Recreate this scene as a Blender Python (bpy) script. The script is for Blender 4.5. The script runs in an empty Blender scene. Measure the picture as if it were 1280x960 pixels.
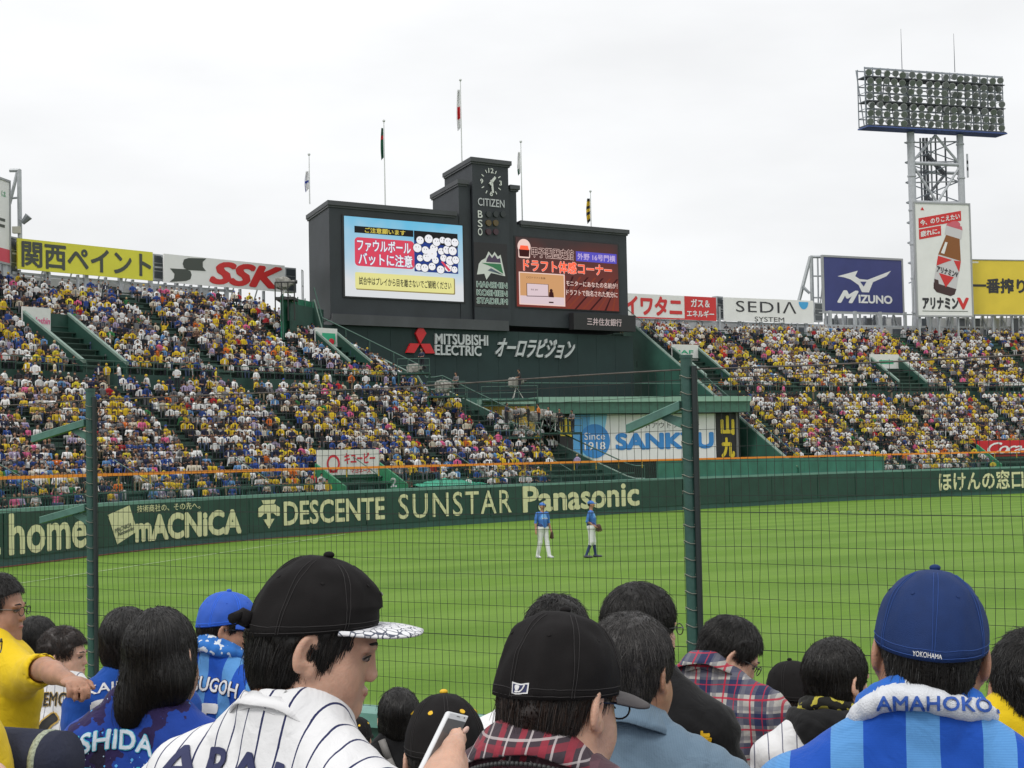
import bpy, math, random
import numpy as np
from math import radians, sin, cos, pi
from mathutils import Vector, Matrix
from mathutils.bvhtree import BVHTree
random.seed(7)
RNG = np.random.default_rng(7)
SC = bpy.context.scene
COL = SC.collection

# ------------------------------------------------------------------ camera
FPX = 2000.0                       # focal length in pixels of the 1280 px wide photograph
CAM = Vector((0.0, 0.0, 4.3))      # eye height above the outfield at the far wall
PITCH, ROLL = 0.045, 0.020
_f = Vector((0, cos(PITCH), sin(PITCH))); _r = Vector((1, 0, 0)); _u = Vector((0, -sin(PITCH), cos(PITCH)))
CU = _u * cos(ROLL) + _r * sin(ROLL); CR = _r * cos(ROLL) - _u * sin(ROLL); CF = _f
cd = bpy.data.cameras.new('camera'); cam = bpy.data.objects.new('camera', cd); COL.objects.link(cam)
cd.sensor_width = 36.0; cd.lens = 36.0 * FPX / 1280.0; cd.clip_start = 0.05; cd.clip_end = 6000
M = Matrix(((CR.x, CU.x, -CF.x, CAM.x), (CR.y, CU.y, -CF.y, CAM.y), (CR.z, CU.z, -CF.z, CAM.z), (0, 0, 0, 1)))
cam.matrix_world = M
SC.camera = cam
SC.render.resolution_x, SC.render.resolution_y = 1024, 768

# ------------------------------------------------------------------ sky and sun: bright overcast
SC.view_settings.view_transform = 'Standard'
SC.view_settings.look = 'None'
SC.view_settings.exposure = 0.0
SC.view_settings.gamma = 1.0
SUN_EL, SUN_AZ = radians(52), radians(215)
w = bpy.data.worlds.new('World'); SC.world = w; w.use_nodes = True
nt = w.node_tree; nt.nodes.clear()
def N(t, **k):
    n = nt.nodes.new(t)
    for a, b in k.items(): setattr(n, a, b)
    return n
sky = N('ShaderNodeTexSky', sky_type='NISHITA', sun_disc=False, sun_elevation=SUN_EL, sun_rotation=SUN_AZ)
tc = N('ShaderNodeTexCoord'); sep = N('ShaderNodeSeparateXYZ'); nt.links.new(tc.outputs['Generated'], sep.inputs[0])
mr = N('ShaderNodeMapRange'); mr.inputs[1].default_value = 0.0; mr.inputs[2].default_value = 1.0
mr.inputs[3].default_value = 0.935; mr.inputs[4].default_value = 1.38      # CIE overcast: brighter towards the zenith
nt.links.new(sep.outputs[2], mr.inputs[0])
mp = N('ShaderNodeMapping'); mp.inputs['Scale'].default_value = (1.0, 1.0, 3.2)
nt.links.new(tc.outputs['Generated'], mp.inputs[0])
nz = N('ShaderNodeTexNoise'); nz.inputs['Scale'].default_value = 3.2; nz.inputs['Detail'].default_value = 6; nz.inputs['Roughness'].default_value = 0.5
nt.links.new(mp.outputs[0], nz.inputs['Vector'])
mr2 = N('ShaderNodeMapRange'); mr2.inputs[1].default_value = 0.35; mr2.inputs[2].default_value = 0.68
mr2.inputs[3].default_value = 0.90; mr2.inputs[4].default_value = 1.05
nt.links.new(nz.outputs[0], mr2.inputs[0])
mul = N('ShaderNodeMath', operation='MULTIPLY'); nt.links.new(mr.outputs[0], mul.inputs[0]); nt.links.new(mr2.outputs[0], mul.inputs[1])
cmb = N('ShaderNodeMix', data_type='RGBA', blend_type='MULTIPLY'); cmb.inputs[0].default_value = 1.0
cmb.inputs[6].default_value = (0.985, 0.992, 1.0, 1); nt.links.new(mul.outputs[0], cmb.inputs[7])
bg1 = N('ShaderNodeBackground'); bg1.inputs[1].default_value = 0.10; nt.links.new(sky.outputs[0], bg1.inputs[0])
bg2 = N('ShaderNodeBackground'); bg2.inputs[1].default_value = 1.0; nt.links.new(cmb.outputs[2], bg2.inputs[0])
mx = N('ShaderNodeMixShader'); mx.inputs[0].default_value = 0.95
nt.links.new(bg1.outputs[0], mx.inputs[1]); nt.links.new(bg2.outputs[0], mx.inputs[2])
wo = N('ShaderNodeOutputWorld'); nt.links.new(mx.outputs[0], wo.inputs[0])
sd = bpy.data.lights.new('sun', 'SUN'); sd.energy = 1.3; sd.angle = radians(14); sd.color = (1.0, 0.965, 0.91)
sun = bpy.data.objects.new('sun', sd); COL.objects.link(sun)
_sd = Vector((sin(SUN_AZ) * cos(SUN_EL), cos(SUN_AZ) * cos(SUN_EL), sin(SUN_EL)))   # towards the sun: behind the camera, to the left
sun.rotation_euler = _sd.to_track_quat('Z', 'Y').to_euler()
SC.cycles.use_denoising = True
SC.cycles.max_bounces = 6

# ------------------------------------------------------------------ projection helpers (photograph pixel -> world)
def ray(px, py):
    return CF + CR * ((px - 640.0) / FPX) + CU * ((480.0 - py) / FPX)
def at(px, py, Y):                                   # the point seen at px, py at distance Y
    d = ray(px, py); return CAM + d * (Y / d.y)
def proj(p):
    v = Vector(p) - CAM; z = v.dot(CF)
    return 640 + FPX * v.dot(CR) / z, 480 - FPX * v.dot(CU) / z
class Plane:                                         # upright plane through two plan points
    def __init__(s, a, b):
        s.o = Vector((a[0], a[1], 0)); s.d = Vector((b[0] - a[0], b[1] - a[1], 0)); s.L = s.d.length; s.d.normalize()
        s.n = Vector((s.d.y, -s.d.x, 0))             # towards the camera
        if s.n.dot(CAM - s.o) < 0: s.n = -s.n
    def hit(s, px, py):
        r = ray(px, py); k = (s.o - CAM).dot(s.n) / r.dot(s.n); p = CAM + r * k
        return (p - s.o).dot(s.d), p.z
    def pt(s, u, z, w=0.0):
        p = s.o + s.d * u + s.n * w; return Vector((p.x, p.y, z))
    def rect(s, x0, x1, ytop, ybot):                 # rectangle from its left edge heights and its side columns
        ym = (ytop + ybot) / 2
        u0 = s.hit(x0, ym)[0]; u1 = s.hit(x1, ym)[0]
        return u0, u1, s.hit(x0, ybot)[1], s.hit(x0, ytop)[1]

# ------------------------------------------------------------------ materials
MATS = {}
def mat(name, col, rough=0.7, metal=0.0, noise=0.0, nscale=3.0, bump=0.0, bscale=40.0, emis=0.0, spec=0.5, dirt=None, coords='Object', sheen=0.0, sub=0.0, alpha=1.0):
    if name in MATS: return MATS[name]
    m = bpy.data.materials.new(name); m.use_nodes = True; t = m.node_tree
    b = t.nodes['Principled BSDF']; c = tuple(col) + (1,)
    b.inputs['Base Color'].default_value = c; b.inputs['Roughness'].default_value = rough; b.inputs['Metallic'].default_value = metal
    b.inputs['Specular IOR Level'].default_value = spec
    if sheen: b.inputs['Sheen Weight'].default_value = sheen
    if sub:
        b.inputs['Subsurface Weight'].default_value = sub; b.inputs['Subsurface Radius'].default_value = (0.012, 0.005, 0.003); b.inputs['Subsurface Scale'].default_value = 1.0
    if emis: b.inputs['Emission Color'].default_value = c; b.inputs['Emission Strength'].default_value = emis
    if noise or bump or dirt:
        tcn = t.nodes.new('ShaderNodeTexCoord')
    if noise or dirt:
        n = t.nodes.new('ShaderNodeTexNoise'); n.inputs['Scale'].default_value = nscale; n.inputs['Detail'].default_value = 6; n.inputs['Roughness'].default_value = 0.6
        t.links.new(tcn.outputs[coords], n.inputs['Vector'])
        r = t.nodes.new('ShaderNodeMix'); r.data_type = 'RGBA'
        d = dirt if dirt else tuple(max(0, x * (1 - noise)) for x in col)
        e = tuple(min(1, x * (1 + noise * 0.6)) for x in col)
        r.inputs[6].default_value = tuple(d) + (1,); r.inputs[7].default_value = e + (1,)
        mrr = t.nodes.new('ShaderNodeMapRange'); mrr.inputs[1].default_value = 0.33; mrr.inputs[2].default_value = 0.66
        t.links.new(n.outputs[0], mrr.inputs[0]); t.links.new(mrr.outputs[0], r.inputs[0]); t.links.new(r.outputs[2], b.inputs['Base Color'])
        if emis: t.links.new(r.outputs[2], b.inputs['Emission Color'])
    if bump:
        n2 = t.nodes.new('ShaderNodeTexNoise'); n2.inputs['Scale'].default_value = bscale; n2.inputs['Detail'].default_value = 4
        t.links.new(tcn.outputs[coords], n2.inputs['Vector'])
        bp = t.nodes.new('ShaderNodeBump'); bp.inputs['Strength'].default_value = bump; bp.inputs['Distance'].default_value = 0.02
        t.links.new(n2.outputs[0], bp.inputs['Height']); t.links.new(bp.outputs[0], b.inputs['Normal'])
    MATS[name] = m
    return m
def srgb(r, g, b, k=1.0):
    f = lambda v: (v / 255 / 12.92) if v / 255 <= 0.04045 else ((v / 255 + 0.055) / 1.055) ** 2.4
    return (f(r) * k, f(g) * k, f(b) * k)

# ------------------------------------------------------------------ objects
ORG = {}
def link(o): COL.objects.link(o); return o
def thing(name, label, cat, loc=(0, 0, 0), group=None, kind=None):
    o = link(bpy.data.objects.new(name, None)); o.location = loc; o.empty_display_size = 0.2
    o['label'] = label; o['category'] = cat
    if group: o['group'] = group
    if kind: o['kind'] = kind
    ORG[o.name] = Vector(loc); return o
def tag(o, label, cat, group=None, kind=None):
    if label: o['label'] = label
    if cat: o['category'] = cat
    if group: o['group'] = group
    if kind: o['kind'] = kind
    return o
def mesh_obj(name, V, F, mats, parent=None, midx=None, smooth=False, kind=None, label=None):
    """V: world-space vertices, F: list of faces. One mesh object, child of parent."""
    V = np.asarray(V, dtype=np.float64).reshape(-1, 3)
    o0 = ORG.get(parent.name, Vector((0, 0, 0))) if parent else Vector((0, 0, 0))
    me = bpy.data.meshes.new(name)
    me.from_pydata((V - np.array(o0)).tolist(), [], F if isinstance(F, list) else F.tolist())
    for m in (mats if isinstance(mats, (list, tuple)) else [mats]): me.materials.append(m)
    if midx is not None: me.polygons.foreach_set('material_index', np.asarray(midx, dtype=np.int32))
    if smooth: me.polygons.foreach_set('use_smooth', np.ones(len(me.polygons), dtype=bool))
    me.update()
    o = link(bpy.data.objects.new(name, me))
    if parent: o.parent = parent; ORG[o.name] = o0
    else: ORG[o.name] = Vector((0, 0, 0))
    if kind: o['kind'] = kind
    if label: o['label'] = label
    return o
class MB:
    def __init__(s): s.v = []; s.f = []; s.m = []
    def add(s, V, F, mi=0):
        b = len(s.v); s.v.extend([tuple(p) for p in V]); s.f.extend([tuple(i + b for i in q) for q in F]); s.m.extend([mi] * len(F)); return s
    def prism(s, base, top, mi=0):                   # two rings of equal length
        n = len(base); F = [tuple(range(n))[::-1], tuple(range(n, 2 * n))] + [(i, (i + 1) % n, n + (i + 1) % n, n + i) for i in range(n)]
        return s.add(list(base) + list(top), F, mi)
    def plan(s, pts, z0, z1, mi=0):                  # plan polygon extruded upwards
        return s.prism([(p[0], p[1], z0) for p in pts], [(p[0], p[1], z1) for p in pts], mi)
    def box(s, x0, x1, y0, y1, z0, z1, mi=0): return s.plan([(x0, y0), (x1, y0), (x1, y1), (x0, y1)], z0, z1, mi)
    def pbox(s, P, u0, u1, z0, z1, w0, w1, mi=0):    # box on a plane: w0 back, w1 front (towards the camera)
        a = [P.pt(u0, z0, w0), P.pt(u1, z0, w0), P.pt(u1, z0, w1), P.pt(u0, z0, w1)]
        b = [P.pt(u0, z1, w0), P.pt(u1, z1, w0), P.pt(u1, z1, w1), P.pt(u0, z1, w1)]
        return s.prism(a, b, mi)
    def bar(s, a, b, r, n=6, mi=0, r2=None, rot=0.0):
        a = Vector(a); b = Vector(b); d = (b - a)
        if d.length < 1e-6: return s
        q = d.to_track_quat('Z', 'Y'); r2 = r if r2 is None else r2
        c = [q @ Vector((cos(2 * pi * i / n + rot), sin(2 * pi * i / n + rot), 0)) for i in range(n)]
        return s.prism([a + x * r for x in c], [b + x * r2 for x in c], mi)
    def tube(s, pts, r, n=6, mi=0):
        for i in range(len(pts) - 1): s.bar(pts[i], pts[i + 1], r if not callable(r) else r(i), n, mi)
        return s
    def ball(s, c, rx, ry=None, rz=None, nu=10, nv=6, mi=0, R=None):
        ry = rx if ry is None else ry; rz = rx if rz is None else rz; V = []
        for j in range(nv + 1):
            th = pi * j / nv
            for i in range(nu):
                ph = 2 * pi * i / nu; p = Vector((rx * sin(th) * cos(ph), ry * sin(th) * sin(ph), rz * cos(th)))
                if R is not None: p = R @ p
                V.append(Vector(c) + p)
        F = [(j * nu + i, (j + 1) * nu + i, (j + 1) * nu + (i + 1) % nu, j * nu + (i + 1) % nu) for j in range(nv) for i in range(nu)]
        return s.add(V, F, mi)
    def build(s, name, mats, parent=None, smooth=False, kind=None, label=None):
        return mesh_obj(name, s.v, s.f, mats, parent, s.m, smooth, kind, label)

# ------------------------------------------------------------------ lettering
_tc = {}
def text_mesh(body, bold=0.0, shear=0.0, space=1.0, res=3):
    k = (body, bold, shear, space, res)
    if k in _tc: return _tc[k]
    cu = bpy.data.curves.new('t', 'FONT'); cu.body = body; cu.offset = bold; cu.shear = shear; cu.resolution_u = res; cu.space_character = space
    ob = bpy.data.objects.new('t', cu); me = bpy.data.meshes.new_from_object(ob)
    V = np.array([v.co[:] for v in me.vertices]); F = [tuple(p.vertices) for p in me.polygons]
    bpy.data.objects.remove(ob); bpy.data.curves.remove(cu); bpy.data.meshes.remove(me)
    _tc[k] = (V, F); return V, F
def letter(mb, mp, body, u0, v0, u1, v1, w=0.03, mi=0, bold=0.0, shear=0.0, space=1.0, arc=0.0, ref=None, res=3, dw=0.001):
    V, F = text_mesh(body, 0.0, shear, space, res)
    RV = text_mesh(ref, 0, shear, space, res)[0] if ref else V
    lo = RV[:, :2].min(0); hi = RV[:, :2].max(0)
    offs = [(0, 0)] if bold < 0.004 else [(bold * cos(k * pi / 4 + .39), bold * sin(k * pi / 4 + .39)) for k in range(8)] + ([(bold * .5 * cos(k * pi / 2), bold * .5 * sin(k * pi / 2)) for k in range(4)] if bold > .03 else [])
    for n_, (ox, oy) in enumerate(offs):
        q = (V[:, :2] + np.array([ox, oy]) - lo) / (hi - lo); P = []
        for x, y in q:
            P.append(mp(u0 + (u1 - u0) * x, v0 + (v1 - v0) * (y + arc * (1 - (2 * x - 1) ** 2)), w + n_ * dw))
        mb.add(P, F, mi)
def flat(mb, mp, pts, w=0.02, mi=0):
    mb.add([mp(u, v, w) for u, v in pts], [tuple(range(len(pts)))], mi)
def disc(mb, mp, cu_, cv, ru, rv, w=0.02, mi=0, n=24, a0=0.0, a1=2 * pi):
    flat(mb, mp, [(cu_ + ru * cos(a0 + (a1 - a0) * i / n), cv + rv * sin(a0 + (a1 - a0) * i / n)) for i in range(n + (0 if a1 - a0 > 6.2 else 1))], w, mi)
def ring(mb, mp, cu_, cv, ru, rv, t, w=0.02, mi=0, n=28):
    P = []; F = []
    for i in range(n):
        a = 2 * pi * i / n; P += [mp(cu_ + ru * cos(a), cv + rv * sin(a), w), mp(cu_ + ru * (1 - t) * cos(a), cv + rv * (1 - t) * sin(a), w)]
    for i in range(n): j = (i + 1) % n; F.append((2 * i, 2 * j, 2 * j + 1, 2 * i + 1))
    mb.add(P, F, mi)
def pmap(P, u0, u1, z0, z1):                          # unit square -> rectangle on a plane
    return lambda u, v, w=0.0: P.pt(u0 + (u1 - u0) * u, z0 + (z1 - z0) * v, w)

# ------------------------------------------------------------------ outfield wall line (plan), built from the stadium's own curve
_wp = [(-27.5, 34), (-26.8, 46), (-25.4, 58), (-21.9, 68.7), (-17.9, 81.4), (-11.1, 92.8), (-2.07, 103.4), (3.3, 109.5), (9.4, 117.0), (23.2, 130), (29.9, 135.5), (46.7, 145.6), (62, 151.5), (80, 156), (100, 158), (122, 156)]
def _cr(P, n=40):
    P = [np.array(p, float) for p in P]; P = [2 * P[0] - P[1]] + P + [2 * P[-1] - P[-2]]; out = []
    for i in range(1, len(P) - 2):
        for k in range(n):
            t = k / n; a, b, c, d = P[i - 1:i + 3]
            out.append(0.5 * ((2 * b) + (-a + c) * t + (2 * a - 5 * b + 4 * c - d) * t * t + (-a + 3 * b - 3 * c + d) * t ** 3))
    out.append(P[-2]); return np.array(out)
WC = _cr(_wp)
for _ in range(60):                                    # smooth
    WC[1:-1] = 0.5 * WC[1:-1] + 0.25 * (WC[:-2] + WC[2:])
WS = np.concatenate([[0], np.cumsum(np.linalg.norm(np.diff(WC, axis=0), axis=1))]); WL = WS[-1]
_tan = np.gradient(WC, axis=0); _tan /= np.linalg.norm(_tan, axis=1)[:, None]
WN = np.stack([-_tan[:, 1], _tan[:, 0]], 1)            # away from the field
def wxy(s, t=0.0):
    x = np.interp(s, WS, WC[:, 0]); y = np.interp(s, WS, WC[:, 1]); nx = np.interp(s, WS, WN[:, 0]); ny = np.interp(s, WS, WN[:, 1])
    l = math.hypot(nx, ny); return (x + nx / l * t, y + ny / l * t)
def wp(s, t, z): a = wxy(s, t); return Vector((a[0], a[1], z))
def wn(s):
    nx = np.interp(s, WS, WN[:, 0]); ny = np.interp(s, WS, WN[:, 1]); l = math.hypot(nx, ny); return Vector((nx / l, ny / l, 0))
def s_of(px, t=0.0, z=1.0):                            # arc length at which the line offset t shows at column px
    best = None; lo, hi = 0.0, WL; ss = np.linspace(0, WL, 1500)
    v = [proj(wp(q, t, z))[0] - px for q in ss]
    for i in range(len(v) - 1):
        if v[i] <= 0 < v[i + 1]: return ss[i] + (ss[i + 1] - ss[i]) * (-v[i]) / (v[i + 1] - v[i])
    return ss[int(np.argmin(np.abs(v)))]
WALL_H = 2.45
def field_z(x, y):                                     # turf crown: rises gently from the wall towards the infield
    d = np.min(np.hypot(WC[::4, 0] - x, WC[::4, 1] - y)); q = min(1, max(0, (d - 2) / 52)); return 1.17 * q * q * (3 - 2 * q)
# ================================================================== THE GROUND
def grass_mat():
    m = bpy.data.materials.new('turf'); m.use_nodes = True; t = m.node_tree; b = t.nodes['Principled BSDF']; b.inputs['Roughness'].default_value = 0.85; b.inputs['Specular IOR Level'].default_value = 0.2
    tcn = t.nodes.new('ShaderNodeTexCoord'); mpn = t.nodes.new('ShaderNodeMapping'); mpn.inputs['Rotation'].default_value = (0, 0, radians(-7))
    t.links.new(tcn.outputs['Object'], mpn.inputs[0]); sp = t.nodes.new('ShaderNodeSeparateXYZ'); t.links.new(mpn.outputs[0], sp.inputs[0])
    # mowing bands
    s1 = t.nodes.new('ShaderNodeMath'); s1.operation = 'MULTIPLY'; s1.inputs[1].default_value = 2 * pi / 7.2; t.links.new(sp.outputs[1], s1.inputs[0])
    s2 = t.nodes.new('ShaderNodeMath'); s2.operation = 'SINE'; t.links.new(s1.outputs[0], s2.inputs[0])
    s3 = t.nodes.new('ShaderNodeMapRange'); s3.inputs[1].default_value = -0.5; s3.inputs[2].default_value = 0.5; t.links.new(s2.outputs[0], s3.inputs[0])
    n = t.nodes.new('ShaderNodeTexNoise'); n.inputs['Scale'].default_value = 0.16; n.inputs['Detail'].default_value = 8; n.inputs['Roughness'].default_value = 0.65; t.links.new(tcn.outputs['Object'], n.inputs['Vector'])
    m2 = t.nodes.new('ShaderNodeMapping'); m2.inputs['Scale'].default_value = (0.22, 1.1, 1); t.links.new(mpn.outputs[0], m2.inputs[0])
    n2 = t.nodes.new('ShaderNodeTexNoise'); n2.inputs['Scale'].default_value = 3.0; n2.inputs['Detail'].default_value = 8; n2.inputs['Roughness'].default_value = 0.7; t.links.new(m2.outputs[0], n2.inputs['Vector'])
    c1 = t.nodes.new('ShaderNodeMix'); c1.data_type = 'RGBA'; c1.inputs[6].default_value = (0.108, 0.213, 0.019, 1); c1.inputs[7].default_value = (0.131, 0.240, 0.031, 1); t.links.new(s3.outputs[0], c1.inputs[0])
    c2 = t.nodes.new('ShaderNodeMix'); c2.data_type = 'RGBA'; c2.blend_type = 'MULTIPLY'; c2.inputs[0].default_value = 1
    r = t.nodes.new('ShaderNodeValToRGB'); r.color_ramp.elements[0].color = (0.80, 0.82, 0.80, 1); r.color_ramp.elements[0].position = 0.3; r.color_ramp.elements[1].color = (1.1, 1.07, 1.1, 1); r.color_ramp.elements[1].position = 0.7
    t.links.new(n.outputs[0], r.inputs[0]); t.links.new(c1.outputs[2], c2.inputs[6]); t.links.new(r.outputs[0], c2.inputs[7])
    c3 = t.nodes.new('ShaderNodeMix'); c3.data_type = 'RGBA'; c3.blend_type = 'MULTIPLY'; c3.inputs[0].default_value = 1
    r2 = t.nodes.new('ShaderNodeValToRGB'); r2.color_ramp.elements[0].color = (0.89, 0.90, 0.87, 1); r2.color_ramp.elements[0].position = 0.32; r2.color_ramp.elements[1].color = (1.13, 1.1, 1.1, 1); r2.color_ramp.elements[1].position = 0.68
    t.links.new(n2.outputs[0], r2.inputs[0]); t.links.new(c2.outputs[2], c3.inputs[6]); t.links.new(r2.outputs[0], c3.inputs[7]); t.links.new(c3.outputs[2], b.inputs['Base Color'])
    n3 = t.nodes.new('ShaderNodeTexNoise'); n3.inputs['Scale'].default_value = 60; n3.inputs['Detail'].default_value = 3; t.links.new(tcn.outputs['Object'], n3.inputs['Vector'])
    bp = t.nodes.new('ShaderNodeBump'); bp.inputs['Strength'].default_value = 0.5; bp.inputs['Distance'].default_value = 0.03; t.links.new(n3.outputs[0], bp.inputs['Height']); t.links.new(bp.outputs[0], b.inputs['Normal'])
    return m
TURF = grass_mat()
ASPH = mat('asphalt', (0.07, 0.07, 0.07), 0.9, noise=0.3, nscale=0.5)
nx, ny = 90, 110
X = np.linspace(-60, 130, nx); Y = np.linspace(6, 175, ny); V = []; F = []
for j in range(ny):
    for i in range(nx): V.append((X[i], Y[j], field_z(X[i], Y[j])))
for j in range(ny - 1):
    for i in range(nx - 1): F.append((j * nx + i, j * nx + i + 1, (j + 1) * nx + i + 1, (j + 1) * nx + i))
g = mesh_obj('field', V, F, TURF, smooth=True); tag(g, 'striped green baseball outfield turf inside the outfield wall', None, kind='structure')
g = MB().box(-3000, 3000, -3000, 3000, -0.4, -0.3).build('ground', ASPH); g['kind'] = 'structure'; g['label'] = 'flat grey ground around the stadium'
WHITE = mat('chalk_white', (0.40, 0.48, 0.30), 0.9, noise=0.4, nscale=1.2)
RED_CLAY = mat('red_clay', (0.20, 0.065, 0.035), 0.9, noise=0.2)
def strip(name, pts, half, m, lift, lab):
    V = []; F = []
    for i, (x, y) in enumerate(pts):
        a = np.array(pts[min(i + 1, len(pts) - 1)]) - np.array(pts[max(i - 1, 0)]); a = a / np.linalg.norm(a); n_ = np.array([-a[1], a[0]]) * half
        for s_ in (-1, 1): q = (x + n_[0] * s_, y + n_[1] * s_); V.append((q[0], q[1], field_z(*q) + lift))
        if i: F.append((2 * i - 2, 2 * i, 2 * i + 1, 2 * i - 1))
    o = mesh_obj(name, V, F, m); o['kind'] = 'structure'; o['label'] = lab; return o
def ground_hit(px, py):
    r = ray(px, py); k = 20.0
    for _ in range(60):
        p = CAM + r * k; k = (field_z(p.x, p.y) - CAM.z) / r.z
    return CAM + r * k
ga, gb = ground_hit(37, 728), ground_hit(384, 675.5)
dd = (gb - ga).normalized(); fl = [(ga.x + dd.x * k, ga.y + dd.y * k) for k in np.linspace(-26, (gb - ga).length + 6, 60)]
strip('foul_line', fl, 0.045, WHITE, 0.03, 'faint white chalk line crossing the left outfield')
strip('warning_strip', [wxy(s_, -0.22) for s_ in np.linspace(20, s_of(470), 60)], 0.2, RED_CLAY, 0.02, 'thin red-brown strip at the foot of the left outfield wall')

# ================================================================== OUTFIELD WALL
PAD = mat('wall_pad_green', (0.008, 0.050, 0.036), 0.55, noise=0.22, nscale=0.8, bump=0.12, bscale=3)
PLINTH = mat('wall_plinth_green', (0.026, 0.088, 0.075), 0.6, noise=0.2, nscale=1.5)
COPE = mat('wall_coping_green', (0.13, 0.27, 0.23), 0.5, noise=0.15, nscale=2)
CREAM = mat('cream_print', (0.68, 0.66, 0.40), 0.6, noise=0.08, nscale=4)
ORANGE = mat('orange_rail', (0.85, 0.26, 0.01), 0.45)
YELPOST = mat('yellow_post', (0.50, 0.33, 0.03), 0.5)
RAILD = mat('rail_dark_green', (0.03, 0.08, 0.06), 0.6)
GREEN_NET = mat('green_net', (0.025, 0.12, 0.09), 0.8)
wall = thing('outfield_wall', 'long dark green padded outfield wall with cream advertisements', 'wall', wp(WL * .4, 0, 0))
def wall_slab(name, s0, s1, t0, t1, z0, z1, m, parent, step=1.2, lab=None):
    n_ = max(1, int(math.ceil((s1 - s0) / step))); mb = MB(); V = []; F = []
    for i in range(n_ + 1):
        s_ = s0 + (s1 - s0) * i / n_
        for t_, z_ in ((t0, z0), (t1, z0), (t1, z1), (t0, z1)): V.append(wp(s_, t_, z_))
        if i:
            a, b = 4 * (i - 1), 4 * i
            for k in range(4): F.append((a + k, b + k, b + (k + 1) % 4, a + (k + 1) % 4))
    F.append((0, 1, 2, 3)); F.append((4 * n_ + 3, 4 * n_ + 2, 4 * n_ + 1, 4 * n_))
    return mesh_obj(name, V, F, m, parent, label=lab)
S_L, S_R = 4.0, WL - 2
wall_slab('plinth', S_L, S_R, 0.0, 0.5, -0.3, 0.42, PLINTH, wall)
wall_slab('coping', S_L, S_R, -0.06, 0.55, WALL_H - 0.16, WALL_H, COPE, wall)
seam = [S_L]
while seam[-1] < S_R - 1: seam.append(min(S_R, seam[-1] + 5.4 + random.uniform(-0.6, 0.6)))
for a, b in zip(seam[:-1], seam[1:]):
    dz = random.uniform(0, 0.05)
    wall_slab('wall_panel', a + 0.03, b - 0.03, -0.05 - dz * 0.5, 0.45, 0.40 - dz, WALL_H - 0.17, PAD, wall)
def wall_ad(px0, px1, v0, v1, items, lab):
    s0, s1 = s_of(px0, 0, 1.3), s_of(px1, 0, 1.3); mb = MB()
    mp = lambda u, v, w_=0.03: wp(s0 + (s1 - s0) * u, -0.085 - w_, v0 + (v1 - v0) * v)
    items(mb, mp); o = mb.build('lettering', CREAM, wall, label=lab); return o
def ad_home(mb, mp):
    letter(mb, mp, 'at', -0.62, 0.0, -0.12, 0.93, 0, bold=0.02); letter(mb, mp, 'home', 0.0, 0, 1, 1, 0, bold=0.025, ref='home')
wall_ad(10, 105, 0.50, 2.2, ad_home, 'cream words at home, left end of the wall')
def ad_mac(mb, mp):
    flat(mb, mp, [(-0.02, 0.86), (0.155, 1.1), (0.215, 0.30), (0.055, -0.03)], 0)
    letter(mb, mp, '技術商社の、その先へ。', 0.215, 0.86, 0.70, 1.08, 0, bold=0.01)
    letter(mb, mp, 'mACNiCA', 0.205, 0.0, 1.0, 0.74, 0, bold=0.045)
wall_ad(136, 299, 0.47, 2.1, ad_mac, 'cream parallelogram mark and the word MACNICA')
def ad_des(mb, mp):
    flat(mb, mp, [(0.03, 1.08), (0.14, 1.08), (0.128, 0.93), (0.042, 0.93)], 0)
    flat(mb, mp, [(0.0, 0.78), (0.035, 0.9), (0.135, 0.9), (0.17, 0.78), (0.17, 0.46), (0.145, 0.46), (0.12, 0.58), (0.10, 0.58), (0.10, 0.36), (0.128, 0.36), (0.085, 0.0), (0.042, 0.36), (0.07, 0.36), (0.07, 0.58), (0.05, 0.58), (0.025, 0.46), (0.0, 0.46)], 0)
    letter(mb, mp, 'DESCENTE', 0.205, 0.09, 1.0, 0.97, 0, bold=0.022)
wall_ad(321, 479, 0.55, 2.02, ad_des, 'cream arrow mark and the word DESCENTE')
wall_ad(497, 638, 0.60, 2.1, lambda mb, mp: letter(mb, mp, 'SUNSTAR', 0, 0, 1, 1, 0, bold=0.006, space=1.15), 'thin cream word SUNSTAR')
wall_ad(653, 797, 0.58, 2.22, lambda mb, mp: letter(mb, mp, 'Panasonic', 0, 0, 1, 1, 0, bold=0.028), 'bold cream word Panasonic')
wall_ad(1173, 1278, 0.52, 2.12, lambda mb, mp: letter(mb, mp, 'ほけんの窓口', 0, 0, 1, 1, 0, bold=0.022), 'cream Japanese lettering on the right of the wall')
# small logo lettering inside the parallelogram
GREYPRINT = mat('grey_print', (0.10, 0.12, 0.10), 0.6)
s0, s1 = s_of(136, 0, 1.3), s_of(299, 0, 1.3); mb = MB()
mp = lambda u, v, w_=0.0: wp(s0 + (s1 - s0) * u, -0.12 - w_, 0.47 + 1.6 * v)
letter(mb, lambda u, v, w_: mp(u, v + u * 1.2, w_), 'MACNICA', 0.035, 0.27, 0.165, 0.40, 0, bold=0.01); letter(mb, lambda u, v, w_: mp(u, v + u * 1.2, w_), 'Networks', 0.06, 0.14, 0.185, 0.26, 0, bold=0.02)
mb.build('lettering', GREYPRINT, wall)

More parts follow.
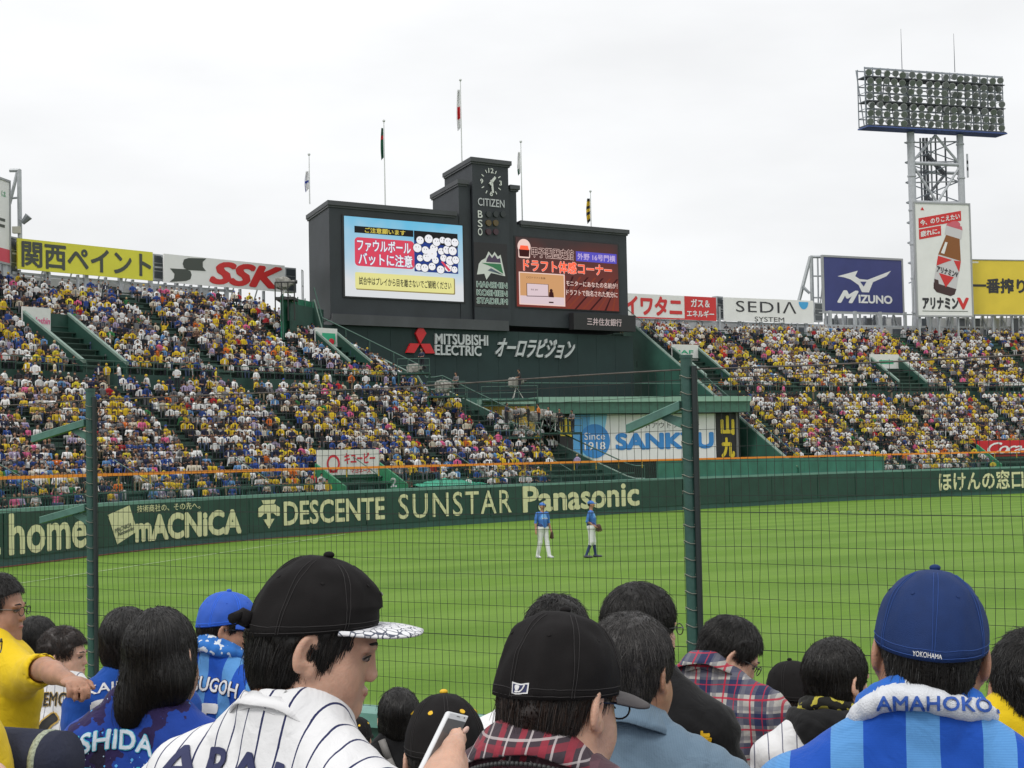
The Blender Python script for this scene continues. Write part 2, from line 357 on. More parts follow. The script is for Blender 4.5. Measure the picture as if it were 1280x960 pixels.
# rail with orange top line above the wall, mesh below it
rail = thing('wall_top_rail', 'orange topped wire fence running along the whole outfield wall', 'rail', wp(WL * .4, 0.6, 2.4))
wall_slab('orange_tube', S_L, S_R, 0.32, 0.44, 3.72, 3.86, ORANGE, rail)
ss = np.arange(S_L + 1, S_R, 2.7)
pm = None
for s_ in ss:
    if pm is None or True:
        a = wp(s_, 0.38, 0)
        o = MB().bar((0, 0, 3.25), (0, 0, 3.75), 0.035, 6).bar((0, 0, WALL_H), (0, 0, 3.25), 0.022, 6, 1)
        if pm is None:
            base = o.build('post', [YELPOST, RAILD], rail); pm = base.data; base.location = a - ORG[rail.name] + ORG[rail.name] * 0
            # vertices were stored relative to the rail's origin
            me = pm; arr = np.empty(len(me.vertices) * 3); me.vertices.foreach_get('co', arr); arr = arr.reshape(-1, 3) + np.array(ORG[rail.name]); me.vertices.foreach_set('co', arr.ravel()); base.location = a - ORG[rail.name]
        else:
            c = link(base.copy()); c.location = a - ORG[rail.name]
mb = MB(); ss = np.arange(S_L, S_R, 0.22)
for a, b in zip(ss[:-1], ss[1:]):
    for (z0, z1) in ((WALL_H, 3.72), (3.72, WALL_H)):
        mb.bar(wp(a, 0.38, z0), wp(b, 0.38, z1), 0.006, 3)
mb.build('wire_mesh', GREEN_NET, rail, kind='stuff')

# ================================================================== STANDS
TERR = mat('terrace_green', (0.020, 0.048, 0.036), 0.8, noise=0.35, nscale=0.9)
BENCH = mat('bench_green', (0.034, 0.072, 0.055), 0.6, noise=0.3, nscale=2)
GREENW = mat('parapet_green', (0.012, 0.055, 0.040), 0.6, noise=0.25, nscale=0.7)
GREENL = mat('light_green_paint', (0.16, 0.30, 0.24), 0.5, noise=0.15, nscale=1.5)
RAILG = mat('rail_green', (0.055, 0.12, 0.095), 0.5)
EDGE = mat('pale_edge', (0.20, 0.28, 0.24), 0.6, noise=0.15)
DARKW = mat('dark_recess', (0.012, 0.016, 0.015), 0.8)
ROWS = []                                                # (t of the seat, z of the tread, tier)
for k in range(17): ROWS.append((1.55 + 0.75 * k, 1.95 + 0.42 * k, 0))
for k in range(16): ROWS.append((15.9 + 0.75 * k, 9.95 + 0.42 * k, 1))
def surf_z(t):
    if t < 14.1: return 1.95 + 0.42 * max(0, (t - 1.2)) / 0.75
    if t < 15.5: return 8.95
    return 9.95 + 0.42 * (t - 15.55) / 0.75
BL0, BL1 = (9.8, 117.8), (-15.2, 123.0)                    # right edge of the left stand
BR0, BR1 = (23.0, 129.6), (10.9, 150.0)                  # left edge of the right stand
def side(p, a, b): return (b[0] - a[0]) * (p[1] - a[1]) - (b[1] - a[1]) * (p[0] - a[0])
def s_clip(t, which):
    ss_ = np.linspace(0, WL, 1400)
    if which == 'L':
        for s_ in ss_[600:] if False else ss_:
            p = wxy(s_, t)
            if p[1] > 85 and side(p, BL0, BL1) < 0 and p[0] > -40: return s_
        return ss_[-1]
    for s_ in ss_:
        p = wxy(s_, t)
        if p[0] > 5 and p[1] > 118 and side(p, BR0, BR1) < 0: return s_
    return 0
def row_curve(t, s0, s1, step=2.0):
    n_ = max(2, int((s1 - s0) / step)); return [s0 + (s1 - s0) * i / n_ for i in range(n_ + 1)]
STANDS = {}
for key, nm, lab in (('L', 'left_grandstand', 'steep dark green outfield stand left of the scoreboard packed with spectators'), ('R', 'right_grandstand', 'steep dark green outfield stand right of the scoreboard packed with spectators')):
    root = thing(nm.split('_')[1], lab, 'grandstand', wp(60 if key == 'L' else 150, 8, 0)); STANDS[key] = root
    lim = {}
    tv = MB()
    for k, (t, z, tier) in enumerate(ROWS):
        a = 6.0 if key == 'L' else s_clip(t, 'R'); b = s_clip(t, 'L') if key == 'L' else WL - 1
        lim[k] = (a, b); cs = row_curve(t, a, b)
        tf, tb = t - 0.35, t + 0.40
        V = []; F = []
        for i, s_ in enumerate(cs):
            V += [wp(s_, tf, z - 0.6), wp(s_, tf, z), wp(s_, tb, z), wp(s_, tb, z - 0.6)]
            if i:
                p, q = 4 * (i - 1), 4 * i; F += [(p, q, q + 1, p + 1), (p + 1, q + 1, q + 2, p + 2), (p + 2, q + 2, q + 3, p + 3)]
        F += [(0, 1, 2, 3), (4 * len(cs) - 1, 4 * len(cs) - 2, 4 * len(cs) - 3, 4 * len(cs) - 4)]
        mesh_obj('terrace_step', V, F, TERR, root)
        V = []; F = []
        for i, s_ in enumerate(cs):
            V += [wp(s_, t - 0.02, z + 0.36), wp(s_, t - 0.02, z + 0.42), wp(s_, t + 0.30, z + 0.42), wp(s_, t + 0.30, z + 0.36)]
            if i:
                p, q = 4 * (i - 1), 4 * i; F += [(p + j, q + j, q + (j + 1) % 4, p + (j + 1) % 4) for j in range(4)]
        F += [(0, 1, 2, 3)]
        mesh_obj('bench', V, F, BENCH, root)
    STANDS[key + 'lim'] = lim
    # walkway and parapet between the tiers, its railing
    a, b = lim[16][0], lim[16][1]; a2, b2 = lim[17]
    wall_slab('walkway', max(a, a2), min(b, b2), 14.0, 15.75, 8.2, 8.95, TERR, root, 2)
    wall_slab('parapet', max(a, a2), min(b, b2), 15.4, 15.54, 8.9, 9.95, GREENW, root, 2)
    wall_slab('top_rail', max(a, a2), min(b, b2), 15.42, 15.48, 10.72, 10.77, RAILG, root, 2)
    wall_slab('top_rail', max(a, a2), min(b, b2), 15.42, 15.47, 10.36, 10.40, RAILG, root, 2)
    mb = MB()
    for s_ in np.arange(max(a, a2), min(b, b2), 0.9): mb.bar(wp(s_, 15.45, 9.93), wp(s_, 15.45, 10.74), 0.022, 4)
    mb.build('rail_posts', RAILG, root, kind='stuff')
    mb = MB()
    for s_ in np.arange(lim[0][0], lim[0][1] - 0.5, 2.4): mb.bar(wp(s_, 0.95, 1.9), wp(s_, 0.95, 2.9), 0.025, 4)
    mb.build('rail_posts', RAILG, root, kind='stuff')
    wall_slab('top_rail', lim[0][0], lim[0][1], 0.93, 0.98, 2.86, 2.92, RAILG, root, 2)
    # substructure and the grey concourse wall at the back
    a, b = lim[32]
    STANDS[key + 'top'] = (a, b)
# concourse at the back of each stand: pale piers, windows, deck
CONC = mat('pale_concrete', (0.42, 0.43, 0.43), 0.8, noise=0.2, nscale=0.6)
STEEL = mat('galvanised_steel', (0.42, 0.44, 0.46), 0.5, metal=0.3, noise=0.12, nscale=2)
WINDOW = mat('dark_window', (0.06, 0.07, 0.08), 0.15)
for key in 'LR':
    a, b = STANDS[key + 'top']
    c = thing('concourse', 'pale grey piers and deck behind the top row of the %s stand' % ('left' if key == 'L' else 'right'), 'building', wp((a + b) / 2, 29, 10))
    wall_slab('deck', a, b, 27.6, 33.0, 15.2, 16.35, CONC, c, 3)
    wall_slab('back_wall', a, b, 32.6, 33.0, 16.35, 18.0, CONC, c, 3)
    wall_slab('eaves_beam', a, b, 29.4, 29.6, 17.6, 17.8, STEEL, c, 3)
    wall_slab('eaves_beam', a, b, 29.4, 29.6, 19.0, 19.12, STEEL, c, 3)
    s_ = a + 0.5
    while s_ < b:
        MB().prism([wp(s_, 29.2, 16.35), wp(s_ + 0.22, 29.2, 16.35), wp(s_ + 0.22, 29.5, 16.35), wp(s_, 29.5, 16.35)], [wp(s_, 29.2, 19.3), wp(s_ + 0.22, 29.2, 19.3), wp(s_ + 0.22, 29.5, 19.3), wp(s_, 29.5, 19.3)]).build('pier', STEEL, c)
        MB().bar(wp(s_ + 0.1, 29.4, 17.7), wp(s_ + 1.9, 32.0, 16.4), 0.07, 5).build('brace', STEEL, c)
        if random.random() < 0.6:
            MB().prism([wp(s_ + 0.5, 32.3, 16.4), wp(s_ + 1.6, 32.3, 16.4), wp(s_ + 1.6, 32.58, 16.4), wp(s_ + 0.5, 32.58, 16.4)], [wp(s_ + 0.5, 32.3, 17.7), wp(s_ + 1.6, 32.3, 17.7), wp(s_ + 1.6, 32.58, 17.7), wp(s_ + 0.5, 32.58, 17.7)]).build('window', WINDOW, c)
        s_ += 2.4
# side wall, handrail of the left stand's right edge (a long sloping flight)
def edge_line(p0, p1, t_from, t_to): return None
def on_edge(a, b, k): return (a[0] + (b[0] - a[0]) * k, a[1] + (b[1] - a[1]) * k)
def t_of(p):                                              # offset of a plan point from the wall curve
    d = np.hypot(WC[:, 0] - p[0], WC[:, 1] - p[1]); i = int(np.argmin(d)); v = np.array(p) - WC[i]
    return float(np.dot(v, WN[i])), WS[i]
er = thing('stand_edge_wall', 'sloping dark green side wall with pale handrail at the right edge of the left stand', 'wall', (BL0[0], BL0[1], 0))
V = []; F = []; n_ = 40; hr = []
for i in range(n_ + 1):
    p = on_edge((9.6, 117.8), (-15.2, 123.3), i / n_); t, s_ = t_of(p); z = surf_z(max(1.2, t)) if t < 27.5 else 16.4
    z = (surf_z(min(27.4, max(1.2, t))) + 0.1) if i < n_ else 16.3
    V += [(p[0], p[1], -0.2), (p[0], p[1], z + 0.35), (p[0] + 0.05, p[1] + 0.25, z + 0.35), (p[0] + 0.05, p[1] + 0.25, -0.2)]; hr.append(Vector((p[0] + .02, p[1] + .1, z + 1.35)))
    if i: a, b = 4 * i - 4, 4 * i; F += [(a + j, b + j, b + (j + 1) % 4, a + (j + 1) % 4) for j in range(4)]
mesh_obj('side_wall', V, F, GREENW, er)
MB().tube(hr, 0.05, 5).build('handrail', RAILG, er)
MB().tube([h - Vector((0, 0, 0.95)) for h in hr], 0.07, 5).build('edge_trim', EDGE, er)
for i in range(0, n_ + 1, 3): MB().bar(hr[i], hr[i] - Vector((0, 0, 1.0)), 0.03, 5).build('post', RAILG, er)
er = thing('stand_edge_wall', 'tall pale edged green side wall of the right stand beside the scoreboard', 'wall', (BR0[0], BR0[1], 0))
V = []; F = []; hr = []
for i in range(n_ + 1):
    k = i / n_; p = on_edge((22.8, 129.9), (10.6, 150.4), k); z = 2.35 + 14.2 * k
    if k > 0.55: z += 0.0
    V += [(p[0], p[1], -0.2), (p[0], p[1], z + 0.55), (p[0] + 0.3, p[1] + 0.05, z + 0.55), (p[0] + 0.3, p[1] + 0.05, -0.2)]; hr.append(Vector((p[0] + .15, p[1] + .05, z + 0.62)))
    if i: a, b = 4 * i - 4, 4 * i; F += [(a + j, b + j, b + (j + 1) % 4, a + (j + 1) % 4) for j in range(4)]
mesh_obj('side_wall', V, F, mat('side_wall_green', (0.035, 0.12, 0.09), 0.6, noise=0.25, nscale=0.5), er)
MB().tube(hr, 0.13, 5).build('edge_trim', EDGE, er)
MB().tube([h + Vector((0.1, 0, 0.9)) for h in hr], 0.04, 5).build('handrail', RAILG, er)

# gangways (vomitories) cut into the seating: two sloping pale-edged side walls and a back board
GANG = []
def gangway(px, t0, t1, width, lab, board=None, board_label=None, bw=1.0):
    tz = t1; s_ = s_of(px, t1, surf_z(t1)); h = width / 2
    g_ = thing('gangway', lab, 'gangway', wp(s_, t0, surf_z(t0)))
    for sgn in (-1, 1):
        a, b = s_ + sgn * h, s_ + sgn * h + 0.18
        pts = [(t0, surf_z(t0) - 0.3), (t0, surf_z(t0) + 0.55), (t1, surf_z(t1) + 0.95), (t1, surf_z(t1) - 0.5)]
        MB().prism([wp(a, t, z) for t, z in pts], [wp(b, t, z) for t, z in pts]).build('side_wall', GREENW, g_)
        pts = [(t0 - .05, surf_z(t0) + 0.56), (t0 - .05, surf_z(t0) + 0.74), (t1 + .05, surf_z(t1) + 1.14), (t1 + .05, surf_z(t1) + 0.96)]
        MB().prism([wp(a - .0, t, z) for t, z in pts], [wp(b + .0, t, z) for t, z in pts]).build('edge_trim', EDGE, g_)
    zb = surf_z(t0) - 0.2
    MB().prism([wp(s_ - h + .2, t1, zb), wp(s_ + h, t1, zb), wp(s_ + h, t1 + .15, zb), wp(s_ - h + .2, t1 + .15, zb)], [wp(s_ - h + .2, t1, surf_z(t1) + 1.0), wp(s_ + h, t1, surf_z(t1) + 1.0), wp(s_ + h, t1 + .15, surf_z(t1) + 1.0), wp(s_ - h + .2, t1 + .15, surf_z(t1) + 1.0)]).build('back_wall', GREENW, g_)
    if board:
        z1 = surf_z(t1) + 1.3; z0 = z1 - 1.5; hb = -h * 1.02 + 2.04 * h * bw
        MB().prism([wp(s_ - h * 1.02, t1 - .12, z0), wp(s_ + hb, t1 - .12, z0), wp(s_ + hb, t1 - .02, z0), wp(s_ - h * 1.02, t1 - .02, z0)], [wp(s_ - h * 1.02, t1 - .12, z1), wp(s_ + hb, t1 - .12, z1), wp(s_ + hb, t1 - .02, z1), wp(s_ - h * 1.02, t1 - .02, z1)]).build('sign_board', mat('board_white', (0.72, 0.72, 0.70), 0.5, noise=0.05), g_, label=board_label)
        mb = MB(); _a, _b = wxy(s_ - h * 1.02, t1 - .14), wxy(s_ + hb, t1 - .14); _P = Plane(_a, _b); board(mb, pmap(_P, 0, _P.L, z0, z1))
        mb.build('lettering', [mat('print_red', (0.62, 0.02, 0.04), 0.5), mat('print_green', (0.02, 0.38, 0.20), 0.5), mat('print_pink', (0.75, 0.12, 0.30), 0.5)], g_)
    GANG.append((s_ - h - 0.3, s_ + h + 0.3, t0 - 0.5, t1 + 0.4)); return g_
WB = lambda mb, mp: None
gangway(56, 15.6, 21.2, 2.9, 'gangway under a white board with pink script, far left of the left stand', lambda mb, mp: (letter(mb, mp, 'Joshin', 0.40, 0.22, 0.97, 0.58, 0, 2, bold=0.02, shear=0.3)), 'white board with pink script', .6)
gangway(408, 17.2, 21.0, 2.6, 'gangway under a white board with green and red mark, below the scoreboard', lambda mb, mp: (flat(mb, mp, [(0.3, 0.2), (0.9, 0.2), (0.9, 0.75), (0.3, 0.75)], 0, 1), disc(mb, mp, 0.72, 0.33, 0.13, 0.16, 0.01, 0)), 'white board with green and red mark')
gangway(857, 17.0, 21.5, 2.4, 'gangway with a small white board at the upper left of the right stand', lambda mb, mp: letter(mb, mp, 'JAF', 0.2, 0.35, 0.8, 0.65, 0, 1, bold=0.02), 'small white board')
gangway(1105, 16.2, 20.4, 2.9, 'gangway under a white board with green stripe, middle of the right stand', lambda mb, mp: flat(mb, mp, [(0.3, 0.35), (0.8, 0.35), (0.8, 0.6), (0.3, 0.6)], 0, 1), 'white board with green stripe')

def low_gate(px0, px1, lab, colour, paint, ztop, zbot, t0=1.0, t1=4.2, extra=None):
    s0, s1 = s_of(px0, t1, 4.1), s_of(px1, t1, 4.1)
    g_ = thing('gangway', lab, 'gangway', wp((s0 + s1) / 2, t0, 1.0))
    for a, b in ((s0 - .15, s0), (s1, s1 + .15)):
        pts = [(t0, 1.2), (t0, 2.7), (t1, surf_z(t1) + 0.9), (t1, 1.2)]
        MB().prism([wp(a, t, z) for t, z in pts], [wp(b, t, z) for t, z in pts]).build('side_wall', mat('bright_green_paint', (0.035, 0.22, 0.10), 0.5, noise=0.15), g_)
    a, b = s0, s1
    MB().prism([wp(a, t1, 1.2), wp(b, t1, 1.2), wp(b, t1 + .1, 1.2), wp(a, t1 + .1, 1.2)], [wp(a, t1, zbot), wp(b, t1, zbot), wp(b, t1 + .1, zbot), wp(a, t1 + .1, zbot)]).build('back_wall', mat('mid_green_paint', (0.03, 0.15, 0.08), 0.5, noise=0.2), g_)
    MB().prism([wp(a, t1 - .1, zbot), wp(b, t1 - .1, zbot), wp(b, t1 + .05, zbot), wp(a, t1 + .05, zbot)], [wp(a, t1 - .1, ztop), wp(b, t1 - .1, ztop), wp(b, t1 + .05, ztop), wp(a, t1 + .05, ztop)]).build('sign_board', colour, g_)
    mb = MB(); _P = Plane(wxy(a, t1 - .12), wxy(b, t1 - .12)); paint(mb, pmap(_P, 0, _P.L, zbot, ztop))
    mb.build('lettering', [mat('print_red', (0.62, 0.02, 0.04), 0.5), mat('print_white', (0.8, 0.8, 0.8), 0.5)], g_)
    if extra: extra(g_)
    GANG.append((s0 - 0.4, s1 + 0.4, t0 - 0.6, t1 + 0.6)); return g_
def qp(mb, mp):
    ring(mb, mp, 0.24, 0.45, 0.105, 0.36, 0.28, 0, 0); flat(mb, mp, [(0.18, 0.1), (0.30, 0.1), (0.30, 0.2), (0.18, 0.2)], 0, 0)
    letter(mb, mp, 'キユーピー', 0.42, 0.44, 0.92, 0.86, 0, 0, bold=0.03); letter(mb, mp, 'マヨネーズ', 0.52, 0.06, 0.85, 0.26, 0, 0, bold=0.02)
def qpx(g_):
    s_ = s_of(487, 1.0, 2.9); mb = MB(); letter(mb, lambda u, v, w_: wp(s_ + u * 0.5, 0.9, 2.55 + v * 0.55), '2', 0, 0, 1, 1, 0, bold=0.02); mb.build('lettering', mat('print_white', (0.8, 0.8, 0.8), 0.5), g_)
low_gate(396, 473, 'gangway under the white board with red Japanese lettering, lower left stand', mat('board_white2', (0.70, 0.69, 0.66), 0.5, noise=0.05), qp, 4.9, 3.35, 0.9, 3.4, qpx)
def cc(mb, mp):
    letter(mb, mp, 'Coca-Cola', 0.10, 0.2, 0.9, 0.88, 0, 1, bold=0.012, shear=0.45, space=0.85)
low_gate(1222, 1330, 'gangway under the red board with white script, lower right stand', mat('board_red', (0.55, 0.01, 0.02), 0.45), cc, 4.85, 3.35, 1.2, 4.2)
# folded green tarpaulins beside the left gate
mb = MB(); s0, s1 = s_of(520, 1.2, 3), s_of(606, 1.2, 3); nn = 24; V = []; F = []
for i in range(nn + 1):
    for j in range(5):
        q = i / nn; h = 0.42 * math.exp(-((q - 0.5) / 0.33) ** 2) + 0.1 * math.sin(i * 2.1 + j); V.append(wp(s0 + (s1 - s0) * q, 0.9 + 0.45 * j, 2.45 + h * sin(pi * j / 4) + 0.05))
for i in range(nn):
    for j in range(4): a = i * 5 + j; F.append((a, a + 5, a + 6, a + 1))
tag(mesh_obj('tarpaulin', V, F, mat('bright_green_sheet', (0.03, 0.33, 0.20), 0.45, bump=0.4, bscale=1.5), smooth=True), 'bright green tarpaulin heaped behind the wall right of the gangway numbered 2', 'tarpaulin')
GANG.append((s0 - .2, s0 + (s1 - s0) * .5, 0.5, 3.0))

# stairways between seat blocks
AISLES = {'L': [], 'R': []}
STEP = mat('stair_tread', (0.026, 0.062, 0.048), 0.8, noise=0.2)
for key in 'LR':
    lim = STANDS[key + 'lim']; s_ = lim[0][0] + 6
    mesh = None
    while s_ < lim[0][1]:
        AISLES[key].append(s_)
        st = thing('stairway', 'narrow stepped aisle, %s from the left end of the %s stand' % (['first', 'second', 'third', 'fourth', 'fifth', 'sixth', 'seventh', 'eighth', 'ninth', 'tenth', 'eleventh', 'twelfth', 'thirteenth'][len(AISLES[key]) - 1], 'left' if key == 'L' else 'right'), 'stairs', wp(s_, 1, 2), group='aisles between the seat blocks of the %s stand' % ('left' if key == 'L' else 'right'))
        mb = MB(); r_ = MB(); c_ = 0
        for k, (t, z, tier) in enumerate(ROWS):
            if lim[k][0] < s_ < lim[k][1]:
                c_ += 1
                mb.prism([wp(s_ - .45, t - .36, z), wp(s_ + .45, t - .36, z), wp(s_ + .45, t + .03, z), wp(s_ - .45, t + .03, z)], [wp(s_ - .45, t - .36, z + .21), wp(s_ + .45, t - .36, z + .21), wp(s_ + .45, t + .03, z + .21), wp(s_ - .45, t + .03, z + .21)])
        mb.build('treads', STEP, st, kind='stuff')
        if key == 'L' or True:
            MB().bar(wp(s_, 0.9, 3.2), wp(s_, 3.6, 4.6), 0.035, 5).build('handrail', RAILG, st)
        s_ += 9.3
# ================================================================== BILLBOARDS AT THE BACK OF THE STANDS
BW = mat('billboard_white', (0.80, 0.80, 0.79), 0.5, noise=0.05, nscale=0.5)
BY = mat('billboard_yellow', (0.72, 0.68, 0.05), 0.5, noise=0.05, nscale=0.5)
BY2 = mat('billboard_gold', (0.74, 0.56, 0.05), 0.5, noise=0.06, nscale=0.5)
BB = mat('billboard_indigo', (0.045, 0.055, 0.20), 0.5, noise=0.08, nscale=0.5)
BR_ = mat('billboard_red', (0.62, 0.07, 0.07), 0.5, noise=0.05)
PBLK = mat('print_black', (0.03, 0.03, 0.035), 0.5); PCHA = mat('print_charcoal', (0.06, 0.07, 0.06), 0.5)
PRED = mat('print_signal_red', (0.62, 0.03, 0.03), 0.5); PW = mat('print_white2', (0.80, 0.80, 0.80), 0.5); PCY = mat('print_cyan', (0.06, 0.38, 0.72), 0.5)
PGR = mat('print_leaf_green', (0.10, 0.40, 0.22), 0.5); FRM = mat('board_frame', (0.36, 0.37, 0.38), 0.5, metal=0.3)
PAMB = mat('print_amber', (0.25, 0.085, 0.015), 0.4); PDKB = mat('print_dark_brown', (0.05, 0.02, 0.02), 0.4); PPINK = mat('print_pale_red', (0.62, 0.12, 0.16), 0.4); PSIL = mat('print_silver', (0.60, 0.58, 0.60), 0.4)
def billboard(name, lab, x0, x1, yt0, yb0, Y0, Y1, face, paint, mats_, depth=0.35, legs=True, zleg=16.4, frame=0.0, n_panels=1):
    """x0,x1 columns of the sides; yt0,yb0 top and bottom at the left side; Y0,Y1 distances of the two sides"""
    a = at(x0, (yt0 + yb0) / 2, Y0); b = at(x1, (yt0 + yb0) / 2, Y1); P = Plane((a.x, a.y), (b.x, b.y))
    z1 = at(x0, yt0, Y0).z; z0 = at(x0, yb0, Y0).z; L = P.L
    r = thing(name, lab, 'billboard', (a.x, a.y, z0))
    for i in range(n_panels):
        MB().pbox(P, L * i / n_panels + (0.004 if i else 0), L * (i + 1) / n_panels - 0.004, z0, z1, -0.12, 0).build('face_panel', face, r)
    if frame:
        for (u0, u1, q0, q1) in ((-frame, L + frame, z1 + .002, z1 + frame), (-frame, L + frame, z0 - frame, z0 - .002), (-frame, -.002, z0, z1), (L + .002, L + frame, z0, z1)):
            MB().pbox(P, u0, u1, q0, q1, -0.2, 0.06).build('frame', FRM, r)
    mb = MB(); paint(mb, pmap(P, 0, L, z0, z1), P, L, z0, z1)
    if mb.f: mb.build('lettering', mats_, r)
    if legs:
        for i in range(int(L / 2.4) + 1):
            u = 0.3 + i * 2.4
            MB().pbox(P, u, u + .16, zleg, z0 - .003, -0.5, -0.3).build('leg', STEEL, r)
            MB().bar(P.pt(u + .08, z1 - .2, -0.3), P.pt(u + .08, zleg, -2.0), 0.06, 5).build('brace', STEEL, r)
        MB().pbox(P, 0, L, z0 + .05, z0 + .2, -0.3, -0.13).build('rail', STEEL, r)
        MB().pbox(P, 0, L, z1 - .25, z1 - .1, -0.3, -0.13).build('rail', STEEL, r)
    return r, P, L, z0, z1
D_TOP = lambda px: (lambda s_: wp(s_, 28.9, 17.6).y)(s_of(px, 28.9, 18))
YA, YB = D_TOP(22), D_TOP(191); YC, YD = D_TOP(205), D_TOP(356)
billboard('billboard', 'long yellow board with dark Japanese lettering above the left stand', 22, 191, 297.5, 336, YA, YB, BY,
    lambda mb, mp, *a: letter(mb, mp, '関西ペイント', 0.03, 0.1, 0.98, 0.9, 0.02, 0, bold=0.028), [PCHA])
def ssk(mb, mp, *a):
    for (cx, cy, flip) in ((0.125, 0.33, 0), (0.245, 0.66, 1)):
        x0, x1 = (0.045, 0.21) if not flip else (0.155, 0.33)
        if not flip: flat(mb, mp, [(x0, 0.50), (0.17, 0.52), (0.205, 0.47), (0.215, 0.34), (0.205, 0.18), (0.17, 0.10), (x0 - .005, 0.02), (0.075, 0.16), (0.08, 0.32)], 0.02, 1)
        else: flat(mb, mp, [(x1 + .005, 0.98), (0.19, 0.93), (0.155, 0.86), (0.145, 0.70), (0.155, 0.56), (0.185, 0.50), (0.33, 0.52), (0.305, 0.66), (0.305, 0.84)], 0.02, 1)
    letter(mb, mp, 'SSK', 0.37, 0.12, 0.965, 0.88, 0.02, 0, bold=0.045, shear=0.35)
billboard('billboard', 'white board with red SSK lettering and grey mark', 205, 356, 317, 352.5, YC, YD, BW, ssk, [PRED, PCHA])
YE, YF = D_TOP(784), D_TOP(895); YG, YH = D_TOP(905), D_TOP(1017)
def iwa(mb, mp, *a):
    letter(mb, mp, 'イワタニ', -0.02, 0.16, 0.60, 0.90, 0.02, 0, bold=0.045); flat(mb, mp, [(0, 0), (1, 0), (1, 0.055), (0, 0.055)], 0.015, 0)
    flat(mb, mp, [(0.635, 0.0), (1, 0.0), (1, 1), (0.635, 1)], 0.02, 0); letter(mb, mp, 'ガス＆', 0.71, 0.56, 0.92, 0.88, 0.04, 1, bold=0.03); letter(mb, mp, 'エネルギー', 0.66, 0.14, 0.97, 0.42, 0.04, 1, bold=0.03)
billboard('billboard', 'white and red board with Japanese lettering right of the scoreboard', 784, 895, 366.5, 397, YE, YF, BW, iwa, [PRED, PW])
def sedia(mb, mp, *a):
    letter(mb, mp, 'SEDIΛ', 0.13, 0.40, 0.80, 0.90, 0.02, 0, bold=0.0, space=1.1); letter(mb, mp, 'SYSTEM', 0.33, 0.02, 0.66, 0.22, 0.02, 0)
    disc(mb, mp, 0.885, 0.93, 0.055, 0.32, 0.02, 1, 16, pi, 2 * pi)
billboard('billboard', 'white board reading SEDIA SYSTEM with a blue half disc', 905, 1017, 371.5, 401, YG, YH, BW, sedia, [PBLK, PCY])
# dark window boxes between the boards
for px0, px1, yt, yb, lab in ((191.5, 204, 317, 350, 'grey framed window box between the yellow and the white board'), (356.5, 370, 334, 365, 'grey framed window box at the right end of the SSK board'), (12.5, 22, 295, 345, 'grey framed window box left of the yellow board'), (896, 904, 370, 399, 'grey framed window box between the red and white boards'), (1018, 1028, 378, 402, 'grey framed window box left of the indigo board')):
    Y0 = D_TOP((px0 + px1) / 2) + 0.3; a = at(px0, yt, Y0); b = at(px1, yt, Y0 + 0.8); P = Plane((a.x, a.y), (b.x, b.y)); z0 = at(px0, yb, Y0).z
    r = thing('window_box', lab, 'window box', (a.x, a.y, z0)); MB().pbox(P, 0, P.L, z0, a.z, -0.6, 0).build('casing', STEEL, r)
    n_ = 3
    for i in range(n_): h = (a.z - z0 - .2) / n_; MB().pbox(P, 0.1, P.L - .1, z0 + .15 + i * h, z0 + .08 + (i + 1) * h, 0.005, 0.03).build('pane', WINDOW, r)
# indigo runner-bird board
def mizuno(mb, mp, P, L, z0, z1):
    flat(mb, mp, [(0.17, 0.65), (0.43, 0.77), (0.395, 0.665), (0.45, 0.615), (0.55, 0.605), (0.86, 0.795), (0.80, 0.69), (0.62, 0.565), (0.565, 0.37), (0.475, 0.37), (0.435, 0.50), (0.335, 0.60), (0.25, 0.635)], 0.02, 0)
    flat(mb, mp, [(0.455, 0.565), (0.535, 0.57), (0.498, 0.475)], 0.04, 1)
    letter(mb, mp, 'M', 0.17, 0.17, 0.42, 0.38, 0.02, 0, bold=0.05, shear=0.45); letter(mb, mp, 'IZUNO', 0.435, 0.17, 0.86, 0.315, 0.02, 0, bold=0.04)
Ym = 176.0
r, P, L, z0, z1 = billboard('billboard', 'large indigo board with white bird mark reading MIZUNO', 1030, 1127.5, 321, 388.5, Ym, Ym + 5, BB, mizuno, [PW, BB], frame=0.22, n_panels=1)
# steel props left of it
mb = thing('sign_gantry', 'slanted grey steel gantry with a floodlight left of the indigo board', 'gantry', at(1012, 400, Ym + 1))
for a, b, rr in (((1014, 320), (1016, 402), .22), ((1013, 321), (993, 398), .22), ((1013, 321), (1030, 321), .18), ((1014, 345), (1030, 345), .1), ((1014, 372), (1030, 372), .1), ((1022, 322), (1023, 380), .1)):
    MB().bar(at(*a, Ym + 1), at(*b, Ym + 1), rr, 6).build('steel_member', STEEL, mb)
f_ = MB().prism([at(1003, 357, Ym), at(1012, 366, Ym), at(1011, 368, Ym), at(1002, 360, Ym)], [at(1004, 356, Ym + 1.5), at(1013, 365, Ym + 1.5), at(1012, 367, Ym + 1.5), at(1003, 359, Ym + 1.5)]).build('floodlight', mat('floodlight_grey', (0.22, 0.24, 0.26), 0.4), mb)
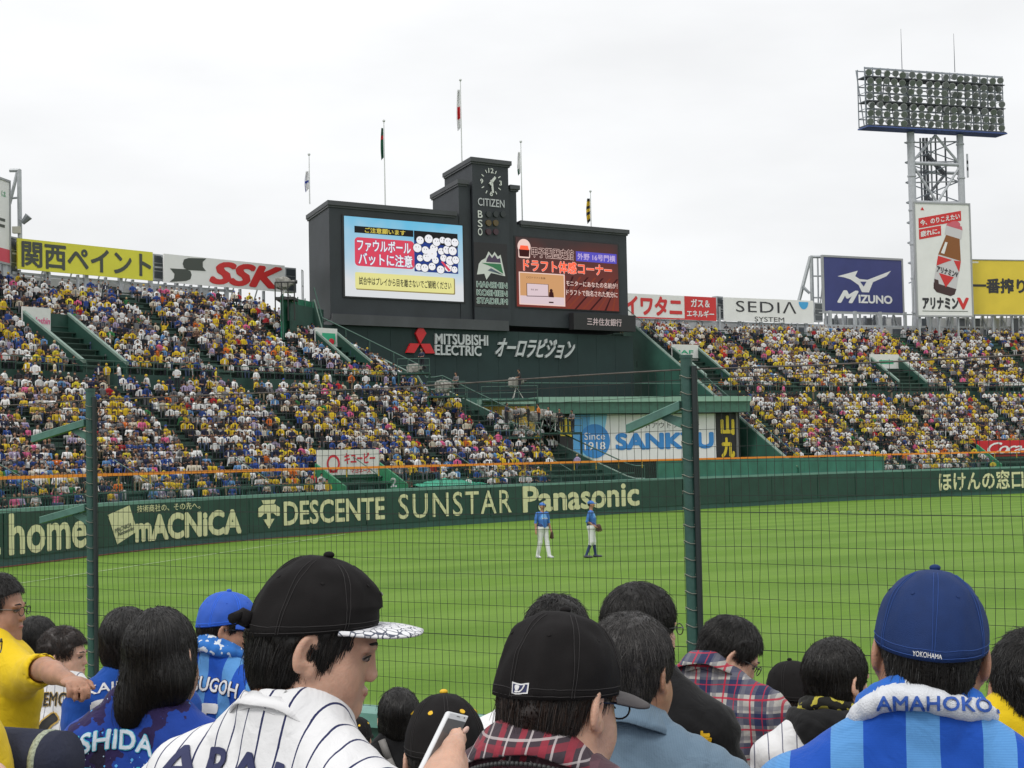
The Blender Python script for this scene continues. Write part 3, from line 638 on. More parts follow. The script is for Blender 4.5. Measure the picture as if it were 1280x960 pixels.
# steel lattice under the boards at the right
for x0, x1, lab in ((1030, 1128, 'grey steel lattice under the indigo board'), (1146, 1212, 'grey steel lattice and boxes under the bottle board'), (1213, 1300, 'grey steel lattice under the gold board')):
    c = thing('steel_lattice', lab, 'steelwork', at(x0, 420, Ym))
    for i, px in enumerate(np.arange(x0 + 3, x1, 12)):
        MB().bar(at(px, 395, Ym + 5.5), at(px + .6, 434, Ym + 5.5), 0.2, 5).build('post', STEEL, c)
        MB().bar(at(px, 394 if i % 2 else 425, Ym + 5.2), at(px + 12, 425 if i % 2 else 394, Ym + 5.2), 0.13, 5).build('brace', STEEL, c)
        if i % 2 == 0:
            a = at(px + 3, 398, Ym + 4); b = at(px + 10, 430, Ym + 4); MB().box(a.x, b.x, a.y, a.y + .5, b.z, a.z).build('cabinet', CONC if i % 4 else WINDOW, c)
    a, b = at(x0, 396, Ym + 8), at(x1, 432, Ym + 8); MB().box(a.x, b.x, a.y, a.y + .3, b.z, a.z - .2).build('back_panel', mat('grey_cladding', (0.33, 0.34, 0.35), 0.7, noise=0.25, nscale=0.4), c)
# bottle board
def bottle(mb, mp, P, L, z0, z1):
    letter(mb, mp, '▲', 0.12, 0.935, 0.16, 0.965, 0.02, 0) if False else flat(mb, mp, [(0.10, 0.94), (0.17, 0.94), (0.135, 0.97)], 0.02, 0)
    def rot(u, v):                                       # panel slanted upwards to the right
        return u, v + u * 0.10
    for (a, b, c, d, s_, p_) in ((0.06, 0.85, 0.77, 0.86, '今、のりこえたい', 0.0), (0.06, 0.47, 0.67, 0.76, '疲れに。', 0.0)):
        flat(mb, mp, [rot(a, c), rot(b, c), rot(b, d), rot(a, d)], 0.02, 0)
        letter(mb, lambda u, v, w_: mp(*rot(u, v), w_), s_, a + .03, c + .02, b - .03, d - .02, 0.04, 1, bold=0.03)
    ax = lambda s_, t_: (0.48 + 0.25 * t_ + s_ * 0.80, 0.19 + 0.63 * t_ - s_ * 0.11)   # along the tilted bottle
    def band(t0_, t1_, w0, w1, mi, w_=0.02): flat(mb, mp, [ax(-w0, t0_), ax(w0, t0_), ax(w1, t1_), ax(-w1, t1_)], w_, mi)
    band(0.0, 0.04, 0.16, 0.24, 5); band(0.04, 0.12, 0.24, 0.26, 5); band(0.12, 0.17, 0.26, 0.26, 6); band(0.17, 0.52, 0.26, 0.26, 6); band(0.52, 0.72, 0.26, 0.19, 4); band(0.72, 0.82, 0.19, 0.155, 4)
    band(0.82, 0.95, 0.19, 0.19, 6); band(0.95, 1.0, 0.19, 0.16, 7); disc(mb, mp, *ax(0, 1.0), 0.10, 0.03, 0.035, 7)
    flat(mb, mp, [ax(-0.26, 0.50), ax(0.06, 0.50), ax(-0.26, 0.36)], 0.04, 0); flat(mb, mp, [ax(0.26, 0.52), ax(0.10, 0.50), ax(0.26, 0.36)], 0.04, 0)
    flat(mb, mp, [ax(-0.18, 0.27), ax(0.16, 0.27), ax(0.02, 0.10)], 0.04, 0); flat(mb, mp, [ax(-0.26, 0.17), ax(-0.17, 0.17), ax(-0.10, 0.03), ax(-0.22, 0.03)], 0.045, 5)
    flat(mb, mp, [ax(-0.21, 0.55), ax(-0.13, 0.55), ax(-0.10, 0.72), ax(-0.15, 0.72)], 0.045, 8)
    letter(mb, lambda u, v, w_: mp(*ax((u - .5) * 0.48, v), w_), 'アリナミンV', 0, 0.28, 1, 0.36, 0.05, 2, bold=0.04)
    letter(mb, mp, 'アリナミン', 0.09, 0.06, 0.74, 0.155, 0.02, 2, bold=0.06); letter(mb, mp, 'V', 0.74, 0.06, 0.93, 0.155, 0.02, 0, bold=0.05)
    flat(mb, mp, [(0.08, 0.035), (0.92, 0.035), (0.92, 0.04), (0.08, 0.04)], 0.02, 3)
billboard('billboard', 'tall white board with a tilted medicine bottle and Japanese lettering', 1145.5, 1213, 254, 394, 172, 174, BW, bottle, [PRED, PW, PBLK, PCHA, PAMB, PDKB, PSIL, PPINK, PW], frame=0.18)
def gold(mb, mp, P, L, z0, z1):
    letter(mb, mp, '一番搾り', 0.02, 0.40, 0.86, 0.66, 0.02, 0, bold=0.04); flat(mb, mp, [(0.93, 0.05), (1.0, 0.05), (1.0, 0.78), (0.93, 0.7)], 0.02, 1)
    flat(mb, mp, [(0.85, 0.22), (0.97, 0.22), (0.97, 0.4), (0.86, 0.4)], 0.03, 1); flat(mb, mp, [(0.02, 0.945), (0.12, 0.945), (0.12, 0.975), (0.02, 0.975)], 0.02, 1)
billboard('billboard', 'gold board with black Japanese lettering at the right edge', 1214.5, 1292, 325, 393, 176, 178, BY2, gold, [PBLK, mat('print_cream', (0.78, 0.74, 0.62), 0.5)], frame=0.1)
def lft(mb, mp, P, L, z0, z1):
    flat(mb, mp, [(0, 0.0), (1, 0.0), (1, 0.165), (0, 0.165)], 0.02, 0); letter(mb, mp, 'は', 0.86, 0.80, 0.99 - .05, 0.87, 0.02, 1, bold=0.0)
    flat(mb, mp, [(0.4, 0.42), (0.915, 0.42), (0.915, 0.455), (0.4, 0.455)], 0.02, 2); flat(mb, mp, [(0.4, 0.495), (0.92, 0.495), (0.92, 0.53), (0.4, 0.53)], 0.02, 2)
billboard('billboard', 'white board with a red foot cut off by the left edge of the view', -62, 11.5, 202, 311, YA - 8, YA, BW, lft, [mat('print_rose', (0.62, 0.06, 0.10), 0.5), PGR, PCHA], frame=0.15)
c = thing('sign_gantry', 'grey steel gantry with lamp beside the left edge billboard', 'gantry', at(24, 300, YA))
for a, b, rr in (((24, 212), (25, 298), .16), ((12, 213), (25, 213), .14), ((21.5, 216), (12, 255), .12), ((12, 248), (24, 247), .08)): MB().bar(at(*a, YA + .5), at(*b, YA + .5), rr, 6).build('steel_member', STEEL, c)
MB().bar(at(28, 279, YA), at(36, 270, YA), 0.16, 8, r2=0.3).build('floodlight', mat('floodlight_grey', (0.22, 0.24, 0.26), 0.4), c); MB().bar(at(24, 274, YA), at(29, 276, YA), 0.06, 5).build('bracket', STEEL, c)
a = at(15, 283, YA + .2); b = at(25, 291, YA + .2); MB().box(a.x, b.x, a.y, a.y + .4, b.z, a.z).build('junction_box', mat('cream_box', (0.6, 0.58, 0.5), 0.5), c)

# ================================================================== SCOREBOARD
SBK = mat('scoreboard_black', (0.028, 0.034, 0.041), 0.65, noise=0.2, nscale=0.4, bump=0.1, bscale=2)
SBC = mat('scoreboard_cornice', (0.060, 0.064, 0.070), 0.6, noise=0.2, nscale=0.4)
SBG = mat('backscreen_green', (0.012, 0.032, 0.031), 0.75, noise=0.2, nscale=0.25)
SB2 = mat('scoreboard_inset', (0.016, 0.016, 0.018), 0.6)
A_ = at(412, 320, 125.0); B_ = at(784, 340, 143.2); SP = Plane((A_.x, A_.y), (B_.x, B_.y)); LB = SP.L
ES = Vector((-0.33, 0.94, 0)).normalized()
def usb(px, py=330): return SP.hit(px, py)[0]
def zsb(px, py): return SP.hit(px, py)[1]
def sbox(mb, u0, u1, z0, z1, w0=0.0, depth=7.6, mi=0):
    a, b = SP.pt(u0, 0, w0), SP.pt(u1, 0, w0); d = ES * depth
    return mb.plan([(a.x, a.y), (b.x, b.y), (b.x + d.x, b.y + d.y), (a.x + d.x, a.y + d.y)], z0, z1, mi)
ZT = zsb(420, 257); ZB = 15.35; UT0, UT1 = usb(588, 260), usb(633, 260); US0, US1 = usb(574, 300), usb(646, 300)
ZTT = zsb(590, 203); ZST = zsb(642, 237)
sb = thing('scoreboard', 'black stadium scoreboard with two lit screens and a clock tower', 'scoreboard', (A_.x, A_.y, ZB))
sbox(MB(), 0, US0 - .01, ZB, ZT).build('left_block', SBK, sb); sbox(MB(), US1 + .01, LB, ZB, ZT - 0.25).build('right_block', SBK, sb)
sbox(MB(), US0, UT0 - .01, ZB, ZST, 0.05).build('tower_shoulder', SBK, sb); sbox(MB(), UT1 + .01, US1, ZB, ZST, 0.05).build('tower_shoulder', SBK, sb)
sbox(MB(), UT0, UT1, ZB, ZTT, 0.35, 7.9).build('clock_tower', SBK, sb)
for (a, b, z, w_) in ((-0.22, US0 - .3, ZT, 0.2), (US1 + .3, LB + .22, ZT - 0.25, 0.2), (US0 - .22, UT0 - .26, ZST, 0.25), (UT1 + .26, US1 + .28, ZST, 0.25), (UT0 - .25, UT1 + .25, ZTT, 0.55)):
    sbox(MB(), a, b, z + .002, z + .36, w_, 8.2).build('cornice', SBC, sb); sbox(MB(), a + .1, b - .1, z - .16, z, w_ - .12, 7.9).build('cornice', SBC, sb)
sbox(MB(), -0.1, US0 + 4.6, ZB - .5, ZB + .35, 0.5, 8).build('lower_ledge', SBC, sb)
# pit wall under it (dark green back screen)
sbox(MB(), -1.0, LB + 0.4, -0.2, ZB - .51, 0.1, 7).build('back_screen', SBG, sb)
NPB = 15
for i in range(NPB):
    a_, b_ = -1.0 + (LB + 1.4) * i / NPB, -1.0 + (LB + 1.4) * (i + 1) / NPB
    MB().pbox(SP, a_ + .012, b_ - .012, 2.0, ZB - .55, 0.102, 0.128 + random.uniform(-.008, .006)).build('wall_panel', SBG, sb)
# left screen
def emis(name, c, s=1.0):
    m = mat(name, c, 0.9, emis=s, spec=.05); b = m.node_tree.nodes['Principled BSDF']; b.inputs['Base Color'].default_value = (.01, .01, .012, 1); b.inputs['Emission Color'].default_value = tuple(c) + (1,); return m
u0, u1, q0, q1 = SP.rect(430, 577.5, 270, 370)
def grad_mat(name, top, bot, z0, z1, lev=0.85):
    m = bpy.data.materials.new(name); m.use_nodes = True; t = m.node_tree; b = t.nodes['Principled BSDF']; b.inputs['Base Color'].default_value = (0.01, 0.01, 0.01, 1); b.inputs['Roughness'].default_value = .9; b.inputs['Specular IOR Level'].default_value = .05
    g_ = t.nodes.new('ShaderNodeNewGeometry'); s_ = t.nodes.new('ShaderNodeSeparateXYZ'); t.links.new(g_.outputs['Position'], s_.inputs[0])
    n = t.nodes.new('ShaderNodeTexNoise'); n.inputs['Scale'].default_value = 0.35; t.links.new(g_.outputs['Position'], n.inputs['Vector'])
    a = t.nodes.new('ShaderNodeMath'); a.operation = 'MULTIPLY_ADD'; a.inputs[1].default_value = 4.0; t.links.new(n.outputs[0], a.inputs[0]); t.links.new(s_.outputs[2], a.inputs[2])
    r = t.nodes.new('ShaderNodeMapRange'); r.inputs[1].default_value = z0 + 2; r.inputs[2].default_value = z1 + 2; t.links.new(a.outputs[0], r.inputs[0])
    c = t.nodes.new('ShaderNodeMix'); c.data_type = 'RGBA'; c.inputs[6].default_value = bot + (1,); c.inputs[7].default_value = top + (1,); t.links.new(r.outputs[0], c.inputs[0])
    t.links.new(c.outputs[2], b.inputs['Emission Color']); b.inputs['Emission Strength'].default_value = lev; return m
SBW = 0.02
scr = MB().pbox(SP, u0 - .18, u1 + .18, q0 - .12, q1 + .12, 0.004, 0.09).build('screen_frame', SB2, sb)
scr = MB().pbox(SP, u0, u1, q0, q1, 0.095, 0.13).build('screen', grad_mat('screen_sky', (0.10, 0.52, 0.80), (0.78, 0.80, 0.82), q0 + 1.0, q1 + .6, 0.9), sb)
mp = lambda u, v, w_=0.0: SP.pt(u0 + (u1 - u0) * u, q0 + (q1 - q0) * v, 0.14 + w_)
E1 = [emis('led_black', (0.02, 0.02, 0.02), .6), emis('led_yellow', (0.85, 0.70, 0.12), .8), emis('led_red', (0.75, 0.07, 0.12), .9), emis('led_white', (0.85, 0.85, 0.88), 1.0), emis('led_pale_yellow', (0.80, 0.76, 0.30), .95), emis('led_navy', (0.02, 0.05, 0.25), .9), emis('led_skin', (0.80, 0.72, 0.66), .9), emis('led_grey', (0.35, 0.28, 0.10), .8)]
mb = MB()
flat(mb, mp, [(0.08, 0.80), (0.57, 0.80), (0.57, 0.885), (0.08, 0.885)], 0.0, 0); letter(mb, mp, 'ご注意願います', 0.165, 0.81, 0.50, 0.875, 0.012, 1, bold=0.02)
def rrect(x0, x1, y0, y1, rx, ry, n=5):
    P_ = []
    for cx, cy, a0 in ((x1 - rx, y1 - ry, 0), (x0 + rx, y1 - ry, pi / 2), (x0 + rx, y0 + ry, pi), (x1 - rx, y0 + ry, 1.5 * pi)):
        for i in range(n + 1): a = a0 + pi / 2 * i / n; P_.append((cx + rx * cos(a), cy + ry * sin(a)))
    return P_
flat(mb, mp, rrect(0.08, 0.575, 0.385, 0.745, 0.03, 0.05), 0.0, 2)
for bd, mi, ww in ((0.05, 5, 0.012), (0.022, 3, 0.024)):
    letter(mb, mp, 'ファウルボール・', 0.10, 0.575, 0.585, 0.72, ww, mi, bold=bd); letter(mb, mp, 'バットに注意', 0.11, 0.405, 0.555, 0.555, ww, mi, bold=bd)
flat(mb, mp, [(0.575, 0.36), (0.955, 0.36), (0.955, 0.885), (0.575, 0.885)], 0.004, 5)
flat(mb, mp, [(0.575, 0.76), (0.955, 0.70), (0.955, 0.885), (0.575, 0.885)], 0.008, 0)
rr = random.Random(3)
for i in range(24):                                      # a crowd of plain round faces
    cx, cy = 0.612 + 0.061 * (i % 6) + .012 * sin(i * 5.1) + .02 * ((i // 6) % 2), 0.42 + 0.118 * (i // 6) + .018 * sin(i * 3.7); q = rr.uniform(0.8, 1.15)
    disc(mb, mp, cx, cy, 0.037 * q, 0.058 * q, 0.010 + i * 0.0022, 0, 14); disc(mb, mp, cx, cy, 0.033 * q, 0.052 * q, 0.011 + i * 0.0022, 3, 14)
    for sg in (-1, 1): disc(mb, mp, cx + sg * 0.011, cy + 0.012, 0.0035, 0.007, 0.012 + i * 0.0022, 0, 6)
ring(mb, mp, 0.725, 0.60, 0.042, 0.068, 0.85, 0.07, 3, 18); disc(mb, mp, 0.725, 0.60, 0.04, 0.064, 0.069, 6, 18)
flat(mb, mp, [(0.80, 0.50), (0.815, 0.515), (0.885, 0.40), (0.865, 0.385)], 0.08, 2)
flat(mb, mp, rrect(0.085, 0.925, 0.085, 0.30, 0.01, 0.02), 0.0, 7); flat(mb, mp, rrect(0.08, 0.915, 0.10, 0.305, 0.01, 0.02), 0.006, 4); letter(mb, mp, '試合中はプレイから目を離さないでご観戦ください', 0.11, 0.15, 0.89, 0.25, 0.015, 0, bold=0.015)
mb.build('screen_picture', E1, sb)
# right screen
u0r, u1r, q0r, q1r = SP.rect(644.5, 771.5, 296, 383)
MB().pbox(SP, u0r - .15, u1r + .15, q0r - .1, q1r + .1, 0.004, 0.09).build('screen_frame', SB2, sb)
MB().pbox(SP, u0r, u1r, q0r, q1r, 0.095, 0.13).build('screen', grad_mat('screen_maroon', (0.045, 0.030, 0.030), (0.17, 0.030, 0.022), q0r, q1r, 1.15), sb)
mp = lambda u, v, w_=0.0: SP.pt(u0r + (u1r - u0r) * u, q0r + (q1r - q0r) * v, 0.14 + w_)
E2 = [emis('led_cream', (0.80, 0.58, 0.52), 1.05), emis('led_hot_red', (0.95, 0.12, 0.05), 1.15), emis('led_blue', (0.12, 0.10, 0.62), .8), emis('led_lilac', (0.62, 0.50, 0.80), .9), emis('led_sand', (0.72, 0.38, 0.17), .85), emis('led_maroon', (0.05, 0.008, 0.008), .8), emis('led_rust', (0.26, 0.05, 0.025), .8), emis('led_pinkwhite', (0.78, 0.62, 0.66), .9)]
mb = MB()
for i in range(16): x = -0.05 + i * 0.075; flat(mb, mp, [(max(0.42, min(1, x)), 0.0), (max(0.42, min(1, x + 0.02)), 0.0), (min(1, max(.42, x + 0.30)), 0.48), (min(1, max(.42, x + 0.28)), 0.48)], 0.0, 6 if i % 2 else 5)
disc(mb, mp, 0.075, 0.865, 0.062, 0.11, 0.004, 0, 18); flat(mb, mp, rrect(0.02, 0.13, 0.70, 0.84, 0.015, 0.02), 0.006, 0)
flat(mb, mp, [(0.03, 0.72), (0.12, 0.72), (0.125, 0.82), (0.10, 0.86), (0.075, 0.84), (0.05, 0.86), (0.025, 0.82)], 0.012, 5); flat(mb, mp, [(0.03, 0.82), (0.12, 0.82), (0.11, 0.88), (0.04, 0.88)], 0.016, 1)
for bd, mi, ww in ((0.06, 0, 0.02), (0.02, 5, 0.03)): letter(mb, mp, '甲子園歴史館', 0.145, 0.725, 0.55, 0.865, ww, mi, bold=bd)
flat(mb, mp, [(0.575, 0.71), (0.985, 0.71), (0.985, 0.855), (0.575, 0.855)], 0.01, 2); letter(mb, mp, '外野 16号門横', 0.59, 0.735, 0.97, 0.83, 0.02, 3, bold=0.015)
for bd, mi, ww in ((0.055, 0, 0.02), (0.03, 1, 0.03)): letter(mb, mp, 'ドラフト体感コーナー', 0.065, 0.52, 0.93, 0.685, ww, mi, bold=bd)
flat(mb, mp, [(0.02, 0.03), (0.46, 0.03), (0.46, 0.50), (0.02, 0.50)], 0.004, 0); flat(mb, mp, [(0.03, 0.045), (0.45, 0.045), (0.45, 0.485), (0.03, 0.485)], 0.008, 4)
flat(mb, mp, [(0.03, 0.045), (0.45, 0.045), (0.45, 0.16), (0.03, 0.16)], 0.01, 7); flat(mb, mp, [(0.09, 0.15), (0.30, 0.16), (0.30, 0.34), (0.09, 0.34)], 0.012, 5); flat(mb, mp, [(0.095, 0.16), (0.295, 0.17), (0.295, 0.335), (0.095, 0.335)], 0.016, 7)
letter(mb, mp, '〇〇ドラフト会議', 0.09, 0.41, 0.27, 0.44, 0.016, 5); letter(mb, mp, '指名 選手', 0.13, 0.24, 0.2, 0.265, 0.02, 5)
disc(mb, mp, 0.325, 0.25, 0.015, 0.028, 0.02, 5, 10); flat(mb, mp, [(0.30, 0.155), (0.35, 0.155), (0.345, 0.23), (0.305, 0.23)], 0.02, 5); flat(mb, mp, [(0.30, 0.07), (0.345, 0.07), (0.345, 0.09), (0.30, 0.09)], 0.02, 5)
for bd, mi, ww in ((0.05, 5, 0.02), (0.012, 0, 0.03)): letter(mb, mp, 'モニターにあなたの名前が！', 0.47, 0.335, 0.985, 0.415, ww, mi, bold=bd); letter(mb, mp, 'ドラフトで指名された気分に', 0.47, 0.20, 0.985, 0.285, ww, mi, bold=bd)
mb.build('screen_picture', E2, sb)
# tower details
ut0, ut1 = usb(589, 260), usb(631.5, 260); TW = UT1 - UT0
wt = 0.36
zc, uc = zsb(610, 228.5), usb(610.5, 229); rc = 1.16
mt = lambda u, v, w_=0.0: SP.pt(uc + rc * u, zc + rc * v, wt + .02 + w_)
LTW = mat('clock_white', (0.68, 0.70, 0.66), 0.4)
ck = MB()
for k in range(12):
    a = pi / 2 - k * pi / 6
    if k % 3:
        ca, sa = cos(a), sin(a); n_ = (-sa * 0.035, ca * 0.035); flat(ck, mt, [(0.74 * ca + n_[0], 0.74 * sa + n_[1]), (0.98 * ca + n_[0], 0.98 * sa + n_[1]), (0.98 * ca - n_[0], 0.98 * sa - n_[1]), (0.74 * ca - n_[0], 0.74 * sa - n_[1])], 0.02)
for tx, x, y, w2 in (('12', 0, 0.84, 0.22), ('3', 0.84, 0, 0.11), ('6', 0, -0.84, 0.12), ('9', -0.84, 0, 0.12)): letter(ck, mt, tx, x - w2, y - 0.17, x + w2, y + 0.17, 0.02, 0, bold=0.02)
ck.build('clock_numerals', LTW, sb)
def hand(a, l, w1, w2, back):
    ca, sa = cos(a), sin(a); m_ = MB(); pts = [(-back * ca - w1 * sa * -1, -back * sa - w1 * ca), (l * ca + w2 * sa, l * sa - w2 * ca), (l * ca - w2 * sa, l * sa + w2 * ca), (-back * ca - w1 * sa, -back * sa + w1 * ca)]
    m_.prism([mt(x, y, 0.06) for x, y in pts], [mt(x, y, 0.14) for x, y in pts]); return m_
hand(pi / 2 - radians(172), 0.80, 0.09, 0.055, 0.15).build('minute_hand', LTW, sb); hand(pi / 2 - radians(42), 0.50, 0.10, 0.08, 0.25).build('hour_hand', LTW, sb)
SIL = mat('silver_letters', (0.50, 0.52, 0.52), 0.4, metal=0.3)
mtw = pmap(SP, UT0, UT1, zsb(612, 300) - .0, zsb(612, 204))
def tl(body, px0, px1, yt, yb, bold=0.0, m=SIL, name='lettering', w_=0.40):
    a, b = usb(px0, (yt + yb) / 2), usb(px1, (yt + yb) / 2); z1_, z0_ = zsb((px0 + px1) / 2, yt), zsb((px0 + px1) / 2, yb); mb_ = MB()
    letter(mb_, lambda u, v, w2: SP.pt(a + (b - a) * u, z0_ + (z1_ - z0_) * v, w_ + w2), body, 0, 0, 1, 1, 0.0, bold=bold); return mb_.build(name, m, sb)
tl('CITIZEN', 594, 627, 249.5, 259, 0.01)
for t_, y in (('B', 264), ('S', 275.5), ('O', 286)): tl(t_, 594, 599.5, y, y + 9, 0.01, LTW)
for (row, n_, cx) in ((268.5, 3, (0.012, 0.02, 0.018)), (279.5, 2, (0.09, 0.06, 0.012)), (290.5, 2, (0.04, 0.012, 0.018))):
    for i in range(n_):
        px = 607 + i * 9; p_u, p_z = usb(px, row), zsb(px, row); mb_ = MB()
        mb_.bar(SP.pt(p_u, p_z, 0.30), SP.pt(p_u, p_z, 0.48), 0.27, 12); ob_ = mb_.build('count_lamp', mat('lamp_%d' % int(row), cx, 0.2), sb)
uS0, uS1, zS0, zS1 = SP.rect(589.5, 631, 303, 378)
MB().pbox(SP, uS0, uS1, zS0 - .35, zS1, 0.352, 0.38).build('emblem_panel', mat('emblem_black', (0.010, 0.009, 0.010), 0.4), sb)
mp = lambda u, v, w_=0.0: SP.pt(uS0 + (uS1 - uS0) * u, zS0 + (zS1 - zS0) * v, 0.385 + w_)
mb = MB()
flat(mb, mp, [(0.08, 0.46), (0.14, 0.64), (0.22, 0.70), (0.34, 0.74), (0.44, 0.86), (0.54, 0.79), (0.62, 0.86), (0.72, 0.78), (0.80, 0.82), (0.93, 0.46), (0.5, 0.50), (0.36, 0.38), (0.30, 0.48)], 0.0, 0)
flat(mb, mp, [(0.38, 0.73), (0.46, 0.81), (0.54, 0.75), (0.62, 0.81), (0.70, 0.74), (0.78, 0.76), (0.80, 0.68), (0.36, 0.68)], 0.012, 1); flat(mb, mp, [(0.22, 0.66), (0.80, 0.66), (0.87, 0.50), (0.55, 0.60)], 0.012, 2); flat(mb, mp, [(0.40, 0.54), (0.87, 0.48), (0.70, 0.50), (0.5, 0.58)], 0.02, 3)
mb.build('emblem', [LTW, mat('emblem_plum', (0.07, 0.04, 0.09), 0.4), mat('emblem_green', (0.03, 0.20, 0.08), 0.4), mat('emblem_slate', (0.10, 0.13, 0.18), 0.4)], sb)
mb = MB()
for i, t_ in enumerate(('HANSHIN', 'KOSHIEN', 'STADIUM')):
    for bd, mi, w_ in ((0.07, 0, 0.0), (0.0, 1, 0.02)): letter(mb, mp, t_, 0.07, 0.255 - i * 0.135, 0.98, 0.345 - i * 0.135, w_, mi, bold=bd)
mb.build('lettering', [mat('pale_mint', (0.60, 0.70, 0.65), 0.4), mat('deep_green_ink', (0.03, 0.10, 0.08), 0.4)], sb)
# sponsor letters on the back screen
BSW = 0.12
def bl(body, px0, px1, yt, yb, m, bold=0.0, shear=0.0, d=0.18, name='lettering'):
    a, b = usb(px0, (yt + yb) / 2), usb(px1, (yt + yb) / 2); xm = px0; z1_, z0_ = zsb(px0, yt), zsb(px0, yb); mb_ = MB()
    V_, F_ = text_mesh(body, min(bold, .02), shear, 1.0, 3); lo, hi = V_[:, :2].min(0), V_[:, :2].max(0); q = (V_[:, :2] - lo) / (hi - lo); n_ = len(q)
    for w_ in (BSW + .02, BSW + .02 + d): mb_.v += [tuple(SP.pt(a + (b - a) * x, z0_ + (z1_ - z0_) * y, w_)) for x, y in q]
    from collections import Counter
    ed = Counter(); dr = {}
    for f in F_:
        for i in range(len(f)): e = (f[i], f[(i + 1) % len(f)]); ed[tuple(sorted(e))] += 1; dr[tuple(sorted(e))] = e
    mb_.f += [tuple(i + n_ for i in f) for f in F_] + [(dr[k][0], dr[k][1], dr[k][1] + n_, dr[k][0] + n_) for k, c_ in ed.items() if c_ == 1]; mb_.m = [0] * len(mb_.f)
    return mb_.build(name, m, sb)
bl('MITSUBISHI', 541.5, 607.5, 417, 430.5, SIL, 0.035); bl('ELECTRIC', 541.5, 599, 431, 444, SIL, 0.035); bl('オーロラビジョン', 617, 716, 421.5, 446.5, SIL, 0.04, 0.6)
DRED = mat('diamond_red', (0.55, 0.01, 0.015), 0.4)
for pts in (((523, 405.5), (530, 417), (522.5, 430), (516.5, 417)), ((510.5, 429.5), (522, 430), (515, 441.5), (505, 441)), ((522.5, 430), (534.5, 430), (540.5, 442), (529, 442))):
    q = [SP.hit(*p) for p in pts]; MB().prism([SP.pt(a, b, BSW + .02) for a, b in q], [SP.pt(a, b, BSW + .25) for a, b in q]).build('red_diamond', DRED, sb)
u0, u1, q0, q1 = SP.rect(710.5, 784, 391, 411)
MB().pbox(SP, u0, u1 + .35, q0 - .1, q1 - .05, 0.1, 0.75).build('sponsor_box', SB2, sb); tl('三井住友銀行', 727, 770, 399, 408, 0.02, mat('pinkish_letters', (0.62, 0.48, 0.50), 0.4), w_=0.77)
bl2 = MB().pbox(SP, usb(431), usb(577), ZB - 3.0 + 0.9, ZB - .9 - .1, 0.1, 0.14)
# small service balcony on the left flank
c_ = SP.pt(0, 0, 0) + ES * 7.7
mb = MB()
for k in (0, 1): mb.bar(Vector((c_.x - .1, c_.y - k * .8, 17.4)), Vector((c_.x - .5, c_.y - k * .8, 17.4)), 0.05, 4); mb.bar(Vector((c_.x - .5, c_.y - k * .8, 17.4)), Vector((c_.x - .5, c_.y - k * .8, 20.0)), 0.04, 4)
mb.bar(Vector((c_.x - .5, c_.y, 20)), Vector((c_.x - .5, c_.y - .8, 20)), 0.04, 4); mb.bar(Vector((c_.x - .5, c_.y, 18.7)), Vector((c_.x - .5, c_.y - .8, 18.7)), 0.04, 4); mb.build('service_ladder', STEEL, sb)

# flags on the roof
POLE = mat('flagpole_white', (0.60, 0.62, 0.62), 0.4)
def flag(px, ytop, ybot, Y, lab, cols, fy0, fy1, wd, lean=-1, pr=0.055):
    p0 = at(px, ybot, Y); p1 = at(px - (ybot - ytop) * 0.02, ytop, Y); p0 = Vector((p1.x, p1.y, p0.z))
    pole = thing('flagpole', 'white flagpole ' + lab[0], 'flagpole', p0)
    MB().bar(p0, p1, pr, 8, r2=pr * .6).build('pole', POLE, pole); MB().ball(p1, 0.12, nu=8, nv=5).build('finial', POLE, pole)
    fl_ = thing('flag', lab[1], 'flag', (p0.x, p0.y, at(px, fy1, Y).z))
    za, zb = at(px, fy0, Y).z, at(px, fy1, Y).z; n1, n2 = 16, 9; V = []; F = []; mi = []
    for j in range(n1 + 1):
        q = j / n1
        for i in range(n2 + 1):
            h = i / n2; off = h * wd * (0.5 + 0.5 * sin(2.2 * q + .4)); fold = 0.16 * sin(h * 14 + 2 * q) * (0.3 + h)
            V.append((p1.x + lean * (off + 0.06), p1.y + fold, za + (zb - za) * q - h * wd * 0.8 * q))
    for j in range(n1):
        for i in range(n2): a = j * (n2 + 1) + i; F.append((a, a + 1, a + n2 + 2, a + n2 + 1)); mi.append(cols(i / n2, (j + .5) / n1))
    o = mesh_obj('cloth', V, F, [mat('flag_white', (0.78, 0.78, 0.80), .8), mat('flag_red', (0.60, 0.02, 0.03), .8), mat('flag_dark_green', (0.02, 0.12, 0.07), .8), mat('flag_black', (0.03, 0.03, 0.03), .8), mat('flag_yellow', (0.65, 0.45, 0.03), .8), mat('flag_blue', (0.05, 0.08, 0.35), .8)], fl_, mi, smooth=True)
flag(387.5, 193, 255, 131, ('at the left end of the scoreboard roof', 'limp white and blue flag at the left end of the scoreboard'), lambda u, v: 5 if 0.5 < v < 0.62 or u > .85 else 0, 214, 236, 0.35)
flag(482, 151, 262, 128.5, ('over the left screen', 'limp dark green flag with red above the left screen'), lambda u, v: 1 if 0.22 < v < 0.36 else 2, 160, 197, 0.25)
flag(577.5, 100, 203, 133.5, ('on the clock tower', 'furled white flag with a red disc on the clock tower'), lambda u, v: 1 if 0.42 < v < 0.72 and u < .75 else 0, 112, 160, 0.32)
flag(653, 177, 280, 137, ('right of the clock tower', 'limp pale flag right of the clock tower'), lambda u, v: 0 if v < .75 or u < .5 else 2, 190, 216, 0.30)
flag(739, 239, 290, 142, ('at the right end of the scoreboard roof', 'small black and yellow striped flag above the right screen'), lambda u, v: 4 if int(v * 7) % 2 else 3, 248, 276, 0.35)

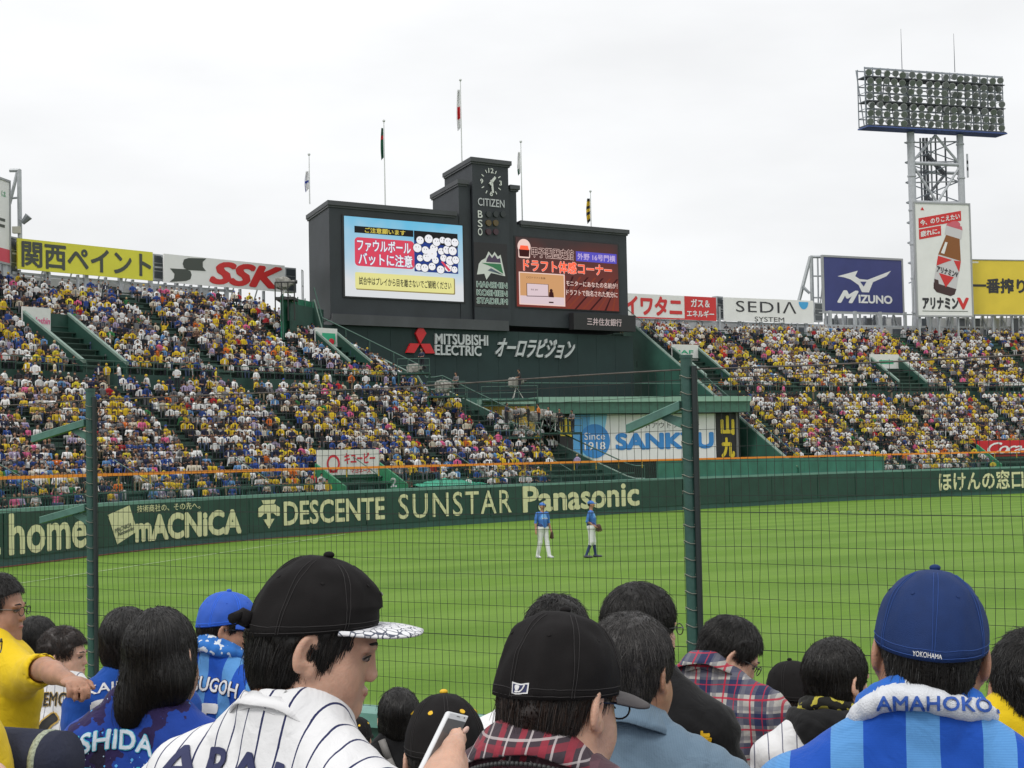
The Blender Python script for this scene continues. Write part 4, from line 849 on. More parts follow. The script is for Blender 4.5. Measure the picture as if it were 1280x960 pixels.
# ================================================================== CENTRE: roofed hut, Sankyu board, platforms
HY = 127.0
PC = Plane((at(700, 570, HY).x, at(700, 570, HY).y), (at(925, 570, HY + 6.5).x, at(925, 570, HY + 6.5).y))
hut = thing('camera_hut', 'low hut with pale green roof edge below the scoreboard', 'hut', PC.pt(0, 0))
uu = lambda px, py=540: PC.hit(px, py)[0]; zz = lambda px, py: PC.hit(px, py)[1]
MB().pbox(PC, uu(655), uu(931), zz(760, 517), zz(760, 498), -5, 0.9).build('roof', mat('roof_green', (0.045, 0.13, 0.095), 0.5, noise=0.2), hut)
MB().pbox(PC, uu(668), uu(932), zz(760, 503), zz(760, 496.5), -4.6, 1.05).build('roof_edge', mat('mint_green', (0.24, 0.40, 0.32), 0.5, noise=0.1), hut)
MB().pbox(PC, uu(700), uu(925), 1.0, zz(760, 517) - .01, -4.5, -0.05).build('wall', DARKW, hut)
MB().pbox(PC, uu(919.5), uu(922), 1.5, zz(760, 517) - .02, -0.045, 0.12).build('post', mat('grey_post', (0.16, 0.16, 0.16), 0.5), hut)
bd = thing('billboard', 'wide white board reading SANKYU with a blue disc between black side panels', 'billboard', PC.pt(uu(715), 3.5))
u0, u1, z0, z1 = uu(716, 547), uu(894.5, 547), zz(716, 578), zz(716, 518.5)
NP = 6
for i in range(NP): MB().pbox(PC, u0 + (u1 - u0) * i / NP + .008, u0 + (u1 - u0) * (i + 1) / NP - .008, z0, z1, -0.04, 0.05).build('face_panel', BW, bd)
for a, b in ((uu(699), u0 - .03), (u1 + .03, uu(919))): MB().pbox(PC, a, b, z0, z1, -0.04, 0.05).build('side_panel', SB2, bd)
mp = pmap(PC, u0, u1, z0, z1); mp2 = lambda u, v, w_=0.0: mp(u, v, w_ + .06)
mb = MB()
flat(mb, mp2, [(0, 0), (0.05, 0), (0.20, 0.4), (0.235, 1.0), (0, 1.0)], 0.0, 1); flat(mb, mp2, [(0, 0), (0.03, 0), (0.10, 0.5), (0.12, 1.0), (0, 1.0)], 0.01, 5); disc(mb, mp2, 0.145, 0.44, 0.105, 0.36, 0.02, 0, 32)
letter(mb, mp2, 'Since', 0.075, 0.47, 0.215, 0.62, 0.035, 2, bold=0.0); letter(mb, mp2, '1918', 0.075, 0.25, 0.215, 0.42, 0.035, 2, bold=0.01)
letter(mb, mp2, 'ベストアウトソーサー', 0.39, 0.70, 0.88, 0.82, 0.01, 3, bold=0.0); letter(mb, mp2, 'SANKYU', 0.295, 0.26, 0.975, 0.58, 0.01, 0, bold=0.05)
mb.build('lettering', [mat('print_azure', (0.04, 0.24, 0.60), .5), mat('print_sky', (0.22, 0.55, 0.78), .5), PW, PCHA, BW, mat('print_sky2', (0.10, 0.36, 0.68), .5)], bd)
mb = MB()
for a, b in ((uu(901.5), uu(916.5)),):
    mm = pmap(PC, a, b, z0, z1); letter(mb, lambda u, v, w_: mm(u, v, w_ + .06), '山', 0.0, 0.55, 1, 0.93, 0.01, 0, bold=0.06); letter(mb, lambda u, v, w_: mm(u, v, w_ + .06), '九', 0.0, 0.05, 1, 0.45, 0.01, 0, bold=0.06)
mb.build('lettering', mat('print_gold', (0.68, 0.52, 0.03), .5), bd); mb = MB()
mm = pmap(PC, uu(700.5), uu(713.5), z0, z1); letter(mb, lambda u, v, w_: mm(u, v, w_ + .06), '山', 0.0, 0.55, 1, 0.93, 0.01, 0, bold=0.06)
mb.build('lettering', mat('print_gold', (0.68, 0.52, 0.03), .5), bd)
# second, taller green screen behind the wall right of the gap
sA, sB = s_of(815, .6, 3), s_of(1100, .6, 3)
sc = thing('green_windscreen', 'flat green windscreen on the outfield wall in front of the white SANKYU board', 'windscreen', wp(sA, .3, 2.45))
cur = sA
while cur < sB - .5: nx_ = min(sB, cur + 3.0); wall_slab('screen_sheet', cur + .01, nx_ - .01, 0.12, 0.16, WALL_H + .005, 3.68 + random.uniform(-.05, .03), mat('windscreen_green', (0.035, 0.16, 0.12), 0.7, noise=0.25, nscale=0.7, bump=0.3, bscale=1.0), sc, .8); cur = nx_
# deck and low walls in the pit
pit = thing('centre_deck', 'flat green deck and parapet between the back screen and the hut roof', 'deck', at(700, 500, 132))
a, b, c, d = at(560, 500, 124), at(905, 500, 136), at(905, 500, 141), at(560, 500, 130)
MB().plan([(a.x, a.y), (b.x, b.y), (c.x, c.y), (d.x, d.y)], 8.0, 8.3).build('deck_slab', mat('deck_green', (0.10, 0.22, 0.17), .7, noise=.2), pit)
MB().plan([(a.x, a.y), (b.x, b.y), (b.x, b.y + .15), (a.x, a.y + .15)], 7.2, 8.9).build('parapet', mat('deck_parapet', (0.045, 0.13, 0.10), .7, noise=.2), pit)
MB().tube([Vector((a.x, a.y, 10.1)), Vector((b.x, b.y, 10.1))], 0.04, 5).build('top_rail', RAILG, pit)
a, b = at(603, 495, 122.5), at(668, 497, 124.5); P2 = Plane((a.x, a.y), (b.x, b.y))
MB().pbox(P2, 0, P2.L, 4, at(603, 508, 122.5).z, -1, -0.05).build('lower_wall', mat('ochre_panel', (0.50, 0.33, 0.04), .6, noise=.2), pit)
MB().pbox(P2, 0, P2.L, at(603, 505.5, 122.5).z, at(603, 499, 122.5).z, -1, 0.2).build('roof_edge', mat('mint_green', (0.24, 0.40, 0.32), 0.5, noise=0.1), pit)
# camera platforms with covered television cameras
SHEET = mat('rain_cover', (0.27, 0.26, 0.235), 0.5, noise=0.45, nscale=3, bump=0.8, bscale=6)
BLK = mat('tripod_black', (0.03, 0.03, 0.03), .5)
def platform(px0, px1, py, Y, hgt, lab):
    a, b = at(px0, py, Y), at(px1, py, Y); r = thing('camera_platform', lab, 'platform', (a.x, a.y, a.z - hgt))
    MB().box(a.x, b.x, a.y, a.y + 1.8, a.z - .12, a.z).build('deck', GREENW, r)
    for x in (a.x + .05, b.x - .05):
        for y in (a.y + .05, a.y + 1.7): MB().bar((x, y, a.z - hgt), (x, y, a.z - .12), 0.05, 5).build('leg', GREENW, r)
    for h in (.5, 1.0): MB().tube([(a.x, a.y, a.z + h), (b.x, a.y, a.z + h)], 0.025, 4).build('handrail', RAILG, r)
    for k in range(4): x = a.x + (b.x - a.x) * k / 3; MB().bar((x, a.y, a.z), (x, a.y, a.z + 1), 0.02, 4).build('rail_post', RAILG, r)
    return a.z
def tvcam(px, py, Y, sc_, lab, yaw=0.0):
    p = at(px, py, Y); r = thing('television_camera', lab, 'camera', (p.x, p.y, p.z - 1.35 * sc_)); R = Matrix.Rotation(yaw, 3, 'Z')
    def T(x, y, z): return p + R @ Vector((x * sc_, y * sc_, z * sc_))
    V = []; F = []; nu, nv = 14, 10; rd = random.Random(int(px * 10))
    for j in range(nv + 1):
        x = -0.62 + 1.24 * j / nv; hh = 0.27 + 0.13 * sin(pi * min(1, (j + 1) / nv)) - (0.12 if j > 7 else 0)
        for i in range(nu):
            a = 2 * pi * i / nu; k = 1 + rd.uniform(-.16, .16); cc_, s_ = cos(a), sin(a); sg = abs(cc_) ** .6 * (1 if cc_ > 0 else -1); sh = abs(s_) ** .6 * (1 if s_ > 0 else -1)
            V.append(T(x, 0.26 * sg * k, hh * sh * k * (1.25 if s_ < 0 else .9)))
    for j in range(nv):
        for i in range(nu): F.append((j * nu + i, j * nu + (i + 1) % nu, (j + 1) * nu + (i + 1) % nu, (j + 1) * nu + i))
    F += [tuple(range(nu))[::-1], tuple(range(nv * nu, nv * nu + nu))]
    mesh_obj('rain_cover', V, F, SHEET, r); MB().bar(T(.5, 0, .05), T(.85, 0, .05), 0.13 * sc_, 8).build('lens', BLK, r)
    for a in (0, 2.1, 4.2): MB().bar(T(0, 0, -.4), T(.55 * cos(a), .55 * sin(a), -1.35), 0.035 * sc_, 5).build('tripod_leg', mat('tripod_pale', (.5, .5, .46), .5), r)
platform(497, 537, 466, 116, 3.0, 'small green camera platform at the top of the edge stairs'); platform(534, 582, 495, 115, 3.0, 'green camera platform below the first one'); platform(602, 672, 500, 121, 4, 'green camera platform in front of the back screen')
tvcam(519, 460, 116.8, .95, 'covered television camera highest up beside the back screen', -.2); tvcam(556, 482, 115.8, 1.1, 'covered television camera on the lower stair platform', -.2); tvcam(645, 477, 121.8, .95, 'covered television camera standing on the middle platform', .1)
platform(676, 728, 541, 118, 3, 'green camera platform left of the white SANKYU board'); platform(618, 676, 547, 116, 3, 'green camera platform below the ochre panel')
for i, (x, y, s_) in enumerate(((638, 517, .95), (652, 515, .8), (669, 520, .95), (680, 516, .8), (628, 532, .7), (694, 521, .8), (655, 535, .65))):
    tvcam(x, y, 118 + i * .3, s_, 'covered television camera, %s of the cluster on the platforms left of the SANKYU board' % ('leftmost upper', 'second upper', 'third upper', 'fourth upper', 'leftmost lower', 'rightmost', 'lower middle')[i], rr.uniform(-.6, .6))

# ================================================================== LIGHT TOWER
lt_a, lt_b = at(1083, 120, 183), at(1253, 130, 187.0 + 2); LP = Plane((lt_a.x, lt_a.y), (lt_b.x, lt_b.y)); LL = LP.L
lz1, lz0 = at(1083, 85, 183).z, at(1083, 156, 183).z
TOWP = mat('tower_paint', (0.44, 0.46, 0.49), .5, noise=.12); TFRM = mat('lamp_frame_steel', (0.27, 0.30, 0.34), .5, noise=.15); TLAMP = mat('lamp_housing', (0.33, 0.34, 0.35), .4, noise=.15); TGL = mat('lamp_glass', (0.13, 0.145, 0.14), .15, spec=.5)
tw = thing('light_tower', 'tall stadium light tower with seven rows of floodlights', 'light tower', at(1167, 420, 186))
BLUE = mat('blue_band', (0.05, 0.09, 0.28), .5)
for k in range(8):
    z = lz0 + (lz1 - lz0) * k / 7; MB().pbox(LP, -.15, LL + .15, z - .10, z + .10, -0.1, 0.05).build('frame_beam', TFRM, tw)
    MB().pbox(LP, -.15, LL + .15, z - .05, z + .05, -1.7, -1.55).build('frame_beam', TFRM, tw)
    if k in (0, 3, 6): MB().pbox(LP, -.15, LL + .15, z - .12, z - .04, -1.5, 0.4).build('catwalk', mat('catwalk_dark', (0.10, 0.11, 0.12), .6), tw)
for k in range(19):
    u = -.12 + (LL + .24) * k / 18
    for w_ in (-.05, -1.6): MB().pbox(LP, u - .05, u + .05, lz0 - .1, lz1 + .15, w_ - .05, w_ + .05).build('frame_post', TFRM, tw)
    for q in range(7):
        z = lz0 + (lz1 - lz0) * q / 7; MB().bar(LP.pt(u, z, -.05), LP.pt(u, z, -1.6), .04, 4).build('frame_tie', TFRM, tw) if k in (0, 18) else None
MB().pbox(LP, -.2, LL + .2, lz0 - .30, lz0 - .16, -1.8, 0.5).build('base_band', BLUE, tw)
hx = MB(); hx.bar((0, 0, 0), (0, -0.5, -0.10), 0.26, 12, 0, r2=0.40)                       # one floodlight: flared drum with a glass
l0 = None
for q in range(7):
    for k in range(17):
        u = .3 + (LL - .6) * k / 16; z = lz0 + (lz1 - lz0) * (q + .5) / 7 + random.uniform(-.06, .06)
        if l0 is None:
            l0 = hx.build('floodlight', TLAMP, None); g0 = MB().bar((0, -.505, -.101), (0, -.53, -.105), 0.33, 12).build('lens', TGL, None); base_l = (l0, g0)
            o, g_ = l0, g0
        else: o = link(l0.copy()); g_ = link(g0.copy())
        p = LP.pt(u, z, .15) - ORG[tw.name]; o.parent = tw; o.location = p; yw = random.uniform(-.5, .3) + (-.35 if k > 10 else .15); o.rotation_euler = (random.uniform(.0, .25), 0, yw)
        g_.parent = o; g_.location = (0, 0, 0)
lg0, lg1 = at(1138, 165, 186), at(1199.5, 165, 188)
for (p, rr_) in ((lg0, .45), (lg1, .40)):
    for dy in (0, 6): MB().bar((p.x * (1 + dy / p.y), p.y + dy, 6), (p.x * (1 + dy / p.y), p.y + dy, lz0 - .4), rr_, 14).build('tower_leg', TOWP, tw)
    for z in range(12, 44, 4): MB().bar((p.x, p.y, z), (p.x, p.y, z + .18), rr_ + .08, 14).build('flange', TOWP, tw)
zz1 = [lz0 - .6, lz0 - 4.0, lz0 - 8.6, lz0 - 13.2]
for i in range(len(zz1) - 1):
    z0_, z1_ = zz1[i + 1], zz1[i]
    MB().bar((lg0.x, lg0.y, z0_), (lg1.x, lg1.y, z0_), .22, 8).build('cross_beam', TOWP, tw); xm = (lg0.x + lg1.x) / 2
    ym = (lg0.y + lg1.y) / 2
    if i % 2 == 0: MB().bar((lg0.x, lg0.y, z0_), (xm, ym, z1_), .15, 6).build('brace', TOWP, tw); MB().bar((lg1.x, lg1.y, z0_), (xm, ym, z1_), .15, 6).build('brace', TOWP, tw)
    else: MB().bar((lg0.x, lg0.y, z1_), (xm, ym, z0_), .15, 6).build('brace', TOWP, tw); MB().bar((lg1.x, lg1.y, z1_), (xm, ym, z0_), .15, 6).build('brace', TOWP, tw)
    MB().bar((lg0.x * (1 + 6 / 186) + .3, lg0.y + 6, z0_), (lg1.x * (1 + 6 / 186) + .3, lg1.y + 6, z0_), .2, 6).build('cross_beam', TOWP, tw)
DKS = mat('tower_dark_steel', (0.12, 0.13, 0.15), .5)
for k, px in enumerate((1151, 1155, 1159, 1164, 1170, 1182)): p = at(px, 200, 190); MB().bar((p.x, p.y, 10), (p.x, p.y, lz0 - .3), .17 if k in (1, 2) else .11, 6).build('riser_pipe', DKS if k != 3 else TOWP, tw)
for i in range(6):                                         # stair flights zig-zagging up the shaft
    z = lz0 - 2.2 - 2.6 * i; xa, xb = at(1160, 200, 189).x, at(1181, 200, 189).x
    if i % 2: xa, xb = xb, xa
    MB().prism([(xa, 189, z - .35), (xb, 189, z - 2.65), (xb, 190.2, z - 2.65), (xa, 190.2, z - .35)], [(xa, 189, z), (xb, 189, z - 2.3), (xb, 190.2, z - 2.3), (xa, 190.2, z)]).build('stair_flight', DKS, tw)
for px, yt in ((1126, 36), (1192, 42)):
    p = at(px, yt, 186); MB().bar((p.x, p.y, lz1), (p.x, p.y, p.z), .05, 5, r2=.02).build('lightning_rod', DKS, tw)
for q in (0, 1, 2):
    z = lz0 - 4.3 + q * .8; MB().bar((lg1.x + .8, lg1.y, z - 1.2), (lg1.x + .8, lg1.y, z), .12, 6).build('antenna', TOWP, tw)

GNET = mat('green_netting', (0.02, 0.16, 0.09), .8, noise=.4, nscale=2)
a, b = at(352, 385, 119), at(389, 388, 124.0); P3 = Plane((a.x, a.y), (b.x, b.y))
r = thing('net_fence', 'sagging green net fence at the top corner of the left stand beside the scoreboard', 'fence', P3.pt(0, 14))
MB().pbox(P3, 0, P3.L + .5, 12, at(389, 377, 124).z, -.1, 0).build('net_panel', GNET, r); MB().pbox(P3, 0.5, P3.L + 1.2, 12, at(389, 386, 124).z, 0.4, .5).build('net_panel', GREENW, r)
for k in range(5): u = P3.L * k / 4; MB().bar(P3.pt(u, 12, .1), P3.pt(u, at(389, 375, 124).z, .1), .05, 5).build('post', RAILG, r)
a, b = at(370, 388, 119), at(384, 388, 119); r = thing('camera_deck', 'small dark deck with rail beside the SSK board holding a covered camera', 'platform', (a.x, a.y, a.z - 1.5))
za = at(352, 371, 119).z; a = at(344, 371, 119); b = at(368, 371, 119)
MB().box(a.x, b.x, a.y, a.y + 2, za - .2, za).build('deck', BLK, r)
for k in range(4): x = a.x + (b.x - a.x) * k / 3; MB().bar((x, a.y, za - 1.8), (x, a.y, za + 1.1), .05, 4).build('post', BLK, r)
MB().bar((a.x, a.y, za + 1.1), (b.x, a.y, za + 1.1), .05, 4).build('handrail', BLK, r)
tvcam(356, 353, 120, 1.1, 'covered television camera in front of the right end of the SSK board', .3)

# loose diagonal bracing, cable trays and ladders behind the lamps
for k in range(9):
    u = LL * (k + .2) / 9; MB().bar(LP.pt(u, lz0, -1.3), LP.pt(u + (.9 if k % 2 else -.9), lz1, -1.3), .07, 5).build('diagonal_brace', TFRM, tw)
for k, u in enumerate((LL * .33, LL * .62)): MB().pbox(LP, u - .35, u + .35, lz0, lz1 + .1, -1.25, -1.1).build('ladder_cage', mat('cage_grey', (.30, .32, .34), .5), tw)

OPS = [('navy', (.02, .025, .06)), ('grey', (.14, .14, .15)), ('black', (.02, .02, .02)), ('white', (.5, .5, .5)), ('orange', (.55, .16, .03))]
HUTOPS = [(633, 531, 0), (646, 535, 1), (661, 533, 2), (674, 532, 4), (686, 536, 3), (700, 538, 2), (716, 540, 1), (650, 488, 2), (528, 463, 0), (571, 493, 1)]

for i in range(7):
    z = lz0 - 1.0 - 2.4 * i
    for (xa_, xb_) in ((lg0.x, lg1.x), (lg1.x, lg0.x)): MB().bar((xa_, lg0.y + 3, z), (xb_, lg0.y + 3, z - 2.4), .075, 5).build('lattice_bar', TFRM, tw)
    MB().bar((lg0.x, lg0.y + 3, z), (lg1.x, lg0.y + 3, z), .09, 5).build('lattice_bar', TOWP, tw)
# ================================================================== ORGANIC SURFACES (signed distance fields -> one continuous mesh)
def v3(*a): return np.array(a, dtype=np.float32)
class SDF:
    def __init__(s): s.p = []
    def cone(s, a, b, r0, r1=None, mid=0, k=0.03, op='add'): s.p.append(('c', np.array(a, np.float32), np.array(b, np.float32), r0, r0 if r1 is None else r1, mid, k, op)); return s
    def ell(s, c, r, R=None, mid=0, k=0.03, op='add'): s.p.append(('e', np.array(c, np.float32), np.array(r, np.float32), None if R is None else np.array(R, np.float32), 0, mid, k, op)); return s
    def chain(s, pts, rs, mid=0, k=0.02, op='add'):
        for i in range(len(pts) - 1): s.cone(pts[i], pts[i + 1], rs[i], rs[i + 1], mid, k, op)
        return s
    def one(s, q, P):
        if q[0] == 'c':
            a, b, r0, r1 = q[1:5]; ab = b - a; t = np.clip(((P - a) @ ab) / max(1e-9, float(ab @ ab)), 0, 1)
            L = P - a - t[..., None] * ab; return np.sqrt(np.einsum('...i,...i->...', L, L)) - (r0 + (r1 - r0) * t)
        c, r, R = q[1:4]; L = P - c
        if R is not None: L = L @ R                       # R columns: local axes
        L1 = L / r; L2 = L1 / r; k0 = np.sqrt(np.einsum('...i,...i->...', L1, L1)); k1 = np.sqrt(np.einsum('...i,...i->...', L2, L2))
        return k0 * (k0 - 1) / np.maximum(k1, 1e-6)
    def box(s, q):
        if q[0] == 'c': r = max(q[3], q[4]); return np.minimum(q[1], q[2]) - r, np.maximum(q[1], q[2]) + r
        r = float(q[2].max()); return q[1] - r, q[1] + r
    def __call__(s, P):
        d = None; P2 = P.reshape(-1, 3); prune = len(P2) > 2000
        if prune: lo, hi = P2.min(0), P2.max(0)
        for q in s.p:
            if prune:
                b0, b1 = s.box(q); gap = np.maximum(np.maximum(b0 - hi, lo - b1), 0)
                if float(gap @ gap) > (.045 + q[6]) ** 2:
                    if q[7] == 'int': return np.full(P.shape[:-1], .2, np.float32)
                    continue
            di = s.one(q, P); k = q[6]; op = q[7]
            if d is None:
                if op != 'add': continue
                d = di; continue
            if op == 'add': h = np.maximum(k - np.abs(d - di), 0) / k; d = np.minimum(d, di) - h * h * k * 0.25
            elif op == 'sub': di = -di; h = np.maximum(k - np.abs(d - di), 0) / k; d = np.maximum(d, di) + h * h * k * 0.25
            else: h = np.maximum(k - np.abs(d - di), 0) / k; d = np.maximum(d, di) + h * h * k * 0.25
        return np.full(P.shape[:-1], .2, np.float32) if d is None else d
    def ids(s, P):
        best = None; idx = None
        for q in s.p:
            if q[7] != 'add': continue
            di = s.one(q, P)
            if best is None: best = di; idx = np.full(di.shape, q[5])
            else: m = di < best; best = np.where(m, di, best); idx = np.where(m, q[5], idx)
        return idx
    def bounds(s, pad):
        lo = np.full(3, 1e9); hi = -lo
        for q in s.p:
            if q[7] != 'add': continue
            if q[0] == 'c':
                r = max(q[3], q[4]); lo = np.minimum(lo, np.minimum(q[1], q[2]) - r); hi = np.maximum(hi, np.maximum(q[1], q[2]) + r)
            else: r = float(q[2].max()) if q[3] is not None else q[2]; lo = np.minimum(lo, q[1] - r); hi = np.maximum(hi, q[1] + r)
        return lo - pad, hi + pad
def surface_nets(fn, lo, hi, h):
    n = np.maximum(4, np.ceil((np.array(hi) - np.array(lo)) / h).astype(int) + 1)
    ax = [np.asarray(lo[i] + h * np.arange(n[i]), np.float32) for i in range(3)]
    D = np.empty(n, np.float32)
    B = 26
    for i in range(0, n[0], B):
        for j in range(0, n[1], B):
            for k in range(0, n[2], B):
                G = np.stack(np.meshgrid(ax[0][i:i + B], ax[1][j:j + B], ax[2][k:k + B], indexing='ij'), -1); D[i:i + B, j:j + B, k:k + B] = fn(G)
    S = D < 0
    acc = np.zeros(tuple(n - 1) + (3,), np.float32); cnt = np.zeros(tuple(n - 1), np.float32)
    base = np.stack(np.meshgrid(*[np.arange(m - 1) for m in n], indexing='ij'), -1).astype(np.float32)
    def sl(o): return tuple(slice(o[i], n[i] - 1 + o[i]) for i in range(3))
    for a in range(3):
        for c1 in (0, 1):
            for c2 in (0, 1):
                o = [0, 0, 0]; o[(a + 1) % 3] = c1; o[(a + 2) % 3] = c2; o2 = list(o); o2[a] = 1
                d0, d1 = D[sl(o)], D[sl(o2)]; m = (d0 < 0) != (d1 < 0); t = np.where(m, d0 / np.where(m, d0 - d1, 1), 0)
                for i in range(3): acc[..., i] += np.where(m, o[i] + (t if i == a else 0), 0)
                cnt += m
    act = cnt > 0; idx = np.full(act.shape, -1, np.int64); idx[act] = np.arange(act.sum())
    V = (base[act] + acc[act] / cnt[act][:, None]) * h + np.array(lo, np.float32)
    F = []
    for a in range(3):
        b, c = (a + 1) % 3, (a + 2) % 3
        o2 = [0, 0, 0]; o2[a] = 1
        s0 = [slice(0, n[i] - 1) for i in range(3)]; s1 = list(s0); s1[a] = slice(1, n[a])
        e = S[tuple(s0)] != S[tuple(s1)]; ins = S[tuple(s0)]
        I = np.argwhere(e); I = I[(I[:, b] > 0) & (I[:, c] > 0)]
        if len(I) == 0: continue
        g = lambda db, dc: idx[tuple((I - np.array([db if i == b else dc if i == c else 0 for i in range(3)])).T)]
        q = np.stack([g(1, 1), g(0, 1), g(0, 0), g(1, 0)], 1); fl_ = ~ins[tuple(I.T)]
        q[fl_] = q[fl_][:, ::-1]; F.append(q[(q >= 0).all(1)])
    return V, np.concatenate(F)
def fast_mesh(name, V, F, mats, midx=None, smooth=True):
    me = bpy.data.meshes.new(name); nV, nF = len(V), len(F); k = F.shape[1]
    me.vertices.add(nV); me.vertices.foreach_set('co', np.asarray(V, np.float32).ravel())
    me.loops.add(nF * k); me.loops.foreach_set('vertex_index', F.ravel().astype(np.int32))
    me.polygons.add(nF); me.polygons.foreach_set('loop_start', np.arange(0, nF * k, k, dtype=np.int32))
    try: me.polygons.foreach_set('loop_total', np.full(nF, k, dtype=np.int32))
    except Exception: pass
    for m in mats: me.materials.append(m)
    if midx is not None: me.polygons.foreach_set('material_index', np.asarray(midx, dtype=np.int32))
    me.polygons.foreach_set('use_smooth', np.full(nF, smooth)); me.update(calc_edges=True); me.validate(); return me
def sdf_mesh(name, sdf, h, mats, pad=0.03, lo=None, hi=None, fn=None):
    a, b = sdf.bounds(pad); lo = a if lo is None else lo; hi = b if hi is None else hi
    V, F = surface_nets(fn or sdf, lo, hi, h); mid = sdf.ids(V[F].mean(1).astype(np.float32)) if len(mats) > 1 else None
    return fast_mesh(name, V, F, mats, mid)
def obj(name, me, parent=None, loc=None, rot=None):
    o = link(bpy.data.objects.new(name, me))
    if parent: o.parent = parent
    if loc is not None: o.location = loc
    if rot is not None: o.rotation_euler = rot
    return o

SKIN = mat('skin', (0.56, 0.33, 0.235), 0.5, noise=0.24, nscale=18, sub=0.22, bump=0.14, bscale=240)
SKIN2 = mat('skin_tan', (0.40, 0.205, 0.130), 0.5, noise=0.24, nscale=18, sub=0.2, bump=0.14, bscale=240)
HAIRM = mat('black_hair', (0.0065, 0.0055, 0.005), 0.5, spec=0.35)

def hair_mat(name, dark, light, rough=.36):
    m = bpy.data.materials.new(name); m.use_nodes = True; t = m.node_tree; b = t.nodes['Principled BSDF']; b.inputs['Roughness'].default_value = rough; b.inputs['Specular IOR Level'].default_value = .5
    ci = t.nodes.new('ShaderNodeHairInfo'); mxn = t.nodes.new('ShaderNodeMix'); mxn.data_type = 'RGBA'; mxn.inputs[6].default_value = tuple(dark) + (1,); mxn.inputs[7].default_value = tuple(light) + (1,)
    pw = t.nodes.new('ShaderNodeMath'); pw.operation = 'POWER'; pw.inputs[1].default_value = 2.2; t.links.new(ci.outputs['Random'], pw.inputs[0]); t.links.new(pw.outputs[0], mxn.inputs[0]); t.links.new(mxn.outputs[2], b.inputs['Base Color']); return m
STRAND = {}
def strand_of(m):
    if m.name not in STRAND:
        STRAND[m.name] = {'black_hair': lambda: hair_mat('black_strands', (.0028, .0024, .0022), (.016, .0125, .010)), 'grey_hair': lambda: hair_mat('grey_strands', (.010, .009, .009), (.085, .078, .074), .45), 'brown_hair': lambda: hair_mat('brown_strands', (.005, .003, .0025), (.040, .020, .012))}[m.name]()
    return STRAND[m.name]

# ================================================================== THE CROWD
cs = lambda r, g, b: srgb(r, g, b, 0.66)
SHIRTS = {'yellow': cs(240, 205, 45), 'bright yellow': cs(245, 225, 60), 'white': cs(255, 255, 255), 'cream': cs(225, 215, 195), 'blue': cs(45, 80, 160), 'light blue': cs(110, 160, 215), 'navy': cs(35, 40, 75), 'black': cs(40, 40, 45), 'grey': cs(130, 130, 135), 'pink': cs(240, 110, 160), 'red': cs(200, 40, 50), 'brown': cs(115, 85, 70), 'green': cs(50, 130, 70), 'orange': cs(235, 120, 40), 'lilac': cs(185, 170, 205)}
HATS = {'dark hair': cs(20, 16, 15), 'black cap': cs(20, 20, 24), 'yellow cap': cs(235, 200, 40), 'white hat': cs(225, 225, 220), 'blue cap': cs(35, 70, 165), 'brown hair': cs(70, 48, 38), 'straw hat': cs(200, 180, 130)}
TROUS = {'dark': cs(38, 40, 50), 'denim': cs(70, 85, 120), 'khaki': cs(150, 135, 110), 'white': cs(205, 205, 205), 'grey': cs(100, 100, 105)}
WL_ = dict(L=dict(yellow=15, white=30, cream=8, blue=10, navy=8, black=15, grey=9, pink=2.5, red=2, brown=3, green=1, orange=1.2, lilac=3), R=dict(yellow=22, white=34, cream=8, blue=1, navy=6, black=15, grey=9, pink=3, red=2.5, brown=3, green=.6, orange=1.5, lilac=2))
WL_['L']['light blue'] = 4; WL_['L']['bright yellow'] = 4; WL_['R']['bright yellow'] = 7; WL_['R']['light blue'] = 1
HW = {'dark hair': 52, 'black cap': 15, 'yellow cap': 9, 'white hat': 8, 'blue cap': 5, 'brown hair': 9, 'straw hat': 2}
def pick(dct, r): ks = list(dct); return r.choices(ks, [dct[k] for k in ks])[0]
